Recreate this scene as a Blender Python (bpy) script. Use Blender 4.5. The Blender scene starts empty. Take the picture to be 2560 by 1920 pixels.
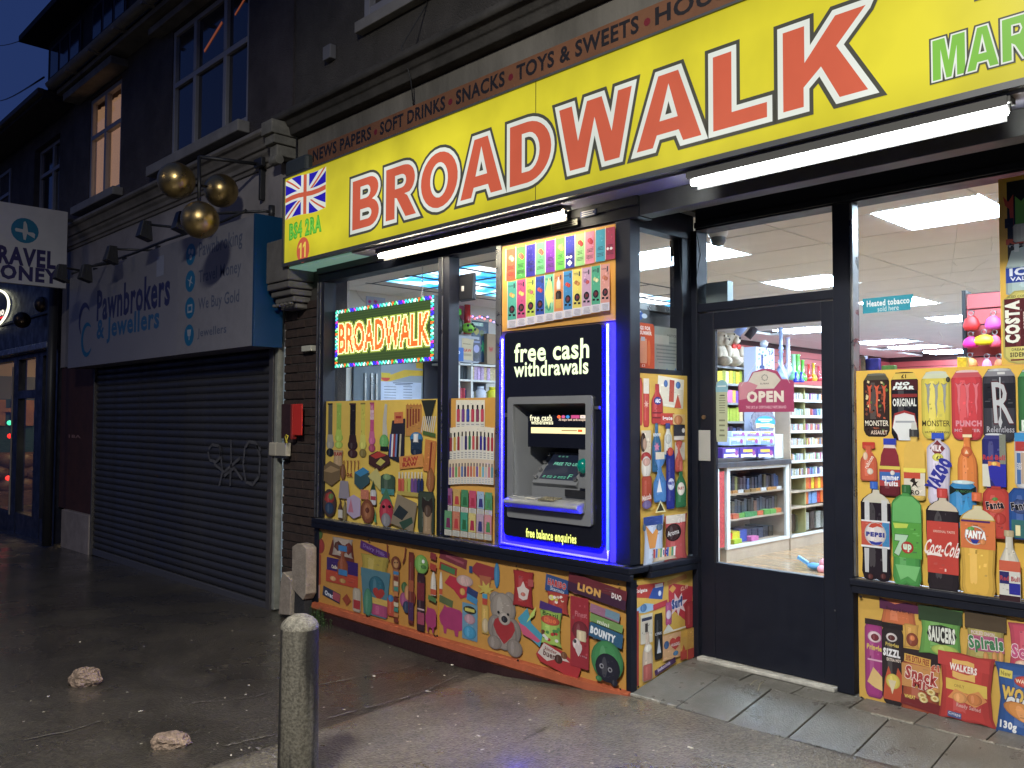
import bpy, bmesh, math, random
from mathutils import Vector, Matrix
from mathutils.geometry import tessellate_polygon
random.seed(7)
sc = bpy.context.scene
COL = sc.collection
# ------------------------------------------------------------------ camera
FPX, YAW, PITCH, ROLL = 2165.0, .80235, .041769, .004219
CAM = Vector((3.010, -3.827, 1.5))
_f = Vector((-math.sin(YAW)*math.cos(PITCH), math.cos(YAW)*math.cos(PITCH), math.sin(PITCH)))
_r = Vector((math.cos(YAW), math.sin(YAW), 0))
_u = _r.cross(_f)
_R = _r*math.cos(ROLL) + _u*math.sin(ROLL)
_U = -_r*math.sin(ROLL) + _u*math.cos(ROLL)
cd = bpy.data.cameras.new('camera'); cam = bpy.data.objects.new('camera', cd); COL.objects.link(cam)
cd.sensor_width = 36; cd.lens = FPX/2560*36; cd.clip_start = .05; cd.clip_end = 900
cam.matrix_world = Matrix(((_R.x, _U.x, -_f.x, CAM.x), (_R.y, _U.y, -_f.y, CAM.y), (_R.z, _U.z, -_f.z, CAM.z), (0, 0, 0, 1)))
sc.camera = cam
def at(x, y, ax, v):
    """point of the plane (ax = v) that the photograph shows at pixel x, y of 2560 x 1920"""
    d = _R*((x-1280)/FPX) - _U*((y-960)/FPX) + _f
    i = 'xyz'.index(ax)
    return CAM + d*((v-CAM[i])/d[i])
# ------------------------------------------------------------------ world: last blue of dusk
SKY_STRENGTH = 1.0
w = bpy.data.worlds.new('World'); sc.world = w; w.use_nodes = True
nt = w.node_tree; bg = nt.nodes['Background']
sky = nt.nodes.new('ShaderNodeTexSky'); sky.sky_type = 'NISHITA'; sky.sun_disc = False
sky.sun_elevation = math.radians(-4.0); sky.sun_rotation = math.radians(250); sky.altitude = 50
tint = nt.nodes.new('ShaderNodeMix'); tint.data_type = 'RGBA'; tint.inputs[0].default_value = .93
tint.inputs[7].default_value = (.0140, .0315, .120, 1)
nt.links.new(sky.outputs[0], tint.inputs[6]); nt.links.new(tint.outputs[2], bg.inputs[0])
bg.inputs[1].default_value = SKY_STRENGTH
# street lamps behind the camera (the golden balls mirror them): place, watts, colour
LAMPS = [((2.4, -5.2, 5.6), 860, (1, .96, .87)), ((-7.5, -13, 7.0), 150, (1, .86, .70))]
sc.view_settings.view_transform = 'Standard'; sc.view_settings.look = 'None'
sc.view_settings.exposure = 0; sc.view_settings.gamma = 1; sc.view_settings.use_curve_mapping = False
sc.cycles.max_bounces = 10; sc.cycles.diffuse_bounces = 5; sc.cycles.glossy_bounces = 4
sc.cycles.transparent_max_bounces = 16; sc.cycles.transmission_bounces = 6
sc.cycles.sample_clamp_indirect = 6; sc.cycles.caustics_reflective = False; sc.cycles.caustics_refractive = False
sc.cycles.use_light_tree = True
# ------------------------------------------------------------------ helpers
def lin(c):
    if isinstance(c, str):
        c = [int(c[i:i+2], 16)/255 for i in (0, 2, 4)]
        c = [x/12.92 if x <= .04045 else ((x+.055)/1.055)**2.4 for x in c]
        return tuple(c)
    return tuple(c)
MATS = {}
def mat(name, col=(.5, .5, .5), rough=.6, metal=0, var=0, vs=4, bump=0, bs=60, emit=None, es=0, rvar=0, spec=.5, coat=0, attr=False, vstretch=None, dist=.01):
    if name in MATS: return MATS[name]
    m = bpy.data.materials.new(name); m.use_nodes = True; MATS[name] = m
    n, L = m.node_tree.nodes, m.node_tree.links
    b = n['Principled BSDF']; c = lin(col)
    b.inputs['Base Color'].default_value = (*c, 1); b.inputs['Roughness'].default_value = rough
    b.inputs['Metallic'].default_value = metal; b.inputs['Specular IOR Level'].default_value = spec
    b.inputs['Coat Weight'].default_value = coat; b.inputs['Coat Roughness'].default_value = .08
    tc = n.new('ShaderNodeTexCoord'); src = tc.outputs['Object']
    if vstretch:
        mp = n.new('ShaderNodeMapping'); mp.inputs['Scale'].default_value = vstretch
        L.new(src, mp.inputs[0]); src = mp.outputs[0]
    colout = None
    if attr:
        a = n.new('ShaderNodeAttribute'); a.attribute_name = 'Col'; colout = a.outputs['Color']
        L.new(colout, b.inputs['Base Color'])
    if var:
        t = n.new('ShaderNodeTexNoise'); t.inputs['Scale'].default_value = vs; t.inputs['Detail'].default_value = 8
        t.inputs['Roughness'].default_value = .65; L.new(src, t.inputs['Vector'])
        r = n.new('ShaderNodeMapRange'); r.inputs[1].default_value = .3; r.inputs[2].default_value = .7
        r.inputs[3].default_value = 1-var; r.inputs[4].default_value = 1+var*.6; L.new(t.outputs[0], r.inputs[0])
        mx = n.new('ShaderNodeVectorMath'); mx.operation = 'SCALE'
        if colout: L.new(colout, mx.inputs[0])
        else: mx.inputs[0].default_value = c
        L.new(r.outputs[0], mx.inputs['Scale']); L.new(mx.outputs[0], b.inputs['Base Color']); colout = mx.outputs[0]
    if rvar:
        t = n.new('ShaderNodeTexNoise'); t.inputs['Scale'].default_value = vs*1.7+1; t.inputs['Detail'].default_value = 6; L.new(src, t.inputs['Vector'])
        r = n.new('ShaderNodeMapRange'); r.inputs[1].default_value = .35; r.inputs[2].default_value = .65
        r.inputs[3].default_value = max(.03, rough-rvar); r.inputs[4].default_value = min(1, rough+rvar)
        L.new(t.outputs[0], r.inputs[0]); L.new(r.outputs[0], b.inputs['Roughness'])
    if bump:
        t = n.new('ShaderNodeTexNoise'); t.inputs['Scale'].default_value = bs; t.inputs['Detail'].default_value = 5; L.new(src, t.inputs['Vector'])
        k = n.new('ShaderNodeBump'); k.inputs['Strength'].default_value = bump; k.inputs['Distance'].default_value = dist
        L.new(t.outputs[0], k.inputs['Height']); L.new(k.outputs[0], b.inputs['Normal'])
    if emit is not None:
        b.inputs['Emission Color'].default_value = (*lin(emit), 1); b.inputs['Emission Strength'].default_value = es
    return m
def glass(name, tintc=(1, 1, 1), rough=.0, refl=1.0):
    """thin pane: see-through with fresnel reflection"""
    if name in MATS: return MATS[name]
    m = bpy.data.materials.new(name); m.use_nodes = True; MATS[name] = m
    n, L = m.node_tree.nodes, m.node_tree.links; n.remove(n['Principled BSDF'])
    tr = n.new('ShaderNodeBsdfTransparent'); tr.inputs[0].default_value = (*tintc, 1)
    gl = n.new('ShaderNodeBsdfGlossy'); gl.inputs['Roughness'].default_value = rough
    fr = n.new('ShaderNodeFresnel'); gi = n.new('ShaderNodeNewGeometry'); io = n.new('ShaderNodeMapRange'); io.inputs[3].default_value = 1.5; io.inputs[4].default_value = 1/1.5
    L.new(gi.outputs['Backfacing'], io.inputs[0]); L.new(io.outputs[0], fr.inputs[0])   # same reflection from both sides of the pane
    mu = n.new('ShaderNodeMath'); mu.operation = 'MULTIPLY'; mu.inputs[1].default_value = refl; mu.use_clamp = True
    mx = n.new('ShaderNodeMixShader'); L.new(fr.outputs[0], mu.inputs[0]); L.new(mu.outputs[0], mx.inputs[0])
    L.new(tr.outputs[0], mx.inputs[1]); L.new(gl.outputs[0], mx.inputs[2]); L.new(mx.outputs[0], n['Material Output'].inputs[0])
    return m
def tag(o, label=None, cat=None, group=None, kind=None):
    if label: o['label'] = label
    if cat: o['category'] = cat
    if group: o['group'] = group
    if kind: o['kind'] = kind
    return o
def empty(name, loc, label=None, cat=None, group=None, kind=None):
    o = bpy.data.objects.new(name, None); COL.objects.link(o); o.location = Vector(loc); o.empty_display_size = .1
    return tag(o, label, cat, group, kind)
def wloc(o):
    p = Vector((0, 0, 0))
    while o: p += o.location; o = o.parent
    return p
class MB:
    """collects shapes given in world coordinates and links them as ONE mesh object"""
    def __init__(s): s.v, s.f, s.mi, s.c, s.sm, s.col = [], [], [], [], [], None
    def add(s, vs, fs, mi=0, smooth=False):
        o = len(s.v); s.v += [Vector(p) for p in vs]; s.c += [s.col or (1, 1, 1)]*len(vs)
        for f in fs: s.f.append([i+o for i in f]); s.mi.append(mi); s.sm.append(smooth)
        return s
    def box(s, x0, x1, y0, y1, z0, z1, mi=0):
        x0, x1 = min(x0, x1), max(x0, x1); y0, y1 = min(y0, y1), max(y0, y1); z0, z1 = min(z0, z1), max(z0, z1)
        return s.add([(x0,y0,z0),(x1,y0,z0),(x1,y1,z0),(x0,y1,z0),(x0,y0,z1),(x1,y0,z1),(x1,y1,z1),(x0,y1,z1)],
                     [(0,3,2,1),(4,5,6,7),(0,1,5,4),(1,2,6,5),(2,3,7,6),(3,0,4,7)], mi)
    def bar(s, p, q, wd, ht=None, mi=0):
        p, q = Vector(p), Vector(q); d = (q-p).normalized(); ht = ht or wd
        a = d.cross(Vector((0, 0, 1))); a = a.normalized() if a.length > .01 else Vector((1, 0, 0)); b = a.cross(d)
        a *= wd/2; b *= ht/2
        return s.add([p-a-b, p+a-b, p+a+b, p-a+b, q-a-b, q+a-b, q+a+b, q-a+b], [(0,1,2,3),(7,6,5,4),(0,4,5,1),(1,5,6,2),(2,6,7,3),(3,7,4,0)], mi)
    def tube(s, pts, r, n=10, mi=0, cap=True, smooth=True):
        pts = [Vector(p) for p in pts]; rs = r if isinstance(r, (list, tuple)) else [r]*len(pts); vs = []; fs = []
        up = None
        for i, p in enumerate(pts):
            d = (pts[min(i+1, len(pts)-1)]-pts[max(i-1, 0)])
            d = d.normalized() if d.length else Vector((0, 0, 1))
            if up is None: up = d.orthogonal().normalized()
            up = (up-d*up.dot(d)); up = up.normalized() if up.length > 1e-6 else d.orthogonal().normalized()
            b = d.cross(up)
            vs += [p+(up*math.cos(k*math.tau/n)+b*math.sin(k*math.tau/n))*rs[i] for k in range(n)]
        for i in range(len(pts)-1):
            for k in range(n): fs.append((i*n+k, i*n+(k+1)%n, (i+1)*n+(k+1)%n, (i+1)*n+k))
        s.add(vs, fs, mi, smooth)
        if cap:
            o = len(s.v)-len(vs); s.f.append([o+k for k in range(n)][::-1]); s.mi.append(mi); s.sm.append(False)
            s.f.append([o+(len(pts)-1)*n+k for k in range(n)]); s.mi.append(mi); s.sm.append(False)
        return s
    def lathe(s, c, prof, n=20, mi=0, sx=1, sy=1):
        """profile of (radius, height) round a vertical axis at c"""
        vs = []; fs = []
        for r, z in prof: vs += [(c[0]+r*sx*math.cos(k*math.tau/n), c[1]+r*sy*math.sin(k*math.tau/n), c[2]+z) for k in range(n)]
        for i in range(len(prof)-1):
            for k in range(n): fs.append((i*n+k, i*n+(k+1)%n, (i+1)*n+(k+1)%n, (i+1)*n+k))
        return s.add(vs, fs, mi, True)
    def ball(s, c, r, n=16, mi=0, sc3=(1, 1, 1)):
        pr = [(math.sin(i*math.pi/n)*r, -math.cos(i*math.pi/n)*r*sc3[2]) for i in range(n+1)]
        pr[0] = (1e-4, pr[0][1]); pr[-1] = (1e-4, pr[-1][1])
        return s.lathe(c, pr, n*2, mi, sc3[0], sc3[1])
    def prism(s, pts, ax, a, b, mi=0):
        """outline in the plane across axis ax, extruded from a to b"""
        def P(u, v, t): return {'x': (t, u, v), 'y': (u, t, v), 'z': (u, v, t)}[ax]
        n = len(pts); vs = [P(u, v, a) for u, v in pts]+[P(u, v, b) for u, v in pts]
        fs = [(i, (i+1)%n, n+(i+1)%n, n+i) for i in range(n)]
        tri = tessellate_polygon([[Vector((u, v, 0)) for u, v in pts]])
        fs += [tuple(t) for t in tri]+[tuple(n+i for i in t)[::-1] for t in tri]
        return s.add(vs, fs, mi)
    def build(s, name, mats, parent=None, bevel=0, col=False, label=None, cat=None, group=None, kind=None, rn=True):
        if not isinstance(mats, (list, tuple)): mats = [mats]
        xs, ys, zs = [p.x for p in s.v], [p.y for p in s.v], [p.z for p in s.v]
        if parent: org = wloc(parent)
        else: org = Vector(((min(xs)+max(xs))/2, (min(ys)+max(ys))/2, min(zs)))
        me = bpy.data.meshes.new(name); me.from_pydata([p-org for p in s.v], [], s.f)
        for m in mats: me.materials.append(m)
        me.polygons.foreach_set('material_index', s.mi); me.polygons.foreach_set('use_smooth', s.sm)
        if col:
            a = me.color_attributes.new('Col', 'FLOAT_COLOR', 'POINT')
            a.data.foreach_set('color', [x for c in s.c for x in (*c, 1)])
        me.update()
        if rn:
            bm = bmesh.new(); bm.from_mesh(me); bmesh.ops.recalc_face_normals(bm, faces=bm.faces); bm.to_mesh(me); bm.free()
        o = bpy.data.objects.new(name, me); COL.objects.link(o)
        if parent: o.parent = parent
        else: o.location = org
        if bevel:
            b = o.modifiers.new('Bevel', 'BEVEL'); b.width = bevel; b.segments = 2; b.limit_method = 'ANGLE'
        return tag(o, label, cat, group, kind)
def dup(o, delta=(0, 0, 0), parent=None, label=None):
    c = o.copy(); COL.objects.link(c); c.parent = parent if parent else None
    c.location = o.location+Vector(delta) if not parent else o.location
    if label: c['label'] = label
    for ch in [x for x in COL.objects if x.parent == o]: dup(ch, parent=c)
    return c
def Bx(name, dims, m, parent=None, bevel=0, **k): return MB().box(*dims).build(name, m, parent, bevel, **k)
# ---- lettering
_FC = {}
def font(s, bold=0.0, res=2, sp=None):
    sp = 1+3.0*max(bold, 0) if sp is None else sp; key = (s, bold, res, sp)
    if key not in _FC:
        cu = bpy.data.curves.new('t', 'FONT'); cu.body = s; cu.offset = bold; cu.resolution_u = res; cu.space_character = sp; cu.fill_mode = 'FRONT'
        ob = bpy.data.objects.new('t', cu); COL.objects.link(ob)
        dg = bpy.context.evaluated_depsgraph_get(); me = bpy.data.meshes.new_from_object(ob.evaluated_get(dg))
        vs = [(v.co.x, v.co.y) for v in me.vertices]; fs = [tuple(p.vertices) for p in me.polygons]
        COL.objects.unlink(ob); bpy.data.objects.remove(ob); bpy.data.curves.remove(cu); bpy.data.meshes.remove(me)
        _FC[key] = (vs, fs)
    return _FC[key]
# ---- flat print: coloured shapes on a plane, fitted to boxes read off the photograph
SH = {
 'rect': [(0,0),(1,0),(1,1),(0,1)],
 'can': [(.08,.03),(.2,0),(.8,0),(.92,.03),(1,.1),(1,.88),(.88,.96),(.82,1),(.18,1),(.12,.96),(0,.88),(0,.1)],
 'bott': [(.1,.02),(.3,0),(.5,.03),(.7,0),(.9,.02),(.98,.1),(.95,.28),(.98,.45),(1,.62),(1,.85),(.93,.89),(.76,.935),(.64,.955),(.62,1),(.38,1),(.36,.955),(.24,.935),(.07,.89),(0,.85),(0,.62),(.02,.45),(.05,.28),(.02,.1)],
 'shoul': [(.04,0),(.96,0),(.90,.27),(.74,.57),(.62,.70),(.60,.95),(.40,.95),(.38,.70),(.26,.57),(.10,.27)],
 'glassb': [(.1,0),(.9,0),(1,.04),(1,.5),(.95,.62),(.68,.8),(.66,1),(.34,1),(.32,.8),(.05,.62),(0,.5),(0,.04)],
 'bag': [(.02,0),(.25,.03),(.5,.01),(.75,.03),(1,0),(.93,.14),(.9,.5),(.95,.86),(.99,1),(.7,.975),(.4,1),(.03,.98),(.07,.84),(.1,.5),(.05,.14)],
 'tri': [(0,0),(1,0),(.5,1)], 'dia': [(.5,0),(1,.5),(.5,1),(0,.5)],
 'trap': [(.12,0),(.88,0),(1,1),(0,1)], 'trapd': [(0,0),(1,0),(.85,1),(.15,1)],
 'spray': [(.1,0),(.9,0),(1,.1),(.98,.4),(.65,.62),(.6,.72),(.8,.78),(1,.95),(.6,1),(.15,.98),(.1,.86),(.38,.72),(.35,.62),(.02,.4),(0,.1)],
 'bong': [(.1,.0),(.9,0),(1,.05),(1,.12),(.9,.19),(.68,.24),(.8,.3),(.6,.36),(.6,.97),(.66,1),(.34,1),(.4,.97),(.4,.36),(.2,.3),(.32,.24),(.1,.19),(0,.12),(0,.05)],
 'heart': [(.5,0),(.85,.35),(1,.65),(.93,.9),(.75,1),(.58,.93),(.5,.8),(.42,.93),(.25,1),(.07,.9),(0,.65),(.15,.35)],
 'claw': [(.46,0),(.56,.2),(.52,.4),(.62,.62),(.6,.86),(.8,1),(.4,.94),(.1,1),(.3,.84),(.36,.6),(.3,.4),(.4,.2)],
 'wave': [(0,0),(.3,.25),(.6,.2),(1,.0),(1,.75),(.7,1),(.35,.9),(0,1)],
 'pig': [(.1,.28),(.16,.25),(.2,0),(.3,0),(.32,.2),(.62,.18),(.66,0),(.78,0),(.8,.2),(1,.3),(1,.8),(.85,.92),(.5,.95),(.3,.92),(.22,1),(.16,.85),(.06,.7),(0,.55),(.02,.42)],
 'star': [(.5,0),(.6,.3),(.9,.1),(.75,.42),(1,.6),(.7,.62),(.7,.95),(.5,.7),(.3,1),(.3,.65),(0,.62),(.25,.42),(.1,.1),(.4,.3)],
 'leaf': [(.5,0),(.9,.3),(1,.7),(.6,1),(.15,.8),(0,.35)],
}
SH['ell'] = [(.5+.5*math.cos(k*math.tau/20), .5+.5*math.sin(k*math.tau/20)) for k in range(20)]
SH['round'] = [(.06,0),(.94,0),(1,.1),(1,.9),(.94,1),(.06,1),(0,.9),(0,.1)]
SH['arch'] = [(0,0),(1,0)]+[(.5+.5*math.cos(k*math.pi/10), .3+.7*math.sin(k*math.pi/10)) for k in range(11)]
RP = random.Random(21)
class Print:
    def __init__(s, ax, val, out):
        s.ax, s.val, s.out, s.n, s.m, s.pic = ax, val, out, 0, MB(), False
    def uv(s, x, y):
        p = at(x, y, s.ax, s.val); return (p.x if s.ax == 'y' else p.y, p.z)
    def P(s, u, v):
        d = s.val+s.out*(.0008+s.n*.00004); return (u, d, v) if s.ax == 'y' else (d, u, v)
    def raw(s, uvs, tris, col):
        s.m.col = lin(col)
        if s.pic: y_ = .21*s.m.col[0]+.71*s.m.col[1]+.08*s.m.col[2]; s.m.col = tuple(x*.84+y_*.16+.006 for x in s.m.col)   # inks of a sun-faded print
        s.m.add([s.P(u, v) for u, v in uvs], tris); s.n += 1; return s
    def pl(s, pts, col, holes=()):
        loops = [[Vector((u, v, 0)) for u, v in L] for L in (pts, *holes)]
        return s.raw([(p.x, p.y) for L in loops for p in L], [tuple(t) for t in tessellate_polygon(loops)], col)
    def fit(s, b):
        xl, yt, xr, yb = b; xm, ym = (xl+xr)/2, (yt+yb)/2
        return s.uv(xl, ym)[0], s.uv(xr, ym)[0], s.uv(xm, yb)[1], s.uv(xm, yt)[1]
    def S(s, sh, b, col, rot=0):
        u0, u1, v0, v1 = s.fit(b); cu, cv = (u0+u1)/2, (v0+v1)/2; ca, sa = math.cos(math.radians(rot)), math.sin(math.radians(rot))
        pts = []
        for a, c in (SH[sh] if isinstance(sh, str) else sh):
            du, dv = (a-.5)*(u1-u0), (c-.5)*(v1-v0); pts.append((cu+du*ca-dv*sa, cv+du*sa+dv*ca))
        if s.pic and sh in ('rect',) and abs(b[2]-b[0]) > 9 and abs(b[3]-b[1]) > 12:
            s.pl(pts, col); return s.detail(cu, cv, u1-u0, v1-v0, lin(col))
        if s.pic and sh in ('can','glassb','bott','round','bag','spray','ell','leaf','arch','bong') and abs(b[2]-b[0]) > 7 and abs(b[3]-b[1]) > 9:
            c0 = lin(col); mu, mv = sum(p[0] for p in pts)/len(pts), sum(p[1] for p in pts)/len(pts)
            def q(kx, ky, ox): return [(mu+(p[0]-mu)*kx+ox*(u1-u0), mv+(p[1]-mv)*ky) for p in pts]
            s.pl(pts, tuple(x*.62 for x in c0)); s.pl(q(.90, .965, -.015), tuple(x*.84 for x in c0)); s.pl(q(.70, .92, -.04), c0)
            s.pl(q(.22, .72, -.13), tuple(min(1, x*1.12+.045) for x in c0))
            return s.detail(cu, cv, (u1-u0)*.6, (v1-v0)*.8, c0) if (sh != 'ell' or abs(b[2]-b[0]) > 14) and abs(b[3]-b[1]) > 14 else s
        return s.pl(pts, col)
    def detail(s, cu, cv, w, h, c0):
        """small tonal marks that give a printed product photograph its busy surface"""
        for i in range(max(3, min(16, int(abs(w*h)*1500)))):
            k = RP.uniform(.45, 1.45); l = RP.uniform(0, .05); c = tuple(min(.9, x*k+l) for x in c0); a, e = cu+RP.uniform(-.38, .38)*w, cv+RP.uniform(-.42, .42)*h
            r1, r2 = abs(w)*RP.uniform(.02, .10), abs(h)*RP.uniform(.006, .028)
            s.pl([(a-r1,e-r2),(a+r1*.8,e-r2*1.1),(a+r1,e+r2),(a-r1*.7,e+r2*.8)], c)
        return s
    def T(s, txt, b, col, rot=0, bold=.02, out=None, shear=0, res=2):
        """text stretched into the box; out = [(offset, colour)] drawn first"""
        u0, u1, v0, v1 = s.fit(b); cu, cv = (u0+u1)/2, (v0+v1)/2; ca, sa = math.cos(math.radians(rot)), math.sin(math.radians(rot))
        ref = font(txt, bold, res)[0]
        if not ref: return s
        x0, x1 = min(p[0] for p in ref), max(p[0] for p in ref); y0, y1 = min(p[1] for p in ref), max(p[1] for p in ref)
        for off, c in [*(out or []), (0, col)]:
            vs, fs = font(txt, bold+off, res, 1+3.0*max(bold, 0)); q = []
            for x, y in vs:
                a, b2 = (x-x0)/(x1-x0)-.5, (y-y0)/(y1-y0)-.5
                du, dv = a*(u1-u0)+shear*b2*(v1-v0), b2*(v1-v0); q.append((cu+du*ca-dv*sa, cv+du*sa+dv*ca))
            s.raw(q, fs, c)
        return s
    def build(s, m, parent, name='print'): return s.m.build(name, m, parent, col=True, rn=False)
# ================================================================== materials
m_black = mat('black_painted_aluminium', (.007,.009,.018), .5, spec=.35, var=.15, vs=6, rvar=.05, bump=.03, bs=30)
m_alu = mat('scuffed_aluminium', (.30,.30,.29), .38, .85, var=.2, vs=8, rvar=.15)
m_white = mat('white_paint', (.62,.62,.60), .5, var=.08)
m_yellow = mat('yellow_board', lin('d9a516'), .3, var=.06, vs=3)
m_orange = mat('orange_painted_strip', lin('a5573a'), .5, var=.25, vs=9, bump=.3, bs=40)
m_plinth = mat('dark_maroon_plinth_paint', (.035,.014,.016), .45, var=.4, vs=6, bump=.4, bs=50)
m_brick = mat('sooty_brick', (.045,.028,.022), .85, var=.5, vs=14, bump=.6, bs=90)
m_mortar = mat('old_mortar', (.05,.045,.04), .95, var=.3, vs=20, bump=.5, bs=120)
m_cement = mat('weathered_cement', (.17,.16,.138), .9, var=.45, vs=2.2, bump=.35, bs=45, vstretch=(1,1,.35))
m_rough = mat('dark_roughcast', (.10,.092,.082), .95, var=.35, vs=3, bump=1.0, bs=95, dist=.02)
m_stone = mat('painted_stone_trim', (.13,.123,.112), .8, var=.3, vs=5, bump=.3, bs=50)
m_prn = mat('printed_vinyl', rough=.24, attr=True, var=.05, vs=12)
m_prnm = mat('matt_print', rough=.55, attr=True, var=.10, vs=10)
m_glass = glass('shop_glass')
m_grey = mat('grey_plastic', (.16,.165,.17), .42, var=.1)
m_dark = mat('dark_metal', (.02,.021,.024), .45, var=.3)
m_slab = mat('wet_paving_slab', (.135,.13,.115), .42, var=.28, vs=5, bump=.35, bs=130, rvar=.16)
m_joint = mat('slab_joint', (.03,.028,.025), .9)
m_wpvc = mat('white_pvc_frame', (.32,.32,.34), .45, var=.12)
m_sill = mat('painted_sill', (.30,.29,.27), .75, var=.25, bump=.25)

def asphalt(name, c, wet, seam=0):
    m = bpy.data.materials.new(name); m.use_nodes = True; MATS[name] = m
    n, L = m.node_tree.nodes, m.node_tree.links; b = n['Principled BSDF']
    tc = n.new('ShaderNodeTexCoord'); X = tc.outputs['Object']
    def noise(sc_, det=6, ro=.6):
        t = n.new('ShaderNodeTexNoise'); t.inputs['Scale'].default_value = sc_; t.inputs['Detail'].default_value = det
        t.inputs['Roughness'].default_value = ro; L.new(X, t.inputs['Vector']); return t.outputs[0]
    def rng(x, a, b_, c_, d):
        r = n.new('ShaderNodeMapRange'); L.new(x, r.inputs[0])
        for i, v in enumerate((a, b_, c_, d)): r.inputs[i+1].default_value = v
        return r.outputs[0]
    big = noise(.9); fine = noise(55, 4); vor = n.new('ShaderNodeTexVoronoi'); vor.inputs['Scale'].default_value = 85; L.new(X, vor.inputs['Vector'])
    cr = n.new('ShaderNodeValToRGB'); L.new(vor.outputs['Color'], cr.inputs[0])
    cr.color_ramp.elements[0].color = (c[0]*.55, c[1]*.55, c[2]*.55, 1); cr.color_ramp.elements[1].color = (c[0]*1.5, c[1]*1.45, c[2]*1.35, 1)
    e = cr.color_ramp.elements.new(.93); e.color = (c[0]*1.6, c[1]*1.6, c[2]*1.5, 1); cr.color_ramp.elements[-1].color = (c[0]*5, c[1]*4.8, c[2]*4.4, 1)
    mul = n.new('ShaderNodeVectorMath'); mul.operation = 'SCALE'; L.new(cr.outputs[0], mul.inputs[0]); L.new(rng(big, .35, .65, .65, 1.25), mul.inputs['Scale'])
    L.new(mul.outputs[0], b.inputs['Base Color'])
    L.new(rng(noise(1.6), .38, .62, .85, .25), b.inputs['Coat Weight']); b.inputs['Coat Roughness'].default_value = .17
    L.new(rng(noise(1.6), .38, .62, wet[0], wet[1]), b.inputs['Roughness']); b.inputs['Specular IOR Level'].default_value = .5
    k = n.new('ShaderNodeBump'); k.inputs['Strength'].default_value = .75; k.inputs['Distance'].default_value = .006
    L.new(vor.outputs['Distance'], k.inputs['Height'])
    k2 = n.new('ShaderNodeBump'); k2.inputs['Strength'].default_value = .5; k2.inputs['Distance'].default_value = .01
    L.new(fine, k2.inputs['Height']); L.new(k.outputs[0], k2.inputs['Normal']); L.new(k2.outputs[0], b.inputs['Normal'])
    k3 = n.new('ShaderNodeBump'); k3.inputs['Strength'].default_value = .35; k3.inputs['Distance'].default_value = .004; L.new(noise(38, 3), k3.inputs['Height']); L.new(k3.outputs[0], b.inputs['Coat Normal'])
    return m
m_tar = asphalt('wet_tarmac', (.046,.041,.033), (.2,.5))
m_tar2 = asphalt('worn_tarmac_patch', (.115,.103,.082), (.25,.55))
# ================================================================== ground
def sstep(a, b, x): t = max(0, min(1, (x-a)/(b-a))); return t*t*(3-2*t)
def gz(x, y):
    xs = [(-60,-1.0),(-9.6,-.22),(-3.8,-.17),(-2.9,-.127),(-2.0,-.135),(-1.4,-.138),(-.98,-.117),(-.41,-.055),(0,-.012),(.6,.0),(40,.35)]
    z = xs[0][1]
    for (a, za), (b, zb) in zip(xs, xs[1:]):
        if a <= x <= b: z = za+(zb-za)*(x-a)/(b-a); break
    if x > 40: z = .35
    near = z; far = -.06+.012*x if -12 < x < 12 else (-.2 if x < 0 else .084)
    t = sstep(0, -2.2, y); return near*(1-t)+far*t - .012*max(0, -y)
def sheet(xs, ys, dz, clip=None):
    m = MB(); vs = [(x, y, gz(x, y)+dz) for y in ys for x in xs]; n = len(xs)
    m.add(vs, [(j*n+i, j*n+i+1, (j+1)*n+i+1, (j+1)*n+i) for j in range(len(ys)-1) for i in range(n-1)], smooth=True); return m
def grid(a, b, st): k = max(1, round((b-a)/st)); return [a+(b-a)*i/k for i in range(k+1)]
gx = [-400,-150,-60]+grid(-30, -10, 2)+grid(-9.5, -3, .25)+grid(-2.9, 6, .1)+[8,12,20,40,150,400]
gy = [-400,-150,-50,-25,-12]+grid(-9, -2.5, .5)+grid(-2.4, .1, .1)
sheet(gx, gy, 0).build('pavement', m_tar, kind='structure', rn=False)
MB().add([(-400,.05,-.6),(400,.05,-.6),(400,500,-.6),(-400,500,-.6)], [(0,1,2,3)]).build('ground', mat('back_yard_earth', (.03,.03,.03), .9), kind='structure', rn=False)
# worn patch of newer tarmac in front of the shop (its edge runs from the plinth towards the bollard)
edge = [at(x, y, 'z', -.1) for x, y in ((1145,1690),(1110,1714),(1067,1731),(990,1759),(893,1786),(800,1815),(694,1850),(600,1884),(500,1925))]
pm = MB(); rows = []; ey = [(p.y, p.x) for p in edge]
def edge_x(y):
    if y >= ey[0][0]: return ey[0][1]+.02*math.sin(y*9)
    for (ya, xa), (yb, xb) in zip(ey, ey[1:]):
        if yb <= y <= ya: return xa+(xb-xa)*(ya-y)/(ya-yb)
    return ey[-1][1]
yr = grid(-.03, ey[-1][0], .12)+[ey[-1][0]-.4]; fr_ = [0, .004]+[i/70 for i in range(1, 71)]
rj = random.Random(2)
for y in yr:
    x0 = edge_x(y)+rj.uniform(-.012, .012)
    for k, t in enumerate(fr_): x = x0+(6-x0)*t; rows.append((x, y, gz(x, y)+(.0 if k == 0 else .011)))
nk = len(fr_)
pm.add(rows, [(j*nk+i, j*nk+i+1, (j+1)*nk+i+1, (j+1)*nk+i) for j in range(len(yr)-1) for i in range(nk-1)], smooth=True)
pm.build('tarmac_patch', m_tar2, kind='structure', rn=False)
m = MB()
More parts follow.
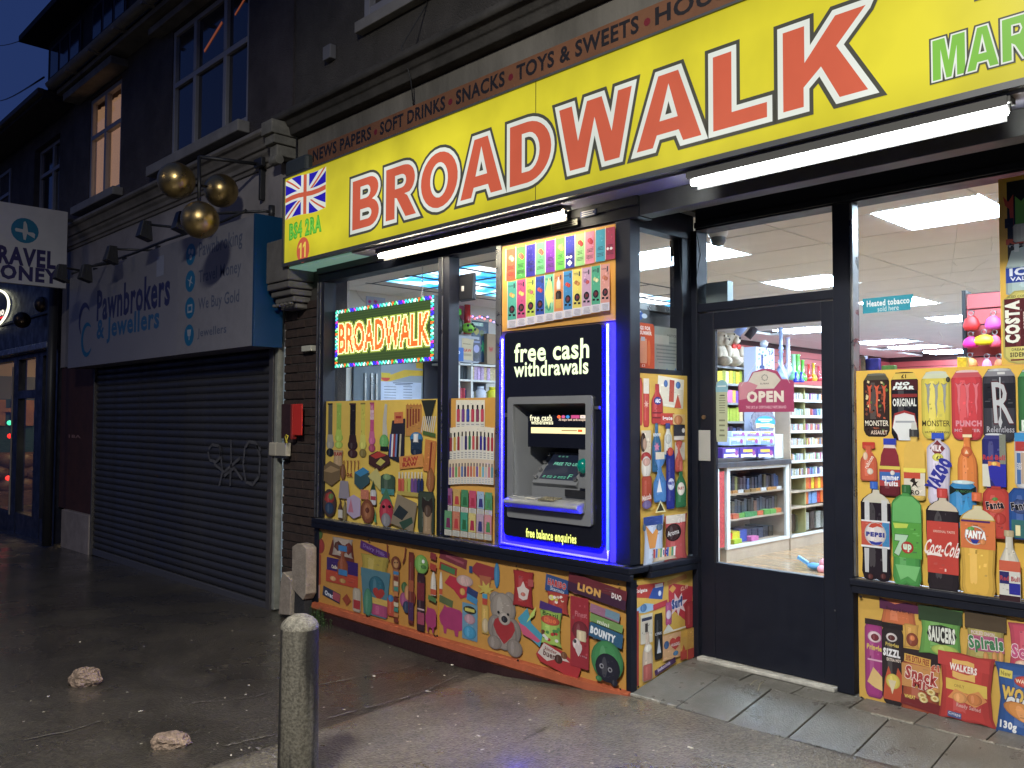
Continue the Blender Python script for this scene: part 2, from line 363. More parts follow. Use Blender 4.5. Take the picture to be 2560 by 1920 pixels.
for pts in ([(640,1749),(698,1729),(760,1723),(807,1714),(870,1700),(933,1686),(1000,1672),(1048,1659)], [(480,1768),(560,1762),(640,1749)], [(1145,1690),(1067,1731),(990,1759),(893,1786),(800,1815)], [(560,1885),(640,1865),(694,1852)], [(60,1862),(190,1836),(260,1812)], [(640,1889),(700,1925)]):
    q = [at(x, y, 'z', -.13) for x, y in pts]; q2 = []
    for a, b in zip(q, q[1:]):
        for k in range(8):
            p = a.lerp(b, k/8); wdt = random.uniform(.002, .010); n_ = Vector((-(b-a).y, (b-a).x, 0)).normalized()
            j = random.uniform(-.006, .006); q2.append((p+n_*(j-wdt), p+n_*(j+wdt)))
    vs = [(p.x, p.y, gz(p.x, p.y)+.0065) for pr in q2 for p in pr]
    m.add(vs, [(2*i, 2*i+1, 2*i+3, 2*i+2) for i in range(len(q2)-1)])
m.build('tarmac_seam', mat('gritty_seam', (.14,.13,.11), .6, var=.7, vs=60, bump=.8, bs=150), kind='structure', rn=False)
# paving slabs that ramp up to the shop door
ramp = empty('slab_ramp', (1.5, .2, 0), kind='structure')
def rz(y): return .002+.082*sstep(-.02, .5, y)
MB().add([(-.02,-.01,-.008),(5,-.01,-.008),(5,.45,.062),(-.02,.45,.062),(5,.64,.082),(-.02,.64,.082)], [(0,1,2,3),(3,2,4,5)]).build('slab_bed', m_joint, ramp, rn=False)
xj = [-.01]+[.305+.311*i for i in range(15)]
for i in range(len(xj)-1):
    for (ya, yb) in ((-.005, .418), (.426, .64)):
        off = 0 if ya < 0 else .11
        xa, xb = xj[i]+off+.004, xj[i+1]+off-.004
        if ya > 0 and i == 0: xa = .0
        dz = random.uniform(-.002, .003); za, zb = rz(ya)+dz, rz(yb)+dz
        if ya > 0: za, zb = .078+dz, .088+dz
        s = MB().add([(xa,ya,za-.04),(xb,ya,za-.04),(xb,yb,zb-.04),(xa,yb,zb-.04),(xa,ya,za),(xb,ya,za),(xb,yb,zb),(xa,yb,zb)],
                 [(0,3,2,1),(4,5,6,7),(0,1,5,4),(1,2,6,5),(2,3,7,6),(3,0,4,7)])
        s.build('paving_slab', m_slab, ramp, bevel=.003)
m = MB()  # cement smear along the joints
for (a, b, y) in ((1.15, 4.5, .422), (0.0, .3, -.002)):
    xs_ = grid(a, b, .05)
    for x0, x1 in zip(xs_, xs_[1:]):
        wv = random.uniform(.003, .012); zz = rz(.42) if y > 0 else .004
        if random.random() < .85: m.box(x0, x1, y-wv, y+wv*.8, zz-.01, zz+.003)
m.build('mortar_smear', mat('pale_mortar', (.34,.32,.27), .9, var=.4, vs=40, bump=.5), ramp, kind='stuff')
# ================================================================== shop building
shop = empty('shop_building', (-.5, 3, 0), 'shop building of grey cement and roughcast above the lit yellow sign', 'building')
m = MB()
m.box(-3.92, 8, .06, .30, 3.02, 3.975)
m.build('fascia_wall', m_cement, shop)
m = MB(); m.box(-3.92, 8, .12, .4, 4.12, 9)
m.build('upper_wall', m_rough, shop)
m = MB()   # dark moulding between cement band and roughcast
m.prism([(.11,4.24),(-.04,4.225),(-.06,4.20),(-.06,4.185),(-.12,4.17),(-.13,4.13),(-.12,4.11),(-.075,4.10),(-.05,4.06),(-.035,4.055),(-.02,3.99),(.11,3.98)], 'x', -3.92, 8)
m.build('cornice', mat('sooty_moulding', (.06,.056,.05), .9, var=.5, vs=4, bump=.4), shop, bevel=.008)
m = MB(); m.box(-2.85, -1.3, .04, .118, 4.63, 4.72); m.build('window_sill', m_sill, shop, bevel=.006)
wf = MB(); wf.box(-2.74,-2.67,.06,.16,4.722,6); wf.box(-1.5,-1.43,.06,.16,4.722,6); wf.box(-2.669,-1.501,.06,.16,4.722,4.79); wf.box(-2.1,-2.05,.06,.16,4.79,6)
wfo = wf.build('window', m_wpvc, shop, bevel=.004)
Bx('pane', (-2.67,-1.5,.135,.145,4.79,6), mat('night_window_glass', (.02,.022,.03), .06, spec=.8, coat=.3), wfo)
Bx('vent_cover', (-3.36,-3.24,.06,.12,4.56,4.68), mat('grey_vent', (.2,.2,.21), .6), shop, bevel=.006)
# box of the shop: side, ceiling void, back
m = MB(); m.box(-4.3, -4.1, .3, 13.6, -.2, 4); m.box(-4.3, 6, 13.4, 13.6, -.2, 4); m.box(5.6, 5.8, .65, 13.4, -.2, 4); m.build('side_wall', m_cement, shop)
# concrete nib between the two shops carried on a moulded corbel
cb = MB()
for (x0, x1, y0, z0, z1) in ((-3.80,-3.42,-.20,2.66,3.02),(-3.80,-3.43,-.19,2.60,2.655),(-3.79,-3.45,-.155,2.545,2.595),(-3.78,-3.47,-.12,2.49,2.54),(-3.76,-3.50,-.08,2.44,2.485)): cb.box(x0, x1, y0, .05, z0, z1)
for i in range(5): cb.box(-3.78+i*.065, -3.75+i*.065, -.15, -.1, 2.462, 2.488)
cb.build('moulded_corbel', m_stone, shop, bevel=.012)
# end scroll of the cornice
es_ = MB(); es_.box(-3.93,-3.74,-.20,.1,3.98,4.10); es_.box(-3.92,-3.75,-.17,.1,3.90,3.975); es_.box(-3.90,-3.77,-.13,.1,3.80,3.895); es_.tube([(-3.9,-.10,3.77),(-3.77,-.10,3.77)], .045, 10)
es_.build('cornice_end_block', mat('pale_weathered_stone', (.20,.195,.17), .85, var=.4, vs=9, bump=.4), shop, bevel=.008)
cw_ = MB(); cw_.tube([(-3.72,.03,4.05),(-3.70,.02,3.7),(-3.715,.02,3.3),(-3.70,.03,2.95)], .006, 6); cw_.build('wall_cable', m_dark, shop); cw_ = MB(); cw_.tube([(-1.9,.115,4.9),(-2.0,.115,4.6),(-2.02,-.10,4.22),(-2.0,-.03,4.0),(-2.05,.05,3.75)], .005, 6); cw_.build('wall_cable', m_dark, shop)
# brick pier
pier = empty('brick_pier', (-3.6, .1, -.2), 'narrow sooty brick pier between the roller shutter and the lit shop window', 'pier')
Bx('mortar_core', (-3.868,-3.272,.042,.28,-.25,2.75), m_mortar, pier)
mesh0 = None
for r in range(36):
    z = -.235+r*.0765; x = -3.865-(.112 if r % 2 else 0)
    while x < -3.28:
        xa, xb = max(x, -3.866), min(x+.213, -3.274)
        if xb-xa > .04:
            yy = random.uniform(.026, .036)
            MB().box(xa, xb, yy, .1, z, z+.0655).build('brick', m_brick, pier, bevel=.003)
        x += .224
# ---- fascia strip with lettering above the sign
strip = empty('lettered_strip', (-1, -.05, 3.55), 'dull brown strip lettered with news papers, soft drinks, snacks above the yellow sign', 'sign')
Bx('board', (-3.31, 4.6, -.10, .055, 3.50, 3.745), mat('faded_brown_board', (.19,.08,.036), .7, var=.25, vs=3, bump=.15), strip, bevel=.004)
Bx('grey_trim', (-3.31, 4.6, -.13, -.101, 3.512, 3.56), mat('grey_metal_trim', (.14,.145,.15), .5, var=.2), strip)
P = Print('y', -.10, -1)
def wt(txt, x0, x1, z0, z1, c, bold=.03, slant=0):
    ref = font(txt, bold, 3)[0]; a0, a1 = min(p[0] for p in ref), max(p[0] for p in ref); b0, b1 = min(p[1] for p in ref), max(p[1] for p in ref)
    vs, fs = font(txt, bold, 3)
    P.raw([(x0+(x-a0)/(a1-a0)*(x1-x0), z0+(y-b0)/(b1-b0)*(z1-z0)) for x, y in vs], fs, c)
ink = (.012,.010,.012)
def sx(px, py): return at(px, py, 'y', -.10).x
for txt, pa, pb in (('NEWS PAPERS', (782,395), (928,338)), ('SOFT DRINKS', (950,330), (1113,265)), ('SNACKS', (1140,255), (1262,205)), ('TOYS & SWEETS', (1291,195), (1597,68)), ('HOUSEHOLD', (1638,50), (2090,-110))):
    wt(txt, sx(*pa), sx(*pb), 3.622, 3.722, ink)
for px_ in ((939,336), (1126,262), (1277,203), (1618,57)):
    x = sx(*px_); P.pl([(x+.022*math.cos(k*math.tau/14), 3.662+.022*math.sin(k*math.tau/14)) for k in range(14)], (.16,.012,.02))
P.build(m_prnm, strip, 'lettering')
# ================================================================== the lit fascia sign
YS = -.22
def lightbox(name, boost, rough=.3, lo=.86, edge=1.0):
    m = bpy.data.materials.new(name); m.use_nodes = True; n, L = m.node_tree.nodes, m.node_tree.links; b = n['Principled BSDF']
    a = n.new('ShaderNodeAttribute'); a.attribute_name = 'Col'
    tc = n.new('ShaderNodeTexCoord'); mp = n.new('ShaderNodeMapping'); mp.inputs['Scale'].default_value = (1, 1, .8); L.new(tc.outputs['Object'], mp.inputs[0])
    t = n.new('ShaderNodeTexNoise'); t.inputs['Scale'].default_value = 1.4; t.inputs['Detail'].default_value = 2; L.new(mp.outputs[0], t.inputs['Vector'])
    wv = n.new('ShaderNodeTexNoise'); wv.inputs['Scale'].default_value = 7; L.new(mp.outputs[0], wv.inputs['Vector'])
    r = n.new('ShaderNodeMapRange'); r.inputs[1].default_value = .3; r.inputs[2].default_value = .7; r.inputs[3].default_value = lo*boost; r.inputs[4].default_value = 1.1*boost
    ad = n.new('ShaderNodeMath'); ad.operation = 'MULTIPLY_ADD'; ad.inputs[1].default_value = .26; L.new(wv.outputs[0], ad.inputs[0]); L.new(t.outputs[0], ad.inputs[2])
    sb = n.new('ShaderNodeMath'); sb.operation = 'SUBTRACT'; sb.inputs[1].default_value = .13; L.new(ad.outputs[0], sb.inputs[0]); L.new(sb.outputs[0], r.inputs[0])
    sx = n.new('ShaderNodeSeparateXYZ'); L.new(tc.outputs['Generated'], sx.inputs[0]); pp = n.new('ShaderNodeMath'); pp.operation = 'PINGPONG'; pp.inputs[1].default_value = .5; L.new(sx.outputs[2], pp.inputs[0])
    ed = n.new('ShaderNodeMapRange'); ed.inputs[1].default_value = 0; ed.inputs[2].default_value = .22; ed.inputs[3].default_value = edge; ed.inputs[4].default_value = 1; L.new(pp.outputs[0], ed.inputs[0])
    pr = n.new('ShaderNodeMath'); pr.operation = 'MULTIPLY'; L.new(ed.outputs[0], pr.inputs[0]); L.new(r.outputs[0], pr.inputs[1])
    L.new(a.outputs['Color'], b.inputs['Emission Color']); L.new(pr.outputs[0], b.inputs['Emission Strength'])
    sc_ = n.new('ShaderNodeVectorMath'); sc_.operation = 'SCALE'; sc_.inputs['Scale'].default_value = .15; L.new(a.outputs['Color'], sc_.inputs[0]); L.new(sc_.outputs[0], b.inputs['Base Color'])
    b.inputs['Roughness'].default_value = rough; MATS[name] = m; return m
m_lb = lightbox('backlit_lettering', .86, lo=.84); m_lbf = lightbox('backlit_sign_face', .90, lo=.74, edge=.80)
sign = empty('shop_sign', (.5, -.1, 2.78), 'long backlit yellow sign reading BROADWALK in red letters over the whole shop front', 'sign')
XL, XR = -3.455, 4.6
bx = MB(); bx.box(XL-.012, XR, YS+.012, .05, 2.765, 3.512); bx.box(XL-.02, XR, YS-.012, YS+.011, 2.765, 2.792); bx.box(XL-.02, XR, YS-.012, YS+.011, 3.503, 3.516); bx.box(XL-.02, XL-.001, YS-.012, YS+.011, 2.793, 3.502)
bx.build('casing', mat('grey_sign_casing', (.10,.105,.11), .45, .3, var=.2), sign)
Bx('underside_plate', (-2.499, XR, YS+.03, .04, 2.752, 2.764), mat('satin_soffit_plate', (.30,.30,.36), .6, var=.1), sign)
Bx('underside_panel', (XL, -2.50, YS+.03, .04, 2.752, 2.764), mat('glowing_soffit', (.45,.5,.47), .4, var=.1, emit=(.12,.24,.18), es=.8), sign)  # faint green glow put into the left stretch of the underside
# face panels: seam at x = -.489
seam = at(1339, 210, 'y', YS).x
P = Print('y', YS+.003, -1); yel = lin('ded230')
for a, b in ((XL, seam-.003), (seam+.003, XR)): P.n = 0; P.pl([(a,2.79),(b,2.79),(b,3.505),(a,3.505)], yel)
P.build(m_lbf, sign, 'face_panel')
P = Print('y', YS, -1)
def offs(loop, d):
    """loop moved outward by d (mitred); holes given clockwise move inwards of themselves"""
    n = len(loop); out = []
    for i in range(n):
        a, p, b = Vector(loop[i-1]), Vector(loop[i]), Vector(loop[(i+1) % n])
        e1 = (p-a).normalized(); e2 = (b-p).normalized(); n1 = Vector((e1.y, -e1.x)); n2 = Vector((e2.y, -e2.x))
        k = n1+n2; k = k/k.length_squared*2 if k.length > .45 else k.normalized()*2.2
        out.append((p.x+k.x*d, p.y+k.y*d))
    return out
def arc(cx, cz, rx, rz_, a0, a1, n=12): return [(cx+rx*math.cos(math.radians(a0+(a1-a0)*i/n)), cz+rz_*math.sin(math.radians(a0+(a1-a0)*i/n))) for i in range(n+1)]
B0, T0 = 2.912, 3.280
# outlines counter-clockwise, holes clockwise (x to the right, z up)
LET = [
 # B
 ([(-2.447,B0),(-2.25,B0)]+arc(-2.235,3.014,.128,.102,-80,72,9)+[(-2.206,3.106)]+arc(-2.232,3.192,.116,.088,-50,85,9)+[(-2.25,T0),(-2.447,T0)],
  [[(-2.344,3.224),(-2.27,3.224)]+arc(-2.262,3.178,.046,.046,85,-85,7)+[(-2.27,3.13),(-2.344,3.13)], [(-2.344,3.054),(-2.262,3.054)]+arc(-2.252,3.013,.052,.041,85,-85,7)+[(-2.262,2.973),(-2.344,2.973)]]),
 # R
 ([(-2.022,B0),(-1.917,B0),(-1.917,3.062),(-1.893,3.055),(-1.868,3.02),(-1.79,B0),(-1.671,B0),(-1.745,3.02),(-1.772,3.058),(-1.804,3.075)]+arc(-1.80,3.172,.114,.105,-62,85,9)+[(-1.82,T0),(-2.022,T0)],
  [[(-1.915,3.218),(-1.845,3.218)]+arc(-1.835,3.170,.049,.047,85,-85,7)+[(-1.845,3.122),(-1.915,3.122)]]),
 # O
 (arc(-1.426,3.094,.193,.187,-90,265,26), [arc(-1.426,3.094,.093,.118,-90,-445,22)]),
 # A
 ([(-1.206,B0),(-1.100,B0),(-1.076,2.973),(-.942,2.973),(-.917,B0),(-.812,B0),(-.946,T0),(-1.072,T0)], [[(-1.06,3.042),(-1.006,3.226),(-.951,3.042)]]),
 # D
 ([(-.746,B0),(-.61,B0)]+arc(-.60,3.096,.200,.184,-88,88,16)+[(-.61,T0),(-.746,T0)], [[(-.643,3.215),(-.60,3.215)]+arc(-.590,3.097,.096,.118,84,-84,10)+[(-.60,2.980),(-.643,2.980)]]),
 # W
 ([(-.338,T0),(-.254,B0),(-.140,B0),(-.072,3.178),(.001,B0),(.104,B0),(.188,T0),(.094,T0),(.050,3.070),(-.020,T0),(-.127,T0),(-.193,3.070),(-.240,T0)], []),
 # A
 ([(.220,B0),(.325,B0),(.350,2.973),(.486,2.973),(.512,B0),(.620,B0),(.484,T0),(.360,T0)], [[(.367,3.042),(.424,3.226),(.480,3.042)]]),
 # L
 ([(.688,B0),(.978,B0),(.978,2.983),(.791,2.983),(.791,T0),(.688,T0)], []),
 # K
 ([(1.060,B0),(1.160,B0),(1.160,3.000),(1.243,3.072),(1.327,B0),(1.452,B0),(1.314,3.143),(1.446,T0),(1.310,T0),(1.165,3.111),(1.165,T0),(1.060,T0)], []),
]
def ccw(loop): return sum(a[0]*b[1]-b[0]*a[1] for a, b in zip(loop, loop[1:]+loop[:1])) > 0
red, wht, gry, grn = lin('cf6044'), lin('e3e8de'), lin('4a4a40'), lin('7cbc42')
P = Print('y', YS, -1); P.n = 40
def letters(LET, d1, d2, c1, c2, c3):
    for d, c in ((d2, c3), (d1, c2), (0, c1)):
        for o_, hs in LET:
            loops = [o_ if ccw(o_) else o_[::-1]]+[(h[::-1] if ccw(h) else h) for h in hs]
            P.pl(loops[0], c, loops[1:])
            if not d: continue
            for lp in loops:
                lp = [p for p, q in zip(lp, lp[1:]+lp[:1]) if (Vector(p)-Vector(q)).length > 1e-4]
                for i in range(len(lp)):
                    a, p, b = Vector(lp[i-1]), Vector(lp[i]), Vector(lp[(i+1) % len(lp)]); e1, e2 = (p-a).normalized(), (b-p).normalized()
                    n1, n2 = Vector((e1.y, -e1.x))*d, Vector((e2.y, -e2.x))*d; k0 = P.n
                    P.n = k0-1+(i % 2)*.15; P.raw([p, b, b+n2, p+n2], [(0,1,2,3)], c)
                    if e1.x*e2.y-e1.y*e2.x > 0:
                        k = n1+n2; k = k*(2*d*d/k.length_squared) if k.length > .9*d else (n1+n2).normalized()*1.5*d
                        P.n = k0-1+.3; P.raw([p, p+n1, p+k, p+n2], [(0,1,2,3)], c)
                    P.n = k0
        continue
        for o_, hs in LET:
            o2 = o_ if ccw(o_) else o_[::-1]; L2 = offs(o2, d) if d else o2; H2 = []
            for h in hs:
                h2 = h[::-1] if ccw(h) else h; hh = offs(h2, d) if d else h2
                if not ccw(hh) and min(max(p[i] for p in hh)-min(p[i] for p in hh) for i in (0, 1)) > .012 and (len(h) > 3 or d < .025): H2.append(hh)
            P.pl(L2, c, H2)
for i, lt in enumerate(LET):
    P = Print('y', YS, -1); P.n = 40; letters([lt], .027, .046, red, wht, gry); P.build(m_lb, sign, 'letter')
P = Print('y', YS, -1); P.n = 40
g0, g1 = 2.872, 3.036
def sc_let(L, x0, w): return [([(x0+x*w, g0+z*(g1-g0)) for x, z in o], [[(x0+x*w, g0+z*(g1-g0)) for x, z in h] for h in hs]) for o, hs in L]
Mm = [([(0,0),(.25,0),(.25,.74),(.42,0),(.58,0),(.75,.74),(.75,0),(1,0),(1,1),(.62,1),(.5,.42),(.38,1),(0,1)], [])]
Aa = [([(0,0),(.27,0),(.33,.17),(.67,.17),(.73,0),(1,0),(.66,1),(.34,1)], [[(.37,.36),(.5,.83),(.63,.36)]])]
Rr = [([(0,0),(.3,0),(.3,.4),(.42,.34),(.68,0),(1,0),(.75,.42),(.92,.55),(.97,.72),(.9,.9),(.72,1),(0,1)], [[(.3,.83),(.6,.82),(.66,.7),(.58,.58),(.3,.57)]])]
Kk = [([(0,0),(.3,0),(.3,.27),(.42,.4),(.68,0),(1,0),(.64,.62),(.97,1),(.62,1),(.3,.6),(.3,1),(0,1)], [])]
Ee = [([(0,0),(1,0),(1,.2),(.35,.2),(.35,.4),(.9,.4),(.9,.6),(.35,.6),(.35,.8),(1,.8),(1,1),(0,1)], [])]
Tt = [([(.35,0),(.65,0),(.65,.8),(1,.8),(1,1),(0,1),(0,.8),(.35,.8)], [])]
for L, x0, w_ in ((Mm,1.715,.122),(Aa,1.844,.112),(Rr,1.970,.105),(Kk,2.09,.11),(Ee,2.21,.09),(Tt,2.31,.1)): letters(sc_let(L, x0, w_), .006, .013, grn, wht, gry)
P.build(m_lb, sign, 'market_lettering'); P = Print('y', YS, -1); P.n = 40; letters([([(1.885,3.155),(1.94,3.155),(1.94,3.33),(1.885,3.33)], [])], .006, .012, red, wht, gry)
P.build(m_lb, sign, 'upper_letter')
# post code, door number, flag
P = Print('y', YS, -1); P.n = 40
P.T('BS4 2RA', (724,548,804,590), lin('4fb33a'), bold=.05, out=[(.02, lin('2f8f2c'))], rot=0)
P.T('BS4 2RA', (726,551,802,587), lin('7ccf4a'), bold=-.005)
P.n += 2; c = at(758, 625, 'y', YS)
P.pl([(c.x+.098*math.cos(k*math.tau/24), c.z+.104*math.sin(k*math.tau/24)) for k in range(24)], red)
[P.pl([(c.x+u+dx, c.z+v) for u, v in ((.010,-.062),(.030,-.062),(.030,.062),(.012,.062),(-.014,.036),(-.014,.016),(.010,.032))], lin('efd65a')) for dx in (-.052, .012)]
P.build(m_lb, sign, 'post_code_and_number')
# union flag on its own white print
F_ = Print('y', YS, -1); F_.n = 30
fx0, fx1, fz0, fz1 = at(713,480,'y',YS).x+.012, at(815,455,'y',YS).x, 3.155, 3.478
wv = lambda x: .010*math.sin((x-fx0)/(fx1-fx0)*6.3)
def fq(pts, col):
    out = []
    for a, b in zip(pts, pts[1:]+pts[:1]):
        for k in range(6): t = k/6; x = a[0]+(b[0]-a[0])*t; z = a[1]+(b[1]-a[1])*t; out.append((fx0+x*(fx1-fx0), fz0+z*(fz1-fz0)+wv(fx0+x*(fx1-fx0))))
    F_.pl(out, col)
fb = lin('2a1fb0')
fq([(0,0),(1,0),(1,1),(0,1)], wht)
for t in ([(.17,0),(.40,0),(.40,.33)], [(.60,0),(.83,0),(.60,.30)], [(0,.10),(.32,.38),(0,.38)], [(1,.12),(1,.38),(.70,.38)], [(0,.90),(0,.62),(.30,.62)], [(1,.90),(.68,.62),(1,.62)], [(.15,1),(.40,.70),(.40,1)], [(.60,1),(.60,.68),(.83,1)]): fq(t, fb)
fq([(0,.44),(1,.44),(1,.56),(0,.56)], red); fq([(.46,0),(.54,0),(.54,1),(.46,1)], red)
for t in ([(0,1),(.05,1),(.38,.66),(.33,.66)], [(0,0),(.06,0),(.40,.36),(.34,.36)], [(1,0),(.95,0),(.62,.34),(.67,.34)], [(1,1),(.94,1),(.62,.62),(.68,.62)]): fq(t, red)
F_.build(m_lb, sign, 'flag_print')
# ================================================================== shop front joinery
front = empty('shop_front', Vector((-1, .05, -.1))-shop.location); front.parent = shop
def fr(name, *d, m=m_black, bevel=.003, mbev=None): return Bx(name, d, m, front, bevel)
GY = .03                                             # glass plane of the left bay
fr('header', -3.26, .07, -.01, .12, 2.635, 2.751)
fr('header_trim', -3.262, .072, -.028, -.0105, 2.70, 2.751, m=mat('dark_header_trim', (.03,.032,.034), .6))
fr('end_frame', -3.265, -3.165, -.012, .10, .70, 2.634)
for x in (-3.262, -3.222): fr('trim_strip', x, x+.012, -.020, -.0125, .70, 2.634, m=m_alu, bevel=0)
fr('end_post', -3.268, -3.205, -.012, .10, -.12, .615)
fr('mullion', -1.695, -1.575, -.004, .09, .70, 2.634)
fr('mullion_trim', -1.648, -1.640, -.010, -.0045, .70, 2.634, m=m_alu, bevel=0)
fr('silver_mullion', -1.100, -1.052, -.006, .09, .70, 2.634, m=m_alu)
fr('corner_post', -.100, .004, -.006, .085, .70, 2.634)
fr('corner_post_foot', -.028, .006, -.006, .05, -.02, .615)
fr('return_header', -.08, .002, .086, .62, 2.60, 2.751)
fr('return_frame_post', -.09, .001, .50, .60, .70, 2.599)
fr('return_rail', -.07, -.002, .086, .499, 1.772, 1.80, m=m_black)
# sills
fr('sill', -3.265, .03, -.045, .13, .655, .692, bevel=.006)
fr('sill_top', -3.20, -.02, -.043, .03, .6925, .6965, m=m_alu, bevel=0)
fr('sill_nosing', -3.265, .03, -.044, -.01, .617, .654, bevel=.004)
fr('return_sill', -.08, .045, .131, .64, .655, .692, bevel=.006)
fr('return_nosing', -.02, .040, .131, .635, .617, .654, bevel=.004)
# base
fr('stall_board', -3.205, -.03, .004, .06, .01, .616, m=m_yellow, bevel=0)
fr('return_board', -.04, -.001, .052, .60, .0, .616, m=m_yellow, bevel=0)
m = MB(); m.prism([(-.045,-.032),(-.035,.006),(.003,.016),(.003,-.045),(-.03,-.05)], 'x', -3.25, .005); m.build('orange_strip', m_orange, front)
m = MB(); m.box(-3.27, 0, -.028, .06, -.6, -.046); m.build('plinth', m_plinth, front)
# glass
def pane(*d):
    return Bx('pane', d, m_glass, front)
MB().add([(-3.165,GY,.70),(-1.695,GY,.70),(-1.695,GY,2.634),(-3.165,GY,2.634)], [(0,1,2,3)]).build('pane', m_glass, front)
MB().add([(-1.575,GY,.70),(-1.10,GY,.70),(-1.10,GY,2.634),(-1.575,GY,2.634)], [(0,1,2,3)]).build('pane', m_glass, front)
MB().add([(-.03,.086,.70),(-.03,.499,.70),(-.03,.499,2.6),(-.03,.086,2.6)], [(0,1,2,3)]).build('pane', m_glass, front)
# deep recess over door and right window
YD = .615
fr('recess_header', .03, 5, YD-.02, YD+.12, 2.655, 2.82)
fr('header_rail', .03, 5, YD-.035, YD-.021, 2.665, 2.70, m=m_black)
fr('soffit', .008, 5, .101, YD+.1, 2.80, 2.84, m=mat('dark_soffit', (.09,.095,.115), .6, var=.2))
fr('front_beam', .072, 5, -.008, .10, 2.640, 2.751, m=mat('dull_grey_beam', (.10,.10,.095), .6, var=.25, vs=6))
fr('door_jamb', .002, .042, YD-.025, YD+.09, .095, 2.654)
fr('transom', .043, .895, YD-.02, YD+.08, 2.155, 2.205)
fr('right_post', .896, .988, YD-.025, YD+.09, .09, 2.654)
fr('silver_strip', .989, 1.004, YD-.02, YD+.05, .70, 2.654, m=m_alu)
MB().add([(.043,YD+.02,2.206),(.895,YD+.02,2.206),(.895,YD+.02,2.654),(.043,YD+.02,2.654)], [(0,1,2,3)]).build('pane', m_glass, front)
MB().add([(1.005,YD+.01,.70),(3.2,YD+.01,.70),(3.2,YD+.01,2.654),(1.005,YD+.01,2.654)], [(0,1,2,3)]).build('pane', m_glass, front)
fr('right_frame', 3.2, 3.3, YD-.02, YD+.09, .09, 2.654)
fr('right_sill', .975, 3.3, YD-.045, YD+.1, .655, .690, bevel=.006)
fr('right_sill_top', 1.0, 3.3, YD-.043, YD-.002, .6905, .694, m=m_alu, bevel=0)
fr('right_nosing', .985, 3.3, YD-.038, YD+.05, .617, .654)
fr('right_board', 1.005, 3.3, YD-.004, YD+.05, .085, .616, m=m_yellow, bevel=0)
fr('threshold', .045, .893, YD-.05, YD+.06, .085, .108, m=mat('scuffed_white_threshold', (.5,.49,.44), .5, var=.4, vs=12, bump=.3), bevel=.006)
# ---- door
door = empty('door', Vector((.47, YD, .11))-shop.location); door.parent = shop
def dr(name, *d, m=m_black, bevel=.004): return Bx(name, d, m, door, bevel)
x0, x1, dy0, dy1 = .050, .888, YD-.005, YD+.04
GX0, GX1, GZ0, GZ1 = .145, .818, .668, 2.046
dr('left_stile', x0, GX0, dy0, dy1, .112, 2.148); dr('right_stile', GX1, x1, dy0, dy1, .112, 2.148)
dr('top_rail', GX0+.0005, GX1-.0005, dy0+.001, dy1, GZ1, 2.148); dr('kick_panel', GX0+.0005, GX1-.0005, dy0+.001, dy1, .112, GZ0)
MB().add([(GX0,YD+.02,GZ0),(GX1,YD+.02,GZ0),(GX1,YD+.02,GZ1),(GX0,YD+.02,GZ1)], [(0,1,2,3)]).build('pane', m_glass, door)
dr('glazing_bead', GX0+.001, GX0+.014, dy0-.004, dy0+.0005, GZ0, GZ1, m=m_dark)
a, b = at(1740, 1158, 'y', dy0), at(1777, 1163, 'y', dy0)
dr('push_plate', a.x, b.x, dy0-.006, dy0-.0002, 1.262, 1.445, m=mat('brushed_plate', (.55,.56,.53), .42, .35, var=.06))
c = at(1761, 1043, 'y', dy0); MB().tube([(c.x, dy0-.012, c.z), (c.x, dy0, c.z)], .012, 14).build('lock_cylinder', mat('brass_lock', (.30,.20,.12), .4, .8), door)
dr('hinge_line', x1-.012, x1-.004, dy0-.002, dy0+.0005, .5, .508, m=m_alu, bevel=0)
# screws in the joints of the black frame
# ---- alarm box, phone-number plate etc.
cl = empty('cable_on_frame', (.06, .6, 2.2), 'thin loose black cable hanging down beside the door frame', 'cable')
m = MB(); m.tube([(.052,.585,2.62),(.075,.583,2.5),(.045,.584,2.36),(.055,.585,2.21)], .003, 6); m.tube([(-.02,.49,2.6),(.006,.47,2.45),(.008,.485,2.3),(.012,.49,2.12)], .0025, 6); m.build('cable_run', m_dark, cl)
# ================================================================== fluorescent fittings
def em(name, c, s): return mat(name, (.8,.8,.8), .4, emit=c, es=s)
m_tube_w = em('warm_lit_tube', (1.0,.87,.66), 125); m_tube_c = em('cold_lit_tube', (.95,.98,.95), 125)
def tube_light(x0, x1, y, z, m, label, hx0=None, hx1=None):
    t = empty('fluorescent_light', ((x0+x1)/2, y, z), label, 'light', 'tube lights under the yellow sign')
    MB().tube([(x0, y, z), (x0+.02, y, z), (x1-.02, y, z), (x1, y, z)], [.016,.019,.019,.016], 12).build('lit_tube', m, t)
    b_ = MB(); b_.box((hx0 or x0)-.02, (hx1 or x1)+.02, y-.03, y+.035, z+.024, 2.751); b_.box(x0-.012, x0-.001, y-.008, y+.012, z-.004, z+.0235); b_.box(x1+.001, x1+.012, y-.008, y+.012, z-.004, z+.0235)
    Bx('added_glare_lip', (x0+.01, x1-.01, y+.0295, y+.035, z-.032, z+.0235), mat('matt_black_lip', (.012,.012,.012), .9), t); b_.box(x0-.01, x1+.01, y-.036, y-.031, z+.012, 2.751); b_.build('housing', mat('grey_light_housing', (.055,.055,.053), .7), t, bevel=.003)  # added rear lip screens the header from the tube, front lip the trim
tube_light(at(950,638,'y',-.12).x, at(1411,538,'y',-.12).x, -.12, 2.705, m_tube_w, 'warm lit tube light under the sign over the left window')
p_, q_ = at(1731,445,'y',-.17), at(2518,263,'y',-.17)
tube_light(p_.x, q_.x, -.17, 2.700, m_tube_c, 'cold white tube light under the sign over the shop door')
